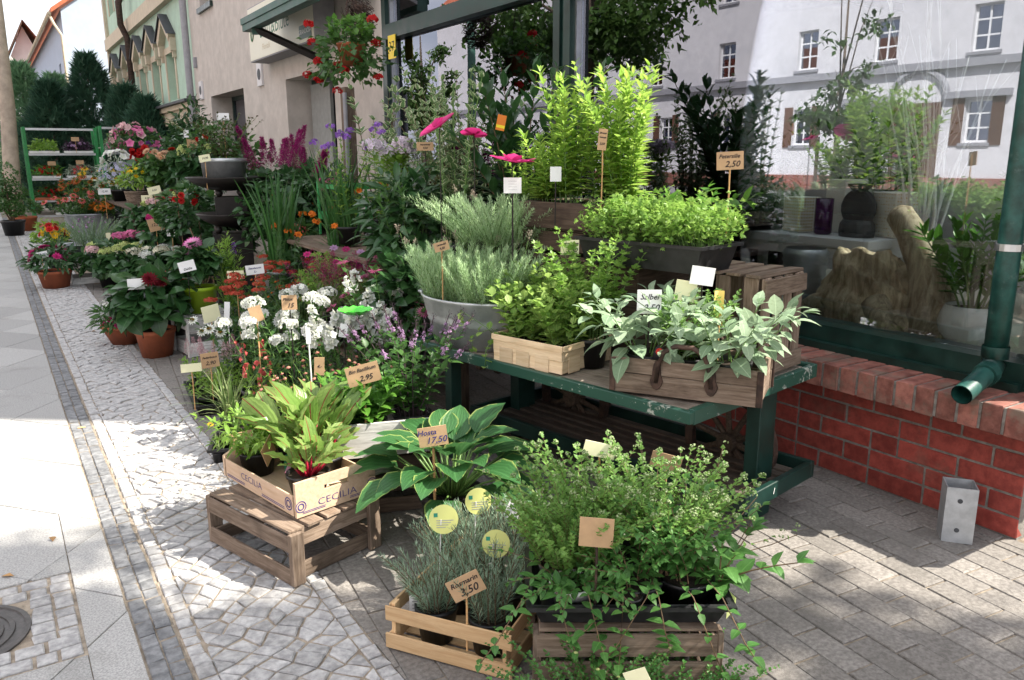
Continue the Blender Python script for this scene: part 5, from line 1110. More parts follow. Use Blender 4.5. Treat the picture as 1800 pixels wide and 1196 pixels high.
for q, e in enumerate(((.24, -.02, .16), (.33, -.10, .05), (.22, .10, .28))):
    pl.line((0, 0, .03), e, .0014, sag=.02)
    for k in range(9): p = np.array(e)*(k+2)/10.+[0, 0, .01]; pl.put('foliage', 'oreg', 'round2', p, rdir(pl.r, 1), .018, UP); pl.ball('flower_head', 'oregfl', 'blob', p+pl.r.normal(0, .012, 3), .006, 5, .0035) if k > 4 else None
pl.build(t, LM, 'twig')
t = thing('thyme_pot', 'low dense green thyme at the bottom edge before the dark crate', 'plant', (-1.975, .0, 0)); pl = PlantAt(t, 330); pot(t, .12, .10); pl.stems(130, .14, .13, .14, 'round2', .013, 16, 2, 62, 'thyme', t0=.1, prof=.3, sr=.001, c=(0, 0, .07)); pl.build(t, LM, 'twig')
t = thing('thyme_pot', 'low dense green thyme at the right of the bottom edge', 'plant', (-1.80, -.12, 0)); pl = PlantAt(t, 331); pot(t, .11, .08); pl.stems(110, .11, .12, .13, 'round2', .013, 15, 2, 62, 'thyme', t0=.1, prof=.3, sr=.001, c=(0, 0, .06)); pl.build(t, LM, 'twig')
# hosta
t = thing('hosta', 'large hosta with yellow edged leaves in a black pot on the paving', 'plant', (-1.765, 1.11, 0)); pl = PlantAt(t, 340); r = pl.r; pot(t, .115, .21)
P = []; D = []; S = []; U = []
for k in range(46):
    th = k*2.4+r.uniform(-.3, .3); lev = k/46; el = .18+1.15*lev+r.uniform(-.15, .15); Lk = .17*(1-.2*lev)+.06*r.random(); b = np.array([.03*math.cos(th), .03*math.sin(th), .19]); d = np.array([math.cos(th)*math.cos(el), math.sin(th)*math.cos(el), math.sin(el)]); e = b+d*Lk+UP*.03
    pl.stem.tube([b, b+d*Lk*.5+UP*.025, e], [.005, .004, .003], 5); P.append(e); el2 = el-.42+r.uniform(-.25, .2); D.append((math.cos(th)*math.cos(el2), math.sin(th)*math.cos(el2), math.sin(el2))); S.append(r.uniform(.16, .22)*(1-.25*lev)); U.append(UP+.3*np.array([math.cos(th), math.sin(th), 0]))
scatter(pl.g(('leaf', 'hosta')), 'hosta', np.array(P), np.array(D), np.array(U), np.array(S), rng=r)
# every large leaf is a part of its own
splitleaves(t, pl, ('leaf', 'hosta'), 'hosta', 'hosta')
pl.build(t, LM)
# white box with a hand hole on a dark crate, basils behind
crate('wooden_crate', 'dark crate under the white box with the hand hole', (-1.80, 1.60, 0), R(-19), .40, .30, .245, 'wdark', rows=3, sh=.06, bottom='up', group='dark wooden crates on the paving')
wb = thing('white_box', 'off white wooden box with an oval hand hole behind the hosta', 'box', (-1.82, 1.57, .259), R(-17)); w = .40; g = G(); h_ = .135
for p in ([(-w/2, 0), (w/2, 0), (w/2, .075), (-w/2, .075)], [(-w/2, .075), (-.02, .075), (-.02, .095), (-w/2, .095)], [(.075, .075), (w/2, .075), (w/2, .095), (.075, .095)], [(-w/2, .095), (w/2, .095), (w/2, h_), (-w/2, h_)]):
    n = 4; g.add([(x, -.14, z) for x, z in p]+[(x, -.125, z) for x, z in p], [tuple(range(n)), tuple(range(2*n-1, n-1, -1))]+[(i, n+i, n+(i+1) % n, (i+1) % n) for i in range(n)])
ob('front_board', g.mesh('f'), M['wwhite'], wb)
for s in (-1, 1): piece('side_board', (.25, .012, .10), M['wwhite'], wb, (s*(w/2-.006), .005, .05), (0, 0, PI/2), bev=.002)
piece('back_board', (w-.03, .012, .10), M['wwhite'], wb, (0, .13, .05), bev=.002); piece('base_board', (w-.03, .24, .01), M['wwhite'], wb, (0, 0, .006), bev=.002)
t = thing('basil', 'bushy bright basil in the white box', 'plant', (*boxp(wb, -.08, .0), .27)); pl = PlantAt(t, 351); pot(t, .09, .10); pl.stems(34, .20, .08, .10, 'ov', .07, 6, 2, 68, 'basil', sr=.002, c=(0, 0, .08), prof=.3); pl.build(t, LM)
t = thing('purple_basil', 'tall basil with purple flower spikes beside the cart', 'plant', (*boxp(wb, .12, .05), .27)); pl = PlantAt(t, 352); pot(t, .08, .10)
tips = pl.stems(22, .36, .07, .17, 'ov', .055, 8, 2, 70, 'mid', sr=.0026, c=(0, 0, .08), prof=.4)
for q, d in tips: pl.line(q, q+d*.10, .002); pl.plume('flower_spike', 'purp', q, d, .11, .011, 60, .012, .25); pl.plume('florets', 'mauve', q, d, .06, .012, 22, .006, .2, 'f4')
pl.build(t, LM, 'darkstem')
# ---------------------------------------------------------------- plant stands along the house
def table(label, x0, x1, y0, y1, z, mat='wdark', n=5, name='plank_table', leg=True):
    t = thing(name, label, 'table', ((x0+x1)/2, (y0+y1)/2, 0), group='plank tables under the flowers'); L, W = y1-y0, x1-x0
    for k in range(n): piece('board', (L, W/n*.95, .025), M[mat], t, (-W/2+W*(k+.5)/n, 0, z-.0135), (0, 0, PI/2), bev=.002, wob=.001, seed=k)
    for s in (-1, 1):
        for q in (-1, 1): piece('leg', (z-.03, .05, .05), M[mat], t, (s*(W/2-.05), q*(L/2-.05), z/2-.014), (0, PI/2, 0), bev=.002)
    return t
table('low plank table under the snapdragons and celosia', -1.45, -.75, 2.75, 3.75, .30); table('high plank table behind with phlox and iris', -1.22, -.35, 3.15, 4.9, .80, 'wgrey'); table('high dark table behind the cart with laurel', -1.15, -.3, 2.15, 3.1, .80)
table('dark plank table carrying the astilbes', -1.05, -.1, 5.3, 7.4, .78); table('long plank table with baskets and dahlias far back', -1.62, -.4, 9.6, 12.9, .80); table('low bench with buckets behind the hydrangeas', -1.5, -.7, 7.6, 9.4, .30, 'wgrey')
def plant(nm, label, x, y, z, seed, fn, pr=.09, ph=.12, pm='blackpl', group=None, stem='stem', rz=0, **kw):
    t = thing(nm, label, 'plant', (x, y, z), rz, group)
    if pr: pot(t, pr, ph, pm, **kw)
    p = PlantAt(t, seed); fn(p); p.build(t, LM, stem); return t
def bunch(p, tips, part, mk, kind, **k):
    for q, d in tips:
        if kind == 'plume': p.plume(part, mk, q, d, k['h'], k['w'], k.get('n', 120), k.get('s', .012), k.get('pw', 1.0), k.get('t', 'needle'))
        elif kind == 'ball': p.ball(part, mk, k.get('t', 'f5'), q, k['r'], k['n'], k['s'], k.get('flat', .7))
        elif kind == 'head': p.put(part, mk, k['t'], q, d+np.array(k.get('tilt', (0, 0, 0)))+p.r.normal(0, k.get('j', .25), 3), k['s']*p.r.uniform(.8, 1.15))
# tray of pale celosia, tray of grass and beard tongue
tray('plant_tray', 'black tray of pale pink celosia on the paving edge', (-2.04, 3.42, 0), R(84), .56, .36, .07, group='black plant trays on the paving'); tray('plant_tray', 'black tray with grass and beard tongue behind the printed box', (-2.08, 2.60, 0), R(70), .52, .36, .07, group='black plant trays on the paving')
for k, (x, y) in enumerate([(-2.16, 3.28), (-2.10, 3.50), (-1.98, 3.34), (-1.95, 3.58), (-2.12, 3.66)]):
    plant('pale_celosia', ['pale pink celosia at the front of the first black tray', 'pale pink celosia in the middle of the black tray', 'pale pink celosia at the right of the black tray', 'pale pink celosia at the back right of the black tray', 'pale pink celosia at the back left of the black tray'][k], x, y, .006, 400+k, lambda p: [p.stems(9, .13, .04, .10, 'lance', .06, 4, 3, 60, 'phlox', c=(0, 0, .07)), bunch(p, [(np.array([p.r.uniform(-.05, .05), p.r.uniform(-.05, .05), .19+p.r.uniform(0, .08)]), np.array([0, 0, 1.])) for q in range(4)], 'plume', 'rose', 'plume', h=.10, w=.024, n=170, s=.013, pw=.9)], .055, .08, group='pale pink celosia pots')
plant('grass_pot', 'arching variegated grass in a black pot at the cobble edge', -2.20, 2.56, .006, 410, lambda p: [p.blades(75, .30, .008, .03, .9, 'grass', (0, 0, .1)), p.blades(30, .34, .009, .03, .3, 'grass', (0, 0, .1))], .075, .11)
plant('beard_tongue', 'beard tongue with coral bell flowers in a brown pot', -2.04, 2.64, .006, 411, lambda p: [p.stems(12, .22, .05, .12, 'lance', .085, 6, 2, 60, 'phlox', c=(0, 0, .11)), [[p.line((x, y, .12), (x*1.6, y*1.6, h), .002), [p.put('flower', 'coral', 'snap', [(x*1.6+p.r.normal(0, .012), y*1.6+p.r.normal(0, .012), h-.17+.022*j)], [(p.r.normal(), p.r.normal(), -.2)], .022) for j in range(9)]] for x, y, h in ((-.03, .02, .50), (.04, .03, .48), (.0, -.03, .40))]], .075, .13, 'terra')
plant('yellow_daisy', 'single yellow daisy on a thin stem beside the grass', -2.30, 2.43, 0, 412, lambda p: [p.line((0, 0, .05), (-.03, -.03, .20), .001), p.put('flower', 'yellow', 'daisy', [(-.03, -.03, .2)], [(0, -.4, 1)], .018), p.blades(8, .12, .004, .01, .6, 'grass', (0, 0, .04))], .03, .05)
def burnet(p):
    tips = p.stems(34, .44, .09, .20, 'lance2', .03, 7, 2, 60, 'phlox', c=(0, 0, .1), sr=.0015, hv=.45); bunch(p, tips, 'flower_bud', 'bud', 'head', t='blob', s=.010, j=.1); p.mound(160, .12, .12, .14, 'frond', .05, 'phlox', (0, 0, .18))
plant('great_burnet', 'airy burnet with small pink buds on thin stems', -1.97, 2.0, .05, 413, burnet, .09, .13, group='airy burnet pots'); plant('great_burnet', 'second airy burnet behind the chard leaves', -1.87, 1.88, .06, 414, burnet, .09, .13, group='airy burnet pots')
plant('lobelia_white', 'small white flowering plant behind the chard', -2.05, 1.86, .0, 415, lambda p: [p.mound(240, .10, .10, .12, 'lance2', .035, 'mid', (0, 0, .14)), p.ball('flower', 'white', 'f5', (0, 0, .16), .12, 22, .012)], .07, .1)
# white phlox and snapdragons, coneflowers, yarrow
def wphlox(p):
    tips = p.stems(13, .50, .10, .22, 'lance', .09, 9, 2, 66, 'mid', c=(0, 0, .12), sr=.0028); bunch(p, tips, 'flower_head', 'white', 'ball', r=.044, n=38, s=.017, flat=.7)
plant('white_phlox', 'white garden phlox with dense snow white heads', -1.89, 2.52, .10, 420, wphlox, .10, .14, group='white phlox plants'); plant('white_phlox', 'second white phlox with smaller heads to the left', -2.0, 2.80, .10, 421, lambda p: bunch(p, p.stems(7, .40, .07, .16, 'lance', .08, 8, 2, 66, 'mid', c=(0, 0, .1), sr=.0025), 'flower_head', 'white', 'ball', r=.04, n=30, s=.018), .08, .12, group='white phlox plants')
def snap(p):
    tips = p.stems(13, .48, .11, .16, 'lance2', .055, 16, 3, 55, 'mid', c=(0, 0, .1), sr=.0025, t0=.05, prof=.5); [p.plume('flower_spike', 'white', q-d*.06, d, .11, .026, 20, .024, .5, 'snap') for q, d in tips]
plant('snapdragon', 'white snapdragons in full bloom left of the cart', -1.70, 2.24, .12, 422, snap, .10, .13, group='white snapdragons'); plant('snapdragon', 'tall white snapdragon right beside the celosia', -1.50, 2.45, .32, 423, lambda p: [p.plume('flower_spike', 'white', q-d*.05, d, .10, .024, 16, .022, .5, 'snap') for q, d in p.stems(7, .40, .07, .12, 'lance2', .05, 14, 3, 55, 'mid', c=(0, 0, .1), sr=.0025)], .08, .12, group='white snapdragons')
gd = thing('green_glass_dish', 'bright green scalloped garden dish on a rod among the snapdragons', 'ornament', (-1.72, 2.08, 0.04)); g = G(); n = 24
g.add([(0, 0, .66)]+[(.075*math.cos(2*PI*k/n)*(1+.1*(k % 2)), .075*math.sin(2*PI*k/n)*(1+.1*(k % 2)), .685+.006*(k % 2)) for k in range(n)]+[(.04*math.cos(2*PI*k/n), .04*math.sin(2*PI*k/n), .664) for k in range(n)], [(0, 1+n+k, 1+n+(k+1) % n) for k in range(n)]+[(1+n+k, 1+k, 1+(k+1) % n, 1+n+(k+1) % n) for k in range(n)]); ob('dish', g.mesh('d', smooth=True), plain('bright_green', (.08, .55, .05), .3, var=.1), gd); g = G(); g.tube([(0, 0, 0), (0, 0, .665)], .003, 6); ob('rod', g.mesh('r'), M['blackm'], gd)
def daisies(p):
    tips = p.stems(13, .36, .10, .22, 'lance', .11, 6, 2, 66, 'mid', c=(0, 0, .1), sr=.0022); [p.put('petals', 'white', 'daisy', [q], [d*.5+[-.25, -.55, .4]], .038) for q, d in tips]; [p.ball('flower_cone', 'cone', 'blob', q+d*.004, .010, 26, .004, .8) for q, d in tips]
plant('white_coneflower', 'white coneflowers with golden centres by the white crate', -1.84, 3.62, .0, 424, daisies, .10, .12, group='white coneflowers'); plant('white_coneflower', 'second pot of white coneflowers, more leaf than bloom', -1.68, 3.45, .0, 425, lambda p: [p.stems(16, .36, .10, .18, 'lance', .12, 7, 2, 66, 'mid', c=(0, 0, .1)), [p.put('petals', 'white', 'daisy', [(p.r.normal(0, .08), p.r.normal(0, .08), .42)], [(-.2, -.5, .5)], .035) for k in range(4)]], .10, .12, group='white coneflowers')
def yarrow(p):
    tips = p.stems(24, .52, .12, .28, 'frond', .05, 9, 2, 55, 'mid', c=(0, 0, .1), sr=.002, hv=.3); bunch(p, tips, 'flower_head', 'yarrow', 'ball', r=.04, n=60, s=.009, flat=.3)
plant('red_yarrow', 'rusty red yarrow with flat flower heads', -1.56, 3.98, .02, 426, yarrow, .11, .13, group='rusty red yarrow'); plant('red_yarrow', 'taller rusty red yarrow behind the first', -1.40, 4.15, .10, 427, yarrow, .11, .13, group='rusty red yarrow')
def celosia(p):
    tips = p.stems(14, .34, .10, .14, 'lance', .07, 7, 2, 60, 'red', c=(0, 0, .1), sr=.003); [p.plume('plume', 'celo', q-d*.05, d, .15, .026, 150, .015, .45) for q, d in tips]
plant('purple_celosia', 'deep magenta celosia plumes behind the snapdragons', -1.36, 2.92, .36, 428, celosia, .10, .12, group='magenta celosia'); plant('purple_celosia', 'second magenta celosia further left', -1.40, 3.15, .34, 429, celosia, .10, .12, group='magenta celosia'); plant('purple_celosia', 'low magenta celosia near the bee balm', -1.25, 2.72, .36, 430, celosia, .10, .12, group='magenta celosia')
def beebalm(p):
    tips = p.stems(11, .62, .09, .24, 'ov', .09, 8, 2, 66, 'mid', c=(0, 0, .1), sr=.003, hv=.5); [[p.put('flower_head', 'pink', 'bee', [q+d*.004*k], [d+p.r.normal(0, .2, 3)], .038-.008*k) for k in range(3)] for q, d in tips]
plant('bee_balm', 'bee balm with shaggy pink flowers beside the zinc tub', -1.50, 2.22, .20, 431, beebalm, .10, .13)
plant('autumn_foliage', 'dull bronze seed heads behind the yarrow', -1.42, 3.75, .1, 432, lambda p: bunch(p, p.stems(26, .46, .10, .18, 'lance2', .03, 8, 2, 50, 'red', c=(0, 0, .1)), 'seed_head', 'rust', 'head', t='blob', s=.010), .09, .12)
plant('cosmos', 'feathery bright green cosmos with small mauve flowers', -1.25, 3.62, .30, 433, lambda p: [p.mound(900, .20, .20, .22, 'frond5', .045, 'parsley', (0, 0, .26)), [p.put('flower', 'magenta' if k % 2 else 'mauve', 'cosmos', [(p.r.uniform(-.17, .17), p.r.uniform(-.17, .17), .46+p.r.uniform(0, .06))], [(-.2, -.4, .6)], .032) for k in range(6)]], .10, .12)
def liatris(p):
    for k in range(12):
        th = p.r.uniform(0, 6.3); e = np.array([math.cos(th)*.12*p.r.random(), math.sin(th)*.12*p.r.random(), p.r.uniform(.45, .72)]); p.line((0, 0, .1), e, .003); p.plume('foliage', 'phlox', np.array([0, 0, .1])+e*.3, e, e[2]*.75, .035, 90, .05, .6)
    p.plume('flower_spike', 'violet', (.03, -.03, .70), UP, .09, .016, 120, .014, .4); p.line((0, 0, .1), (.03, -.03, .72), .003)
plant('liatris', 'spiky liatris with one violet flower spike behind the lime pot', -1.66, 4.62, .02, 434, liatris, .09, .12, group='liatris pots'); plant('liatris', 'green liatris spikes in front of the tall iris leaves', -1.30, 4.35, .20, 435, lambda p: [p.line((0, 0, .1), (.05, .02, .6), .003), [p.plume('foliage', 'mid', (p.r.uniform(-.1, .1), p.r.uniform(-.1, .1), .15), UP, p.r.uniform(.4, .6), .02, 150, .03, .4) for k in range(5)]], .08, .12, group='liatris pots')
# dahlias on and beside the whitewashed crate
wcx = crate('white_crate', 'whitewashed crate under the lime green dahlia pot', (-1.79, 4.80, 0), R(8), .44, .34, .29, 'wwhite', rows=2, sh=.10, bottom='up', group='whitewashed crates', ends='out')
def dahliaplant(p, mk, n, hs, c=(0, 0, .2), rx=.2, rz=.2, size=.10, mat='dark', fs=.05):
    p.mound(240, rx, rx, rz, 'big', size, mat, c, .5); p.stems(10, .24, .05, rx*.7, 'big', size, 4, 2, 65, mat, c=(c[0], c[1], c[2]-.12))
    for k in range(n):
        th = p.r.uniform(0, 6.3); e = np.array([math.cos(th)*rx*.7*p.r.random()**.5, math.sin(th)*rx*.7*p.r.random()**.5, hs*p.r.uniform(.9, 1.12)]); p.line((0, 0, .15), e, .002); p.put('flower', mk, 'dahlia', [e], [(-.2+p.r.normal(0, .3), -.45+p.r.normal(0, .3), .6)], fs*p.r.uniform(.7, 1.1))
plant('pink_dahlia', 'dahlia with big pink and white blooms in a lime green pot', -1.85, 4.74, .306, 440, lambda p: [dahliaplant(p, 'bicol', 4, .47, (0, 0, .33), .16, .14, .09, 'dark', .075), p.put('bud', 'lime', 'blob', [(.08, -.05, .42), (-.09, 0, .43)], UP, .015)], .115, .19, 'lime')
plant('red_dahlia', 'big leafy dark red dahlia in a terracotta pot on the paving', -2.17, 4.84, 0, 441, lambda p: dahliaplant(p, 'crim', 5, .55, (0, 0, .36), .25, .20, .13, 'dark', .055), .135, .20, 'terra')
plant('red_fuchsia', 'fuchsia with small red and white flowers behind the red dahlia', -2.0, 5.15, .05, 442, lambda p: [p.mound(420, .22, .22, .18, 'ov', .05, 'dark', (0, 0, .34)), p.ball('flower', 'red_', 'dsmall', (0, 0, .40), .19, 16, .022), p.ball('flower_white', 'white', 'f5', (0, 0, .39), .2, 10, .022)], .11, .18)
plant('geranium_bowl', 'low terracotta bowl of pink and white geraniums on the cobbles', -2.30, 5.42, 0, 443, lambda p: [p.mound(420, .19, .19, .14, 'lance', .07, 'mid', (0, 0, .18)), p.ball('flower', 'magenta', 'f5', (-.12, -.10, .20), .035, 16, .018), p.ball('flower', 'magenta', 'f5', (-.05, -.15, .17), .03, 12, .018), p.ball('flower_white', 'white', 'f5', (-.10, .06, .28), .07, 22, .02)], .165, .15, 'terra', taper=.62)
plant('fern_clump', 'dark leafy filler plants between the white crate and the yarrow', -1.42, 4.55, 0, 444, lambda p: p.mound(420, .26, .26, .25, 'lance', .10, 'dark', (0, 0, .22)), .1, .12)
# sword leaved crocosmia
def croc(p):
    p.blades(70, .80, .022, .08, .34, 'iris', (0, 0, .1), 1.8); p.blades(10, .55, .016, .08, 1.1, 'iris', (0, 0, .1), 2.2)
    for k in range(5): e = np.array([p.r.uniform(-.28, .28), p.r.uniform(-.28, .1), p.r.uniform(.35, .75)]); p.line((0, 0, .12), e, .002, sag=-.05); p.ball('flower', 'orange', 'f5', e, .025, 6, .022)
plant('crocosmia', 'tall clump of dark sword leaves with orange blooms, left of the pair', -1.24, 4.75, .42, 450, croc, .12, .14, 'zincdull', group='sword leaved crocosmia clumps'); plant('crocosmia', 'tall clump of dark sword leaves, right of the pair', -1.02, 4.05, .56, 451, croc, .12, .14, 'greypl', group='sword leaved crocosmia clumps')
crate('wooden_crate', 'grey crate under the left sword leaved clump', (-1.26, 4.75, 0), 0, .4, .36, .40, 'wgrey', rows=3, bottom='up', group='grey crates between the flowers')
# tall phlox in a grey bowl
bw2 = thing('stone_bowl', 'dark grey stone bowl holding the tall phlox pot', 'bowl', (-.93, 3.42, .802)); g = G(); g.lathe([(.09, 0), (.12, .0), (.165, .10), (.175, .115), (.165, .125), (.15, .11), (.09, .02)], 8); g.disc(.09, .02, 8); ob('bowl', g.mesh('b'), M['greypl'], bw2)
def tallphlox(p):
    tips = p.stems(9, .56, .06, .15, 'lance', .13, 13, 2, 78, 'phlox', c=(0, 0, .1), sr=.004, hv=.15, prof=.4, t0=.2); bunch(p, tips, 'flower_head', 'lilac', 'ball', r=.055, n=60, s=.017, flat=.75)
plant('tall_phlox', 'tall phlox with pale lilac domes and yellow green leaves', -.93, 3.42, .835, 452, tallphlox, .11, .12)
plant('purple_buddleia', 'purple flowered shrub peeking out left of the phlox', -1.0, 3.95, .82, 453, lambda p: bunch(p, p.stems(12, .70, .06, .22, 'lance', .07, 11, 2, 60, 'phlox', c=(0, 0, .1)), 'flower', 'violet', 'ball', r=.03, n=18, s=.013), .09, .12)
plant('variegated_dogwood', 'tall dogwood with white edged leaves against the green frame', -.70, 4.15, .81, 454, lambda p: p.stems(9, 1.02, .07, .24, 'ov', .12, 9, 2, 66, 'varie', c=(0, 0, .1), sr=.004, hv=.4), .12, .16, stem='twig')
gs = thing('green_plant_stand', 'bright green metal plant stand behind the sword leaves', 'plant stand', (-.68, 4.62, .81))
for x in (-.2, .2):
    for y in (-.25, .25): g = G(); g.tube([(x, y, 0), (x, y, .42)], .012, 6); ob('post', g.mesh('p'), M['rackgreen'], gs)
for z, h in ((.12, .06), (.36, .03)):
    for x in (-.2, .2): g = G(); g.box(x-.006, x+.006, -.25, .25, z, z+h); ob('side_rail', g.mesh('r'), M['rackgreen'], gs)
    for y in (-.25, .25): g = G(); g.box(-.194, .194, y-.006, y+.006, z, z+h); ob('end_rail', g.mesh('r'), M['rackgreen'], gs)
plant('daisy_pot', 'small pot with pink flowers on the green stand', -.78, 4.75, .95, 455, lambda p: [p.mound(160, .09, .09, .12, 'lance2', .05, 'mid', (0, 0, .16)), p.ball('flower', 'pink', 'dsmall', (-.02, -.02, .22), .10, 9, .022)], .06, .08, 'terra')
# shrubs behind the cart
plant('variegated_shrub', 'airy silver edged shrub in front of the left pane', -.72, 2.88, .81, 456, lambda p: p.stems(34, 1.05, .10, .34, 'ov', .055, 18, 2, 60, 'varie', c=(0, 0, .12), sr=.003, hv=.45, prof=.4), .14, .18, stem='twig')
plant('variegated_weigela', 'upright shrub with large grey green leaves on pale stems', -.98, 2.45, .81, 457, lambda p: p.stems(9, .92, .06, .14, 'ov', .085, 9, 2, 62, 'varie', c=(0, 0, .12), sr=.005, t0=.35), .10, .14)
plant('cherry_laurel', 'dark glossy cherry laurel in front of the glass', -.62, 2.36, .81, 458, lambda p: p.stems(20, .98, .08, .26, 'laurel', .12, 13, 2, 55, 'dark', c=(0, 0, .12), sr=.005, hv=.4, prof=.2), .14, .18, stem='twig')
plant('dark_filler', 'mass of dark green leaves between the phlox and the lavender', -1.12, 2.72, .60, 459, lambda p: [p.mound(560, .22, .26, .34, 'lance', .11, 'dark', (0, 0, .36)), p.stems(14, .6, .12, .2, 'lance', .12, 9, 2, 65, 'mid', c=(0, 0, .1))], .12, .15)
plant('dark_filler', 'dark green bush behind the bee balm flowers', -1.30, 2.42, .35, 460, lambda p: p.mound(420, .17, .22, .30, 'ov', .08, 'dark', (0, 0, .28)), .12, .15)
plant('silver_shrub', 'silvery grey leaved shrub right of the tall phlox', -.82, 3.12, .81, 461, lambda p: p.stems(26, .60, .10, .28, 'lance', .07, 13, 2, 60, 'silver', c=(0, 0, .1), hv=.4), .11, .15)
def poppy(label, x, y, z, zb, tilt, s=.105):
    t = thing('metal_poppy', label, 'ornament', (x, y, zb), group='pink metal poppies on rods'); g = G(); g.tube([(0, 0, 0), (.004, .004, z-zb)], .0028, 6); ob('rod', g.mesh('rod'), M['blackm'], t)
    p = Plant(int(x*1000) % 97+5); [scatter(p.g(('petal', 'mg', k)), xf(flowerT(1, .62, .12+.22*p.r.random(), .02, 6, .64), (k*1.2566+p.r.uniform(-.1, .1), 0, 0)), [(0, 0, z-zb+.0015*k)], [tilt], [(.3, .2, .1)], s*p.r.uniform(.9, 1.08), p.r.uniform(.2, .9), p.r) for k in range(5)]; scatter(p.g(('petals_inner', 'mg')), flowerT(3, .5, .7, .02, 4, .6), [(0, 0, z-zb+.003)], [tilt], [(.6, .2, .1)], s*.55, .4, p.r); p.ball('flower_centre', 'crim', 'blob', (0, 0, z-zb+.006), .009, 20, .004); p.build(t, dict(LM, mg=LM['magenta']))
poppy('pink metal poppy tilted up at the left of the laurel', -1.30, 2.02, 1.53, .86, (-.55, .1, .8)); poppy('nearest pink metal poppy above the white card', -1.19, 1.58, 1.375, .86, (.05, -.12, 1)); poppy('small pink metal poppy half hidden by the laurel', -1.06, 2.12, 1.50, .86, (.2, .2, .9), .07)
# ---------------------------------------------------------------- fire bowls
fb = thing('fire_bowl', 'lower black steel fire bowl on a tall square pedestal', 'fire bowl', (-1.29, 6.0, 0), R(-12), group='black fire bowls on pedestals')
def firebowl(t, z, wdt, h, r_):
    g = G(); g.box(-wdt/2, wdt/2, -wdt/2, wdt/2, z, z+h); ob('pedestal', g.mesh('p'), M['blackm'], t)
    for k in range(4): a_ = PI/4+k*PI/2; g = G(); g.lathe([(.001, -.035), (.02, -.03), (.035, 0), (.02, .03), (.001, .035)], 12, c=(math.cos(a_)*wdt*.5, math.sin(a_)*wdt*.5, z+h+.035)); ob('ball_foot', g.mesh('f', smooth=True), M['blackm'], t)
    g = G(); g.lathe([(.05, z+h+.05), (r_*.45, z+h+.06), (r_*.8, z+h+.11), (r_, z+h+.165), (r_-.005, z+h+.172), (r_*.78, z+h+.12), (r_*.4, z+h+.07), (.001, z+h+.065)], 32); ob('bowl', g.mesh('b', smooth=True), M['blackm'], t)
firebowl(fb, 0, .32, .76, .29); fb2 = thing('fire_bowl', 'upper black steel fire bowl carrying a zinc pot', 'fire bowl', (-1.27, 6.05, .83), R(-12), group='black fire bowls on pedestals'); firebowl(fb2, .0, .26, .24, .36)
plant('rose_bush', 'small rose bush in a shiny zinc pot on the upper fire bowl', -1.31, 6.02, 1.15, 470, lambda p: [p.stems(26, .42, .10, .28, 'ov', .05, 10, 2, 62, 'red', c=(0, 0, .2), sr=.003), p.mound(300, .22, .22, .2, 'ov', .045, 'mid', (-.05, 0, .35)), p.ball('flower', 'red_', 'dsmall', (-.18, -.05, .40), .05, 4, .03), p.ball('flower_yellow', 'yellow', 'dsmall', (.05, -.1, .2), .04, 4, .03)], .19, .25, 'zinc', taper=.88, soil=.85)
def willow(): pass
wl = thing('willow_lattice', 'woven willow lattice column beside the fire bowl pedestal', 'ornament', (-1.52, 6.25, 0)); rr_ = random.Random(9); g = G()
for k in range(26): z = .1+rr_.random()*.65; a_ = rr_.random()*6.3; g.tube([(.09*math.cos(a_), .09*math.sin(a_), z), (.11*math.cos(a_+.8), .11*math.sin(a_+.8), z+rr_.uniform(-.2, .2)), (.09*math.cos(a_+1.7), .09*math.sin(a_+1.7), z+rr_.uniform(-.25, .25))], .006, 5)
tag(ob('twigs', g.mesh('tw', smooth=True), M['twig'], wl), kind='stuff')
# ---------------------------------------------------------------- astilbes and companions
def astilbe(p, mk, n=9, h=.55):
    p.mound(420, .26, .26, .24, 'frond', .09, 'dark', (0, 0, .26)); tips = p.stems(n, h, .12, .16, None, sr=.003, c=(0, 0, .1)); [p.plume('plume', mk, q-d*.08, d, .27, .052, 900, .026, 1.1) for q, d in tips]
plant('astilbe', 'purple astilbe with tall feathery plumes', -.86, 5.95, .79, 480, lambda p: astilbe(p, 'astil', 10, .62), .12, .15, group='astilbes on the dark table'); plant('astilbe', 'white astilbe behind the purple one, in front of the window', -.58, 6.25, .79, 481, lambda p: astilbe(p, 'cream', 7, .52), .12, .15, group='astilbes on the dark table'); plant('astilbe', 'purple astilbe at the right with shorter plumes', -.66, 5.75, .79, 482, lambda p: astilbe(p, 'astil', 5, .48), .11, .15, group='astilbes on the dark table')
plant('hibiscus', 'green hibiscus with one pale flower beside the zinc pot', -.98, 6.65, .79, 483, lambda p: [p.mound(420, .24, .24, .34, 'big', .07, 'mid', (0, 0, .42)), p.put('flower', 'white', 'petun', [(-.12, -.18, .55)], [(-.3, -.9, .3)], .06), p.ball('flower_pink', 'magenta', 'dsmall', (-.22, -.08, .48), .05, 5, .04)], .12, .15)
plant('pink_zinnia', 'dark leafed plant with round pink blooms under the window', -.60, 5.35, .79, 484, lambda p: [p.mound(460, .26, .24, .24, 'lance', .09, 'dark', (0, 0, .26)), p.ball('flower', 'pink', 'dsmall', (.0, -.06, .40), .11, 8, .035)], .12, .15)
plant('dark_filler', 'dark foliage mass under the astilbes', -1.0, 5.45, .45, 485, lambda p: [p.mound(700, .30, .36, .38, 'ov', .08, 'dark', (0, 0, .38)), p.ball('flower', 'orange', 'f5', (0, -.1, .5), .25, 8, .022)], .13, .16); plant('dark_filler', 'dusty sedum with coral heads beside the lower bowl', -1.02, 5.05, .45, 486, lambda p: [p.mound(300, .17, .17, .2, 'ov', .06, 'mid', (0, 0, .24)), p.ball('flower', 'coral', 'blob', (-.02, -.05, .36), .10, 40, .012)], .1, .14)
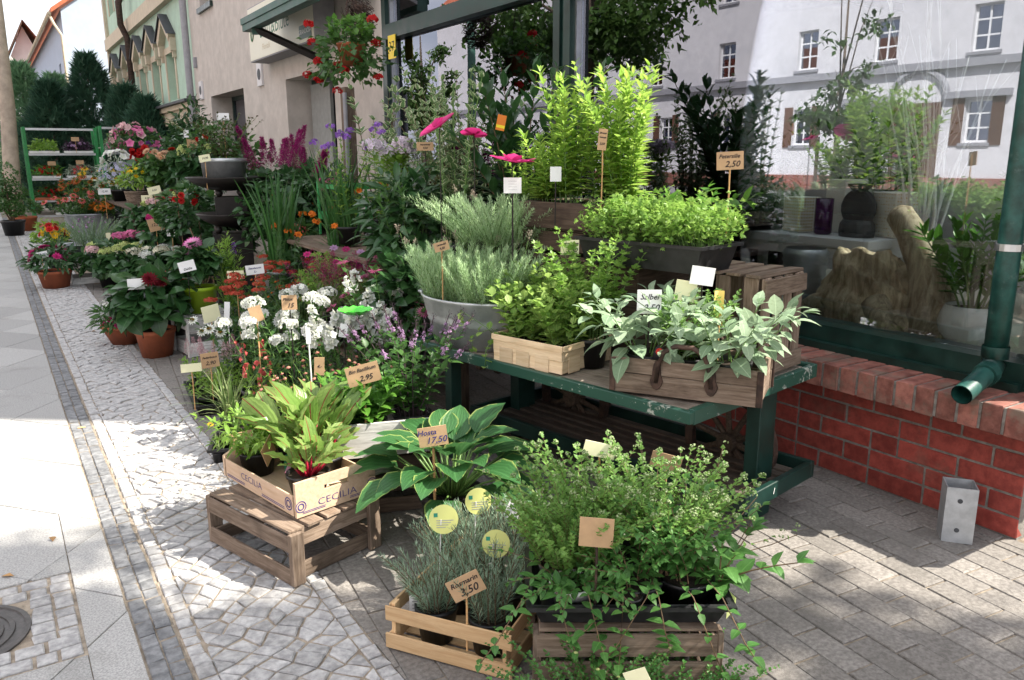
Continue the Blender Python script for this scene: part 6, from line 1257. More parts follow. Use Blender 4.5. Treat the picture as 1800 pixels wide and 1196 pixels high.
plant('dark_filler', 'dark leaves filling the gap under the sword leaved clumps', -1.15, 4.35, .0, 487, lambda p: p.mound(520, .26, .34, .42, 'lance', .10, 'dark', (0, 0, .3)), .1, .12)
# ---------------------------------------------------------------- middle distance
plant('impatiens', 'terracotta pot of magenta impatiens on the cobbles', -2.55, 8.88, 0, 500, lambda p: [p.mound(420, .26, .26, .18, 'lance', .10, 'dark', (0, 0, .28)), p.ball('flower', 'magenta', 'dsmall', (-.02, -.03, .31), .21, 16, .05)], .17, .19, 'terra')
crate('white_crate', 'white slatted crate under the shallow zinc bowl', (-2.15, 9.15, 0), R(8), .52, .40, .26, 'wwhite', rows=2, sh=.07, bottom='up', group='whitewashed crates', ends='out')
zb = thing('zinc_bowl', 'shallow grey zinc bowl on the white crate', 'bowl', (-2.12, 9.2, .274)); g = G(); g.lathe([(.15, 0), (.16, 0), (.24, .07), (.29, .16), (.31, .165), (.28, .16), (.22, .07), (.15, .02)], 32); g.disc(.26, .13, 32); ob('bowl', g.mesh('b', smooth=True), M['zincdull'], zb)
plant('heather', 'dark grey green heather filling the shallow zinc bowl', -2.12, 9.2, .38, 501, lambda p: [p.stems(90, .32, .18, .22, 'needle', .05, 14, 3, 50, 'rosem', c=(0, 0, .02)), p.ball('flower', 'mauve', 'blob', (0, 0, .24), .18, 20, .014)], .06, .04)
plant('rudbeckia', 'small pot of yellow and red daisies by the kerb side', -2.40, 10.5, 0, 502, lambda p: [p.mound(300, .20, .20, .24, 'lance', .08, 'mid', (0, 0, .26)), p.ball('flower', 'yellow', 'daisy', (0, 0, .46), .17, 14, .045), p.ball('flower_red', 'red_', 'dsmall', (-.05, -.05, .48), .15, 8, .05)], .13, .16)
plant('euphorbia', 'light green bush with white and red spots behind the daisies', -2.42, 11.4, 0, 503, lambda p: [p.mound(260, .22, .22, .22, 'ov', .07, 'phlox', (0, 0, .34)), p.ball('flower', 'coral', 'f5', (0, 0, .42), .18, 8, .04)], .13, .16)
def hydr(p, mk, mk2, n=6):
    p.mound(330, .26, .26, .18, 'big', .11, 'dark', (0, 0, .26)); 
    for k in range(n): a_ = 6.28*k/n+.3; p.ball('flower_head', mk if k % 2 else mk2, 'f4', (math.cos(a_)*.17, math.sin(a_)*.17, .40+p.r.uniform(0, .06)), .075, 60, .024, .6)
for k, (lb, x, y, a, b, z) in enumerate([('hydrangea with pale pink heads, leftmost behind the paving gap', -2.02, 8.55, 'palepink', 'lime', 0), ('hydrangea with cream and lime heads in front', -1.80, 8.15, 'lime', 'cream', 0), ('hydrangea with white heads beside the tin bucket', -1.58, 7.85, 'white', 'cream', 0), ('hydrangea with rose pink heads in the second row', -1.72, 8.80, 'pink', 'pink', .10), ('hydrangea with deep magenta heads at the back', -1.40, 8.35, 'magenta', 'pink', .31)]): plant('hydrangea', lb, x, y, z, 510+k, lambda p, a=a, b=b: hydr(p, a, b), .14, .18, 'terra' if k == 1 else 'blackpl', group='hydrangeas in pots')
bt = thing('tin_bucket', 'small tin bucket with a handle behind the white hydrangea', 'bucket', (-1.42, 7.45, 0)); g = G(); g.lathe([(.10, .0), (.14, .26), (.15, .265), (.13, .26), (.095, .02)], 20); g.disc(.1, .01, 20); ob('shell', g.mesh('b', smooth=True), M['zincdull'], bt); g = G(); g.tube([(.14*math.cos(a_), 0, .26+.13*math.sin(a_)) for a_ in np.linspace(0, PI, 10)], .005, 6); ob('handle', g.mesh('h'), M['zincdull'], bt)
br = thing('grey_rope_pot', 'tall grey pot with a rope handle behind the pink dahlia', 'pot', (-1.48, 6.75, 0)); pot(br, .17, .52, 'greypl', soil=.94); g = G(); g.tube([(-.17, -.06, .46), (-.21, -.05, .40), (-.22, 0, .38), (-.21, .05, .40), (-.17, .06, .46)], .016, 7); ob('rope', g.mesh('r', smooth=True), M['stick'], br)
plant('trellis_plant', 'leafy climber with red flowers on bent cane hoops', -1.48, 6.75, .50, 516, lambda p: [p.mound(520, .2, .2, .30, 'ov', .07, 'dark', (0, 0, .30)), p.ball('flower', 'red_', 'dsmall', (-.05, -.05, .52), .13, 7, .04), p.ball('flower_green', 'lime', 'f4', (-.1, .05, .56), .05, 12, .02), p.line((-.1, -.1, 0), (-.13, -.1, .62), .006), p.line((.06, -.12, 0), (.04, -.12, .55), .006)], .09, .06, stem='twig')
# big oval tub with rudbeckia
tb2 = thing('zinc_tub', 'large dull zinc bath tub planted with orange rudbeckia', 'tub', (-1.80, 12.0, .24), R(20)); g = G(); g.lathe([(.36, .0), (.40, .36), (.415, .37), (.405, .385), (.385, .37), (.34, .02)], 36, 1.0, .8); g.disc(.37, .32, 36, 1.0, .8); ob('shell', g.mesh('b', smooth=True), M['zincdull'], tb2)
crate('white_crate', 'low pale pallet under the large zinc bath tub', (-1.80, 12.0, 0), R(20), .7, .5, .22, 'wgrey', rows=2, bottom='up', group='grey crates between the flowers')
def rud(p, mk, n, h, s, cone=True):
    tips = p.stems(n, h, .14, .26, 'lance', .13, 6, 2, 55, 'mid', c=(0, 0, .0), sr=.004, hv=.35); [p.put('petals', mk, 'daisy', [q], [d*.6+[-.1, -.5, .5]], s*p.r.uniform(.8, 1.2)) for q, d in tips]
    if cone: [p.ball('flower_cone', 'cone', 'blob', q+d*.005, .015, 14, .008) for q, d in tips]
for k, (lb, x, y, mk, n, h) in enumerate([('rusty red coneflowers at the left of the large tub', -2.02, 11.92, 'coral', 16, .42), ('tall rust and orange rudbeckia in the middle of the large tub', -1.80, 12.0, 'rust', 26, .66), ('yellow rudbeckia at the top of the large tub', -1.70, 12.15, 'yellow', 14, .74), ('low golden daisies at the right rim of the large tub', -1.52, 11.85, 'orange', 18, .26)]): plant('rudbeckia', lb, x, y, .52, 520+k, lambda p, mk=mk, n=n, h=h: rud(p, mk, n, h, .055), .08, .05, group='rudbeckia in the large tub')
# long table with baskets
def basket(label, x, y, z, r_=.15, h=.18):
    t = thing('wicker_basket', label, 'basket', (x, y, z), group='grey wicker baskets'); 
    for k in range(7): g = G(); rr = r_*(.82+.2*k/6); zz = h*(k+.5)/7; g.lathe([(rr-.006, zz-h/15), (rr+.006, zz-h/30), (rr+.006, zz+h/30), (rr-.006, zz+h/15)], 18); ob('weave_ring', g.mesh('w', smooth=True), M['wgrey'], t)
    g = G(); g.lathe([(r_*.8, 0), (r_*.82, .0), (r_*.98, h*.95)], 18); g.disc(r_*.9, h*.8, 18); ob('lining', g.mesh('l'), M['wdark'], t)
basket('grey wicker basket, left of the two on the far table', -1.40, 10.45, .80); basket('grey wicker basket, right of the two on the far table', -1.08, 10.35, .80)
plant('snapdragon_mix', 'yellow green bedding plant in the left wicker basket', -1.40, 10.45, .93, 530, lambda p: [p.mound(260, .2, .2, .2, 'lance', .08, 'phlox', (0, 0, .16)), p.ball('flower', 'yellow', 'f5', (0, 0, .26), .15, 14, .03)], .08, .05)
plant('peach_dahlia', 'peach coloured dahlias in the right wicker basket', -1.10, 10.45, .93, 531, lambda p: dahliaplant(p, 'peach', 9, .50, (0, 0, .26), .22, .22, .10, 'mid', .06), .08, .05)
plant('lobelia', 'cloud of white and pale blue flowers behind the tub', -1.45, 11.6, .80, 532, lambda p: [p.mound(420, .3, .3, .30, 'lance2', .07, 'silver', (0, 0, .30)), p.ball('flower', 'lavbl', 'f5', (0, 0, .36), .27, 90, .032), p.ball('flower_white', 'white', 'petun', (.0, -.05, .55), .22, 16, .06)], .13, .16)
plant('red_salvia', 'deep red snapdragon spikes beside the pale blue cloud', -1.15, 11.7, .80, 533, lambda p: [p.mound(260, .18, .18, .26, 'lance', .09, 'dark', (0, 0, .30)), [p.plume('flower_spike', 'red_', (x, y, .38), UP, .34, .045, 50, .04, .5, 'snap') for x, y in ((-.08, 0), (.06, .04), (0, -.08))]], .11, .14)
plant('red_dahlia', 'dark bush with red dahlias on the far table', -.92, 11.2, .80, 534, lambda p: dahliaplant(p, 'red_', 8, .66, (0, 0, .36), .32, .34, .12, 'dark', .065), .13, .16)
wbk = plant('lime_hydrangea', 'hydrangea with lime green cones in a white bucket', -.72, 9.95, .80, 535, lambda p: [p.mound(460, .30, .30, .30, 'big', .12, 'dark', (0, 0, .44)), p.ball('flower_head', 'lime', 'f4', (-.15, -.05, .66), .09, 70, .028, 1.2), p.ball('flower_head', 'lime', 'f4', (.12, -.12, .68), .09, 70, .028, 1.2), p.ball('flower_head', 'lime', 'f4', (-.02, .05, .72), .08, 60, .028, 1.2)], .15, .22, 'whitepl', taper=.7)
plant('bay_tree', 'dark dense bay bush in front of the mint house', -.42, 11.6, .0, 536, lambda p: p.mound(1500, .36, .36, .85, 'laurel', .11, 'dark', (0, 0, 1.25), .45), .2, .3)
plant('petunia_pot', 'trailing magenta petunias on the right plant rack', -.95, 13.2, 1.40, 537, lambda p: [p.mound(420, .42, .36, .26, 'ov', .07, 'mid', (0, 0, .24)), p.ball('flower', 'pink', 'petun', (0, -.05, .22), .40, 34, .07, .65), p.ball('flower_pale', 'palepink', 'petun', (0, 0, .30), .38, 16, .07, .65), p.ball('flower_violet', 'violet', 'petun', (.25, -.2, .16), .15, 8, .06)], .15, .18)
ps2 = thing('plant_pillar', 'slim wooden stand under the magenta petunias', 'stand', (-.95, 13.2, 0)); piece('column', (1.385, .10, .10), M['wgrey'], ps2, (0, 0, .70), (0, PI/2, 0), bev=.003); piece('top_plate', (.30, .30, .02), M['wgrey'], ps2, (0, 0, 1.388), bev=.003); piece('foot_plate', (.30, .30, .02), M['wgrey'], ps2, (0, 0, .0115), bev=.003)
plant('small_hydrangea', 'white and green hydrangea under the baskets', -1.25, 9.55, .42, 538, lambda p: hydr(p, 'lime', 'palepink', 7), .14, .18); plant('pink_begonia', 'leafy green plant with a coral bloom near the cane hoops', -1.35, 7.6, .55, 539, lambda p: [p.mound(420, .24, .3, .26, 'big', .10, 'mid', (0, 0, .28)), p.ball('flower', 'coral', 'dsmall', (-.12, .0, .45), .1, 4, .05), p.ball('flower_green', 'lime', 'f4', (.05, .1, .46), .1, 30, .026)], .12, .15)
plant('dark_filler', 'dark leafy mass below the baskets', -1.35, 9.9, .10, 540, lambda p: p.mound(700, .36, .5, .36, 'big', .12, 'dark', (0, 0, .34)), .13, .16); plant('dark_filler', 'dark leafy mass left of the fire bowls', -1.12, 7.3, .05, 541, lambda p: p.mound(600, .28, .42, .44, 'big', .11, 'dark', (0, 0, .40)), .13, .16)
md = thing('mirror_disc', 'small round white saucer leaning among the hydrangeas', 'saucer', (-1.32, 9.15, .80)); g = G(); g.lathe([(.001, 0), (.12, .0), (.125, .01), (.001, .012)], 20); ob('saucer', g.mesh('s'), M['whitepl'], md); g = G(); g.tube([(0, 0, -.8), (0, 0, 0)], .006, 6); ob('rod', g.mesh('r'), M['blackm'], md)
# ---------------------------------------------------------------- plant racks
def rack(label, x0, x1, y, h, levels, d=.5):
    t = thing('plant_rack', label, 'rack', ((x0+x1)/2, y, 0), group='green plant trolleys'); w_ = (x1-x0)/2
    for x in (-w_, w_):
        for yy_ in (-d/2, d/2): g = G(); g.box(x-.03, x+.03, yy_-.03, yy_+.03, 0, h); ob('post', g.mesh('p'), M['rackgreen'], t)
    for z in levels:
        g = G(); g.box(-w_+.035, w_-.035, -d/2-.02, -d/2+.02, z-.035, z+.01); ob('front_bar', g.mesh('s'), M['alu'], t)
        if z < h-.2: g = G(); g.box(-w_+.035, w_-.035, -d/2+.021, d/2, z-.03, z-.01); ob('shelf', g.mesh('s'), M['wdark'], t)
    return t
rack('green trolley rack with bedding plants, left at the post', -2.28, -.94, 19.0, 2.05, (.20, .52, .98, 1.50, 2.02)); rack('green trolley rack at the right, partly behind petunias', -.88, .12, 18.6, 2.08, (.30, .95, 1.52, 2.05))
RP = [('trailing green bedding plants on the top shelf, left', -1.95, 1.51, 'phlox', None), ('dark purple leaved bedding plants on the top shelf', -1.30, 1.51, 'purp', 'mauve'), ('bright green bedding plants with red tips on the second shelf', -1.95, .99, 'basil', 'red_'), ('grey pink carnations on the second shelf', -1.30, .99, 'silver', 'coral'), ('red begonias on the third shelf', -1.95, .53, 'mid', 'red_'), ('coral red begonias on the third shelf, right', -1.35, .53, 'dark', 'coral'), ('low green plants on the bottom shelf', -1.6, .21, 'mid', 'white'), ('silver bedding plants on the right rack', -.55, 1.53, 'silver', None)]
for k, (lb, x, z, a, b) in enumerate(RP):
    t = thing('bedding_tray', 'white tray of '+lb, 'tray', (x, 18.85 if x < -.9 else 18.45, z), group='trays of bedding plants on the racks'); g = G(); g.box(-.28, .28, -.17, .17, .0, .05); ob('tray', g.mesh('t'), M['whitepl'] if k != 4 else M['terra'], t)
    p = PlantAt(t, 560+k); p.mound(420, .27, .17, .18, 'lance', .08, a, (0, 0, .08), low=0)
    if b: p.ball('flower', b, 'dsmall', (0, 0, .12), .22, 26, .035, .6)
    p.build(t, LM)
# ---------------------------------------------------------------- far left: post, topiary
pp = thing('timber_pole', 'thick leaning timber pole at the left edge', 'pole', (-2.64, 18.2, 0)); g = G(); g.tube([(0, 0, -.1), (.02, 0, 1.0), (.12, 0, 2.4), (.20, 0, 6)], [.16, .155, .135, .10], 14); ob('pole', g.mesh('p', smooth=True), plain('pale_timber', (.42, .34, .27), .85, var=.2, scale=6, bump=.5), pp)
def topi(p):
    for x, y, z, r_ in ((-.05, 0, 1.15, .22), (.12, .1, .80, .17), (-.18, 0, .62, .16), (.05, -.1, .50, .15), (-.1, .1, .85, .15)): p.mound(330, r_, r_, r_*.9, 'round2', .05, 'mid', (x, y, z), .7, low=-1, lump=.08); p.line((0, 0, .2), (x, y, z), .015)
plant('topiary', 'cloud pruned topiary in a dark pot beside the pole', -2.74, 16.4, 0, 580, topi, .2, .28, stem='twig'); plant('box_bush', 'round green bush in a terracotta pot in front of the topiary', -2.52, 17.4, 0, 581, lambda p: p.mound(500, .30, .30, .24, 'ov2', .07, 'mid', (0, 0, .42), .6), .22, .28, 'terra')
# ---------------------------------------------------------------- signs and tags
lettering(np_, '37', .12, M['ink'], (-.0065, 0, 0), (R(90), 0, R(-90)), shear=0)
sign('kraft price card Petersilie 2,50 on a stick in the parsley', -.66, .86, 1.05, 1.385, .10, .068, 'kraft', (('Petersilie', .021, .24, -.03), ('2,50', .032, -.2, .08)), roll=-3)
sign('cream card Brunnenkresse 3,50 before the dark crate', -1.09, 1.30, .72, 1.04, .075, .062, 'cream', (('Brunnenkresse', .0115, .28, 0), ('3,50', .026, -.18, .1)), stick='blackm', sr=.0018)
sign('white card Salbei 2,50 half buried in the left sage', *boxp(sb, -.15, -.06), .70, .905, .085, .085, 'whitec', (('Salbei', .028, .2, 0), ('2,50', .032, -.25, .08)), turn=8, stick='blackm')
sign('folded white card on a black stick above the oregano', *boxp(sb, .0, .09), .70, .985, .085, .066, 'whitec', turn=15, roll=8, stick='blackm', grp='blank'); sign('plain cream card beside the folded white card', *boxp(sb, -.06, .10), .70, .925, .075, .075, 'cream', turn=-5, roll=8, stick='twig' if 'twig' in M else 'stick', grp='blank')
t = thing('seed_packet_stick', 'curled yellow paper label on a bamboo stick in the right sage', 'tag', (*boxp(sb, .08, .02), .70), 0); g = G(); g.tube([(0, 0, 0), (.0, .0, .16)], .004, 6); ob('stick', g.mesh('s'), M['stick'], t); g = G(); n = 9
for i in range(n): a_ = i/(n-1)*2.6; g.add([(.018*math.cos(a_), .018*math.sin(a_), .12), (.020*math.cos(a_), .020*math.sin(a_), .245)], [])
g.f = [(2*i, 2*i+2, 2*i+3, 2*i+1) for i in range(n-1)]; ob('label', g.mesh('l', smooth=True), pictmat('packet_print', ((.78, .52, .05), (.80, .62, .20), (.05, .07, .15)), 16), t)
sign('narrow kraft tag hanging in the verbena', -.93, 1.30, 1.2, 1.47, .036, .085, 'kraft', (('Zitronen', .008, .3, 0), ('Verbene', .008, .1, 0), ('3,50', .012, -.2, 0)), roll=5); sign('white card half hidden left of the verbena', -1.02, 1.50, 1.15, 1.33, .05, .062, 'whitec', turn=20, stick='blackm', grp='blank')
sign('square white card on the rod of the nearest poppy', -1.20, 1.56, .95, 1.285, .075, .065, 'whitec', tuple(('. . . . . . . . .', .008, .3-.18*k, 0) for k in range(4)), stick='blackm', sr=.002); sign('small kraft card above the lavender tub', -1.46, 1.72, .80, 1.03, .065, .04, 'kraft', (('Lavendel', .011, .2, 0), ('4,50', .013, -.2, 0)), roll=-14)
sign('kraft price card Hosta 17,50 stuck in the hosta', -1.885, 1.01, .18, .470, .10, .070, 'kraft', (('Hosta', .027, .22, -.2), ('17,50', .032, -.2, .1)), roll=-7, sr=.0045, ink='blueink'); sign('kraft price card Bio Basilikum 2,95 above the basil', -1.93, 1.50, .36, .585, .128, .078, 'kraft', (('Bio Basilikum', .0195, .25, 0), ('2,95', .030, -.2, .05)), roll=-13, sr=.004)
sign('kraft price card Rosmarin 3,50 leaning in the pale crate', -2.10, .41, .10, .262, .095, .066, 'kraft', (('Rosmarin', .021, .22, 0), ('3,50', .032, -.2, .02)), roll=-26, ink='ink'); sign('blank kraft card seen from behind in the front oregano', -1.90, .10, .30, .495, .085, .078, 'kraft', turn=0, roll=2, stick='iron', grp='blank', sr=.0035)
sign('pale cream card at the back of the oregano', -1.60, .46, .30, .535, .10, .045, 'cream', turn=10, roll=14, grp='blank'); sign('kraft card half hidden in the right oregano', -1.38, .40, .33, .47, .095, .05, 'kraft', roll=12, grp='blank'); sign('grey white card leaning between rosemary and oregano', -1.77, .66, .15, .300, .075, .062, 'whitec', roll=25, turn=15, stick='blackm', grp='blank')
sign('blank kraft card at the left end of the printed box', -2.36, 1.69, .28, .335, .085, .085, 'kraft', turn=5, roll=-6, stick=None, grp='blank'); sign('kraft card seen almost edge on in the printed box', -2.31, 1.52, .28, .345, .085, .085, 'kraft', turn=62, roll=-28, stick=None, grp='blank'); sign('pale card corner at the bottom edge in the thyme', -1.93, -.10, .08, .215, .055, .05, 'cream', roll=-25, grp='blank')
sign('kraft price card Phlox 15 among white phlox heads', -1.93, 2.38, .20, .735, .07, .07, 'kraft', (('Phlox', .02, .22, -.1), ('15', .03, -.2, .05)), stick='blackm'); sign('faded kraft card left of the white phlox', -2.03, 2.60, .2, .655, .06, .078, 'kraft', roll=-15, grp='blank'); sign('cream card beside the white coneflowers', -2.02, 3.66, .2, .485, .105, .10, 'cream', turn=20, roll=-8, grp='blank'); sign('slim white tag in the white coneflowers', -1.93, 3.64, .2, .50, .032, .10, 'whitec', roll=6, stick=None if False else 'whitepl', grp='tag', nm='plant_tag', cat='tag')
sign('cream card Winterhart in the red yarrow', -1.75, 4.10, .2, .645, .106, .056, 'cream', (('Winterhart', .021, 0, 0),)); sign('white card with blue writing behind the yarrow', -1.60, 4.18, .2, .66, .12, .066, 'whitec', (('Staudenmix', .018, .15, 0), ('5,-', .018, -.22, 0)), roll=-5, ink='blueink'); sign('kraft price card Federbusch 2,90 in the pale celosia', -2.14, 3.22, .1, .305, .095, .085, 'kraft', (('Federbusch', .0165, .18, 0), ('2,90', .030, -.2, 0)), roll=-4); sign('cream card standing in front of the pale celosia', -2.26, 3.12, .1, .30, .105, .046, 'cream', grp='blank')
sign('narrow kraft tag in the burnet', -1.98, 1.86, .2, .545, .042, .078, 'kraft', (('4,-', .018, 0, 0),), roll=4); sign('thin white plant tag on a clear rod behind the chard', -1.98, 1.98, .2, .655, .020, .07, 'whitec', stick='whitepl', grp='tag', nm='plant_tag', cat='tag'); sign('white tag hanging from the green dish', -1.79, 2.06, .3, .64, .036, .062, 'whitec', (('4,-', .016, 0, 0),), roll=12, stick='blackm', grp='price')
sign('small photo label in the pink dahlia', -1.96, 4.58, .45, .665, .11, .075, 'whitec', (('Dahlie', .022, -.25, 0),), roll=-12, stick='blackm', grp='tag', nm='plant_tag', cat='tag'); sign('white round cornered card in the red dahlia', -2.27, 4.72, .2, .55, .125, .075, 'whitec', stick='blackm', grp='blank'); sign('tiny white tag beside the red dahlia', -2.36, 4.85, .2, .51, .042, .06, 'whitec', stick='blackm', grp='tag', nm='plant_tag', cat='tag')
sign('pale blue card in the magenta impatiens', -2.66, 8.72, .15, .385, .12, .066, 'whitec', (('14,95', .035, 0, 0),), roll=-10, ink='blueink'); sign('cream tag on a stick in the zinc bowl', -1.96, 8.98, .4, .525, .05, .08, 'cream', grp='blank'); sign('kraft card standing in the deep pink hydrangea', -1.58, 8.1, .5, .70, .15, .135, 'kraft', (('12,50', .045, 0, 0),), roll=-12); sign('pink and white printed tag behind the deep pink hydrangea', -1.53, 7.5, .4, .72, .095, .20, 'pinkc' if 'pinkc' in M else 'whitec', grp='tag', nm='plant_tag', cat='tag')
sign('cream card on the far table by the right basket', -1.36, 9.35, .8, 1.02, .15, .09, 'cream', (('9,50', .03, 0, 0),), roll=-12); sign('cream card below the left wicker basket', -1.42, 9.55, .7, .92, .13, .072, 'cream', (('8,50', .03, 0, 0),)); sign('white card in the large zinc tub', -1.68, 11.45, .6, .945, .16, .085, 'whitec', (('12,90', .035, 0, 0),)); sign('white card on top of the small rose bush', -1.30, 5.95, 1.3, 1.745, .10, .06, 'whitec', grp='blank'); sign('cream tag beside the zinc rose pot', -1.50, 5.85, 1.18, 1.40, .09, .058, 'cream', (('19,90', .022, 0, 0),), roll=-10)
sign('kraft card in front of the variegated shrub', -1.02, 2.72, 1.0, 1.46, .092, .046, 'kraft', (('Hartriegel', .013, .2, 0), ('9,50', .015, -.2, 0)), stick='blackm'); sign('kraft card in the lime hydrangea', -.78, 9.8, 1.2, 1.58, .12, .11, 'kraft', (('17,50', .035, 0, 0),)); sign('white tag in the lime hydrangea', -.86, 9.7, 1.3, 1.70, .06, .09, 'whitec', stick='stick', grp='tag', nm='plant_tag', cat='tag')
for k, (x, z, lb) in enumerate(((-1.37, 1.80, 'kraft card on the top shelf of the left rack'), (-1.86, 1.30, 'kraft card on the second shelf, left rack'), (-1.33, 1.32, 'kraft card on the second shelf beside the carnations'), (-.62, 1.82, 'kraft card hanging on the right rack'))): sign(lb, x, 18.42, z-.25, z, .15, .085, 'kraft', grp='blank')
t = thing('plant_tag', 'orange and yellow plant tag hanging in the laurel', 'tag', (-.90, 2.14, 1.53), camyaw(-.9, 2.1)+R(10)); q = G(); q.box(-.022, .022, -.001, .001, 0, .075); o = ob('label', q.mesh('l'), plain('orange_print', (.72, .20, .02), .4, var=.1), t, (0, 0, 0), (0, R(12), 0)); q = G(); q.box(-.0215, .0215, -.0018, -.0012, .012, .026); ob('yellow_stripe', q.mesh('l'), plain('yellow_print', (.85, .65, .03), .4), o)
# ---------------------------------------------------------------- awning, shop sign, hanging basket
aw = thing('awning', 'folded out awning with a dark green front bar and grey underside', 'awning'); ya, yb = 6.2, 8.45
g = G(); g.box(-.40, -.29, ya, yb, 2.80, 2.93); g.box(-.414, -.4001, ya-.01, yb+.01, 2.87, 2.935); ob('front_bar', g.mesh('b'), plain('awning_green', (.035, .09, .07), .5, var=.2, scale=6), aw)
g = G(); g.add([(-.289, ya, 2.86), (-.289, yb, 2.86), (.295, yb, 3.10), (.295, ya, 3.10), (-.289, ya, 2.89), (-.289, yb, 2.89), (.295, yb, 3.13), (.295, ya, 3.13)], [(0, 1, 2, 3), (4, 7, 6, 5), (0, 4, 5, 1), (1, 5, 6, 2), (0, 3, 7, 4)]); ob('canopy', g.mesh('c'), plain('awning_cloth', (.42, .41, .40), .85, var=.08), aw)
def bar(nm, a, b, w_, m): g = G(); g.tube([a, b], w_, 4); return ob(nm, g.mesh(nm), M[m], aw)
bar('arm', (-.34, 8.15, 2.80), (.28, 7.62, 2.43), .045, 'blackm'); bar('arm_bracket', (-.345, 8.15, 2.82), (-.345, 8.15, 2.74), .045, 'greenworn'); bar('side_rod', (-.3, 6.4, 2.90), (.29, 6.42, 3.05), .012, 'blackm')
sg = thing('shop_sign', 'cream light box with green lettering on the grey house', 'sign', (.08, 8.6, 2.95)); g = G(); g.box(-.02, .21, -1.24, 1.24, -.33, .33); ob('box', g.mesh('b'), M['bluetape'], sg); g = G(); g.box(-.027, -.021, -1.22, 1.22, -.315, .315); ob('face', g.mesh('f'), plain('cream_face', (.70, .68, .56), .5, var=.03), sg)
GI = plain('sign_green', (.03, .14, .06), .5, var=.05); TI = plain('sign_beige', (.52, .42, .25), .5)
lettering(sg, 'Blatt&Blüte', .27, GI, (-.028, .16, -.0), (R(90), 0, R(-90)), shear=.05, sx=.95); lettering(sg, 'Floristik', .10, TI, (-.028, .5, -.2), (R(90), 0, R(-90)), shear=.1)
g = G(); g.tube([(0, .10*math.cos(a_)*.5, .11*math.sin(a_)) for a_ in np.linspace(0, 6.28, 16)], .008, 4); ob('leaf_emblem', g.mesh('l'), GI, sg, (-.032, 1.05, .02), (R(20), 0, 0))
for k in range(5): g = G(); g.tube([(0, .035*math.cos(a_), .035*math.sin(a_)) for a_ in np.linspace(0, 6.28, 9)], .006, 4); ob('flower_emblem', g.mesh('l'), GI, sg, (-.032, -.72+.06*math.cos(k*1.256), .12+.06*math.sin(k*1.256)))
g = G(); g.box(-.036, -.0275, -1.16, -.78, -.28, -.14); bp_ = ob('brand_plate', g.mesh('p'), plain('plate_green', (.10, .15, .14), .5), sg); lettering(sg, 'GRANDIOSA', .07, M['whitec'], (-.0365, -.97, -.21), (R(90), 0, R(-90)), shear=0)
hb = plant('hanging_geranium', 'hanging brown pot of red ivy geraniums under the awning', -.56, 4.85, 2.10, 601, lambda p: [p.mound(520, .26, .30, .22, 'round2', .06, 'mid', (-.02, 0, .08), .45, low=-.9, lump=.35), p.mound(200, .12, .30, .10, 'round2', .055, 'basil', (0, 0, .24)), [p.line((0, 0, .16), (p.r.uniform(-.25, .25), p.r.uniform(-.3, .3), p.r.uniform(-.25, .1)), .003, sag=-.05) for k in range(14)], [p.ball('flower', 'red_', 'f5', (x, y, z), .035, 14, .022) for x, y, z in ((-.28, .15, .30), (-.22, .25, .18), (-.25, .05, .02), (-.10, -.10, -.05), (-.2, .2, -.10), (-.05, .2, -.18), (.1, -.25, .14), (.05, -.32, .30), (-.26, .28, -.06), (.12, -.22, -.1), (-.1, .05, .0))]], .105, .16, 'terra')
for dx, dy in ((-.08, -.06), (.08, -.05), (0, .09)): g = G(); g.tube([(dx, dy, .15), (0, 0, .60)], .003, 5); ob('chain', g.mesh('c'), M['iron'], hb)
g = G(); g.tube([(0, 0, .58), (.02, 0, .66), (-.04, .05, .72), (.0, .2, .75)], .012, 6); ob('hook', g.mesh('h', smooth=True), M['iron'], hb); g = G(); g.tube([(0, .2, .75), (.3, .6, .78), (.70, .93, .70)], .012, 6); ob('bracket', g.mesh('br', smooth=True), M['iron'], hb)
tw = thing('twig_wreath', 'tangled wreath of dark twigs under the awning', 'wreath', (-.36, 5.15, 2.50)); g = G(); rr_ = random.Random(3)
for k in range(90): a_ = rr_.random()*6.3; r1 = rr_.uniform(.10, .2); tl = rr_.uniform(-.5, .5); g.tube([(rr_.uniform(-.06, .06)+.05*math.sin(i*1.3+k), r1*math.cos(a_+i*.5), r1*.8*math.sin(a_+i*.5)+.02*math.cos(i*2+k)) for i in range(5)], .003, 4, cap=False)
tag(ob('twigs', g.mesh('t', smooth=True), M['iron'], tw), kind='stuff')
pc = thing('grey_post', 'square grey weathered post under the hanging basket', 'post', (-.05, 6.25, 0)); piece('post', (2.05, .12, .10), M['wgrey'], pc, (0, 0, 1.03), (0, PI/2, 0), bev=.004); g = G(); g.tube([(-.06, -.08, 2.0), (-.06, -.08, .1)], .02, 8); ob('pipe', g.mesh('p'), M['bluetape'], pc)
# ---------------------------------------------------------------- shop window display
def blob_mesh(prof, seed, amp, n=26, sx=1, sy=1, ridg=7):
    r = np.random.default_rng(seed); g = G(); ph = r.uniform(0, 6, 8); vs = []
    for i, (rad, z, ox, oy) in enumerate(prof):
        for k in range(n):
            t = 2*PI*k/n; rr = rad*(1+amp*math.sin(ridg*t+ph[0]+z*9)*.5+amp*math.sin(3*t+ph[1]+i*.7)+amp*.5*math.sin(13*t+ph[2]+z*15)); vs.append((ox+rr*sx*math.cos(t), oy+rr*sy*math.sin(t), z+.012*math.sin(5*t+ph[3]+i)))
    g.add(vs, [(i*n+k, i*n+(k+1) % n, (i+1)*n+(k+1) % n, (i+1)*n+k) for i in range(len(prof)-1) for k in range(n)]+[tuple((len(prof)-1)*n+k for k in range(n))]); return g
M['drift'] = wood('driftwood', (.22, .15, .09), (.74, .61, .45), grain=10, bump=.25, stain=.5, along=2, stretch=.25)
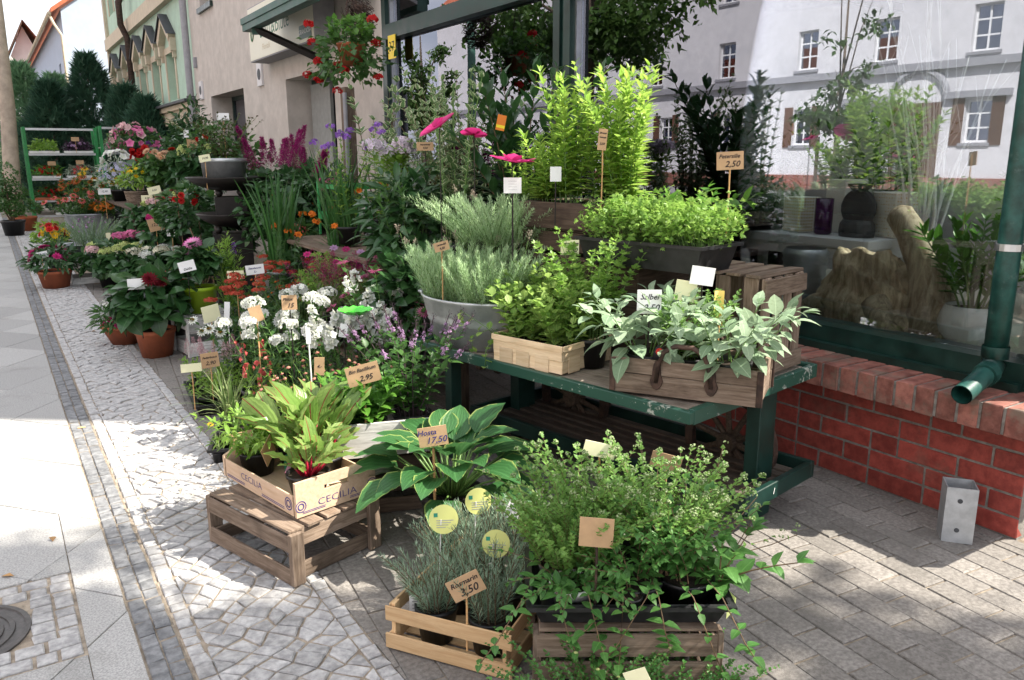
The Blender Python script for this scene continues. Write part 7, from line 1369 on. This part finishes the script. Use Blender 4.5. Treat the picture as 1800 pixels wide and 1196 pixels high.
st = thing('driftwood_stump', 'gnarled driftwood root stump in the shop window', 'driftwood', (.46, .93, .60), R(15)); ob('stump', blob_mesh([(.30*(1-u)**1.1*.75+.115+.006*math.sin(u*9), u*.36, -.03*u, .04*u) for u in np.linspace(0, 1, 22)]+[(.09, .352, -.03, .04), (.06, .325, -.03, .04)], 3, .10, 72, .5, 1.0, 5).mesh('s', smooth=True), M['drift'], st)
for q, (pts, rd) in enumerate([([(-.02, -.12, .30), (.0, -.2, .2), (.02, -.27, .08), (.04, -.32, .02)], [.05, .07, .08, .05]), ([(-.05, .1, .12), (-.08, .25, .08), (-.05, .36, .02)], [.07, .055, .03]), ([(-.1, -.05, .12), (-.2, -.12, .04), (-.22, -.2, .01)], [.07, .05, .03])]): g = G(); g.tube(pts, rd, 10); ob('root', g.mesh('r', smooth=True), M['drift'], st)
dw = thing('driftwood_log', 'upright driftwood branch leaning left behind the white pot', 'driftwood', (.50, .66, .60)); g = G(); g.tube([(.0, -.05, .0), (.0, .0, .10), (.0, .03, .22), (.0, .07, .34), (.0, .14, .46), (-.01, .20, .54), (-.01, .215, .56)], [.16, .12, .085, .075, .065, .06, .03], 14); ob('branch', g.mesh('b', smooth=True), M['drift'], dw); g = G(); g.tube([(-.1, -.15, .02), (0, -.05, .05), (.05, .12, .05)], [.05, .09, .06], 10); ob('root', g.mesh('r', smooth=True), M['drift'], dw)
zp = thing('zz_plant', 'glossy green plant in a round white pot inside the window', 'plant', (.43, .45, .602)); g = G(); g.lathe([(.05, 0), (.085, .012), (.115, .05), (.125, .09), (.118, .135), (.10, .17), (.092, .172), (.09, .15)], 28); g.disc(.05, .001, 28); po = ob('pot', g.mesh('p', smooth=True), M['whitepl'], zp); g = G(); g.disc(.095, .155, 24); ob('soil', g.mesh('s'), M['soil'], po)
pl = PlantAt(zp, 611); pl.stems(13, .40, .05, .24, 'laurel', .095, 9, 2, 62, 'basil', t0=.25, prof=.3, sr=.006, c=(0, 0, .13), twist=.25, bend=1.3); pl.build(zp, LM)
sh = thing('display_table', 'pale grey display table inside the shop window', 'table', (1.0, 1.72, .60)); piece('top', (1.1, .5, .05), M['whitewall'], sh, (0, 0, .34), (0, 0, PI/2), bev=.004); piece('apron', (1.04, .44, .06), M['whitewall'], sh, (0, 0, .284), (0, 0, PI/2), bev=.003)
for x in (-.2, .2):
    for y in (-.5, .5): piece('leg', (.25, .05, .05), M['whitewall'], sh, (x, y, .127), (0, PI/2, 0), bev=.003)
fo = thing('stone_fountain', 'dark stone moon gate sculpture on the display table', 'sculpture', (.92, 1.36, .967)); M['stone'] = plain('dark_stone', (.045, .048, .05), .7, var=.3, scale=18, bump=.5); g = G(); g.lathe([(.10, 0), (.105, .03), (.10, .07), (.085, .09)], 14, .7, 1); g.disc(.085, .09, 14, .7, 1); ob('base', g.mesh('b'), M['stone'], fo); n = 28; g = G(); g.tube([(0, .088*math.cos(2*PI*k/n), .155+.088*math.sin(2*PI*k/n)) for k in range(n+1)], .018, 8, cap=False); ob('ring', g.mesh('r', smooth=True), M['stone'], fo); g = G(); g.tube([(-.02, 0, .155), (.02, 0, .155)], .085, 26); ob('disc', g.mesh('d'), M['stone'], fo); g = G(); g.lathe([(.03, .24), (.06, .27), (.065, .285), (.03, .28)], 14); ob('bowl', g.mesh('b'), M['stone'], fo)
def lantern(label, x, y, z, w_, h):
    t = thing('perforated_lantern', label, 'lantern', (x, y, z), R(-15), group='pale lanterns with gold dots'); piece('box', (w_, w_, h), M['gold'], t, (0, 0, h/2), bev=.004)
m, nt = mat_new('perforated_gold'); n_ = N(nt); tcn = n_('TexCoord'); vo = n_('TexVoronoi', {'Vector': tcn.outputs['Object'], 'Scale': 55.0, 'Randomness': .1}); col = n_.mix(n_.sm(vo.outputs['Distance'], .28, .36), (.50, .32, .09), (.68, .65, .58)); fin(nt, n_('BsdfPrincipled', {'Base Color': col, 'Roughness': .5, 'Emission Color': (1, .62, .2, 1), 'Emission Strength': n_.math('MULTIPLY', n_.math('SUBTRACT', 1.0, n_.sm(vo.outputs['Distance'], .28, .36)), .0)}).outputs[0]); M['gold'] = m
lantern('pale lantern with gold dots left of the stone sculpture', .95, 1.75, .968, .15, .20); lantern('taller pale lantern with gold dots behind the stone sculpture', 1.12, 1.58, .968, .16, .30); lantern('pale lantern with gold dots right of the stone sculpture', 1.08, 1.24, .968, .17, .24)
ft = thing('leaf_sculpture', 'large silver ribbed leaf sculpture in the window', 'sculpture', (.80, 2.32, 1.05), R(40)); g = G(); K = 16; w0 = lambda u: .085*math.sin(PI*min(1, .12+.88*u))**.6*(1-.25*u); piece('base', (.2, .12, .02), M['stone'], ft, (0, 0, .011), bev=.003)
for i in range(K): u0, u1 = i/K, (i+.8)/K; z0, z1 = .03+u0*.48, .03+u1*.48; a0, a1 = w0(u0), w0(u1); v = []; [v.extend([(s*a0, y, z0+.05*(abs(s))), (s*a1, y, z1+.05*abs(s))]) for s in (-1, 0, 1) for y in (-.006, .006)]; g.add(v, [(0, 4, 5, 1), (4, 8, 9, 5), (3, 7, 6, 2), (7, 11, 10, 6), (1, 5, 7, 3), (5, 9, 11, 7), (0, 2, 6, 4), (4, 6, 10, 8)])
ob('leaf_blade', g.mesh('l'), M['alu'], ft)
ld = thing('display_ledge', 'dark wooden ledge inside the left part of the window', 'shelf', (.95, 2.6, .60)); piece('top', (1.4, .7, .05), M['wdark'], ld, (0, 0, .42), (0, 0, PI/2), bev=.004); [piece('leg', (.39, .06, .06), M['wdark'], ld, (x, y, .197), (0, PI/2, 0), bev=.003) for x in (-.28, .28) for y in (-.6, .6)]
tg = thing('birch_twigs', 'bundle of tall white twigs standing in the window', 'decoration', (.98, .98, .60)); rr_ = random.Random(21)
for k in range(16):
    a_, b_ = rr_.uniform(-.05, .05), rr_.uniform(-.05, .05); tx_, ty_ = rr_.uniform(-.25, .25), rr_.uniform(-.3, .3); H = rr_.uniform(1.2, 1.75); g = G(); pts = [(a_+tx_*(i/6)**1.6+rr_.uniform(-.015, .015), b_+ty_*(i/6)**1.6+rr_.uniform(-.015, .015), H*i/6) for i in range(7)]; g.tube(pts, [.011*(1-i/7.5) for i in range(7)], 6)
    for j in (3, 4, 5): p_ = pts[j]; g.tube([p_, (p_[0]+rr_.uniform(-.1, .1), p_[1]+rr_.uniform(-.12, .12), p_[2]+rr_.uniform(.1, .3))], [.004, .001], 4)
    ob('twig', g.mesh('t', smooth=True), M['whitewall'], tg)
cv = thing('ribbed_vase', 'tall ribbed metal vase standing by the window frame', 'vase', (.42, 1.30, .602)); g = G(); g.lathe([(.07, 0)]+[(.085+.006*(k % 2)+.0015*k, .01+.018*k) for k in range(18)]+[(.10, .34)], 24); ob('vase', g.mesh('v', smooth=True), M['galv'], cv)
pv = thing('purple_vase', 'dark purple glass vase on the display table', 'vase', (.90, 1.56, .967)); g = G(); g.lathe([(.04, 0), (.05, .01), (.05, .2), (.045, .2)], 16); ob('vase', g.mesh('v', smooth=True), plain('purple_glass', (.05, .01, .06), .1), pv)
plant('window_fern', 'dark bushy indoor plant behind the leaf sculpture', 1.35, 2.3, .60, 621, lambda p: p.stems(26, 1.05, .1, .3, 'lance', .13, 10, 2, 70, 'dark', c=(0, 0, .1)), .13, .2); plant('window_fern', 'green indoor plant at the right back of the window', 1.45, .55, .60, 622, lambda p: p.stems(26, .62, .1, .26, 'ov', .09, 9, 2, 70, 'mid', c=(0, 0, .1)), .13, .2, 'whitepl'); plant('window_fern', 'dark indoor plant behind the lanterns', 1.6, 1.6, .60, 623, lambda p: p.stems(22, .95, .1, .28, 'lance', .12, 9, 2, 70, 'dark', c=(0, 0, .1)), .13, .2)
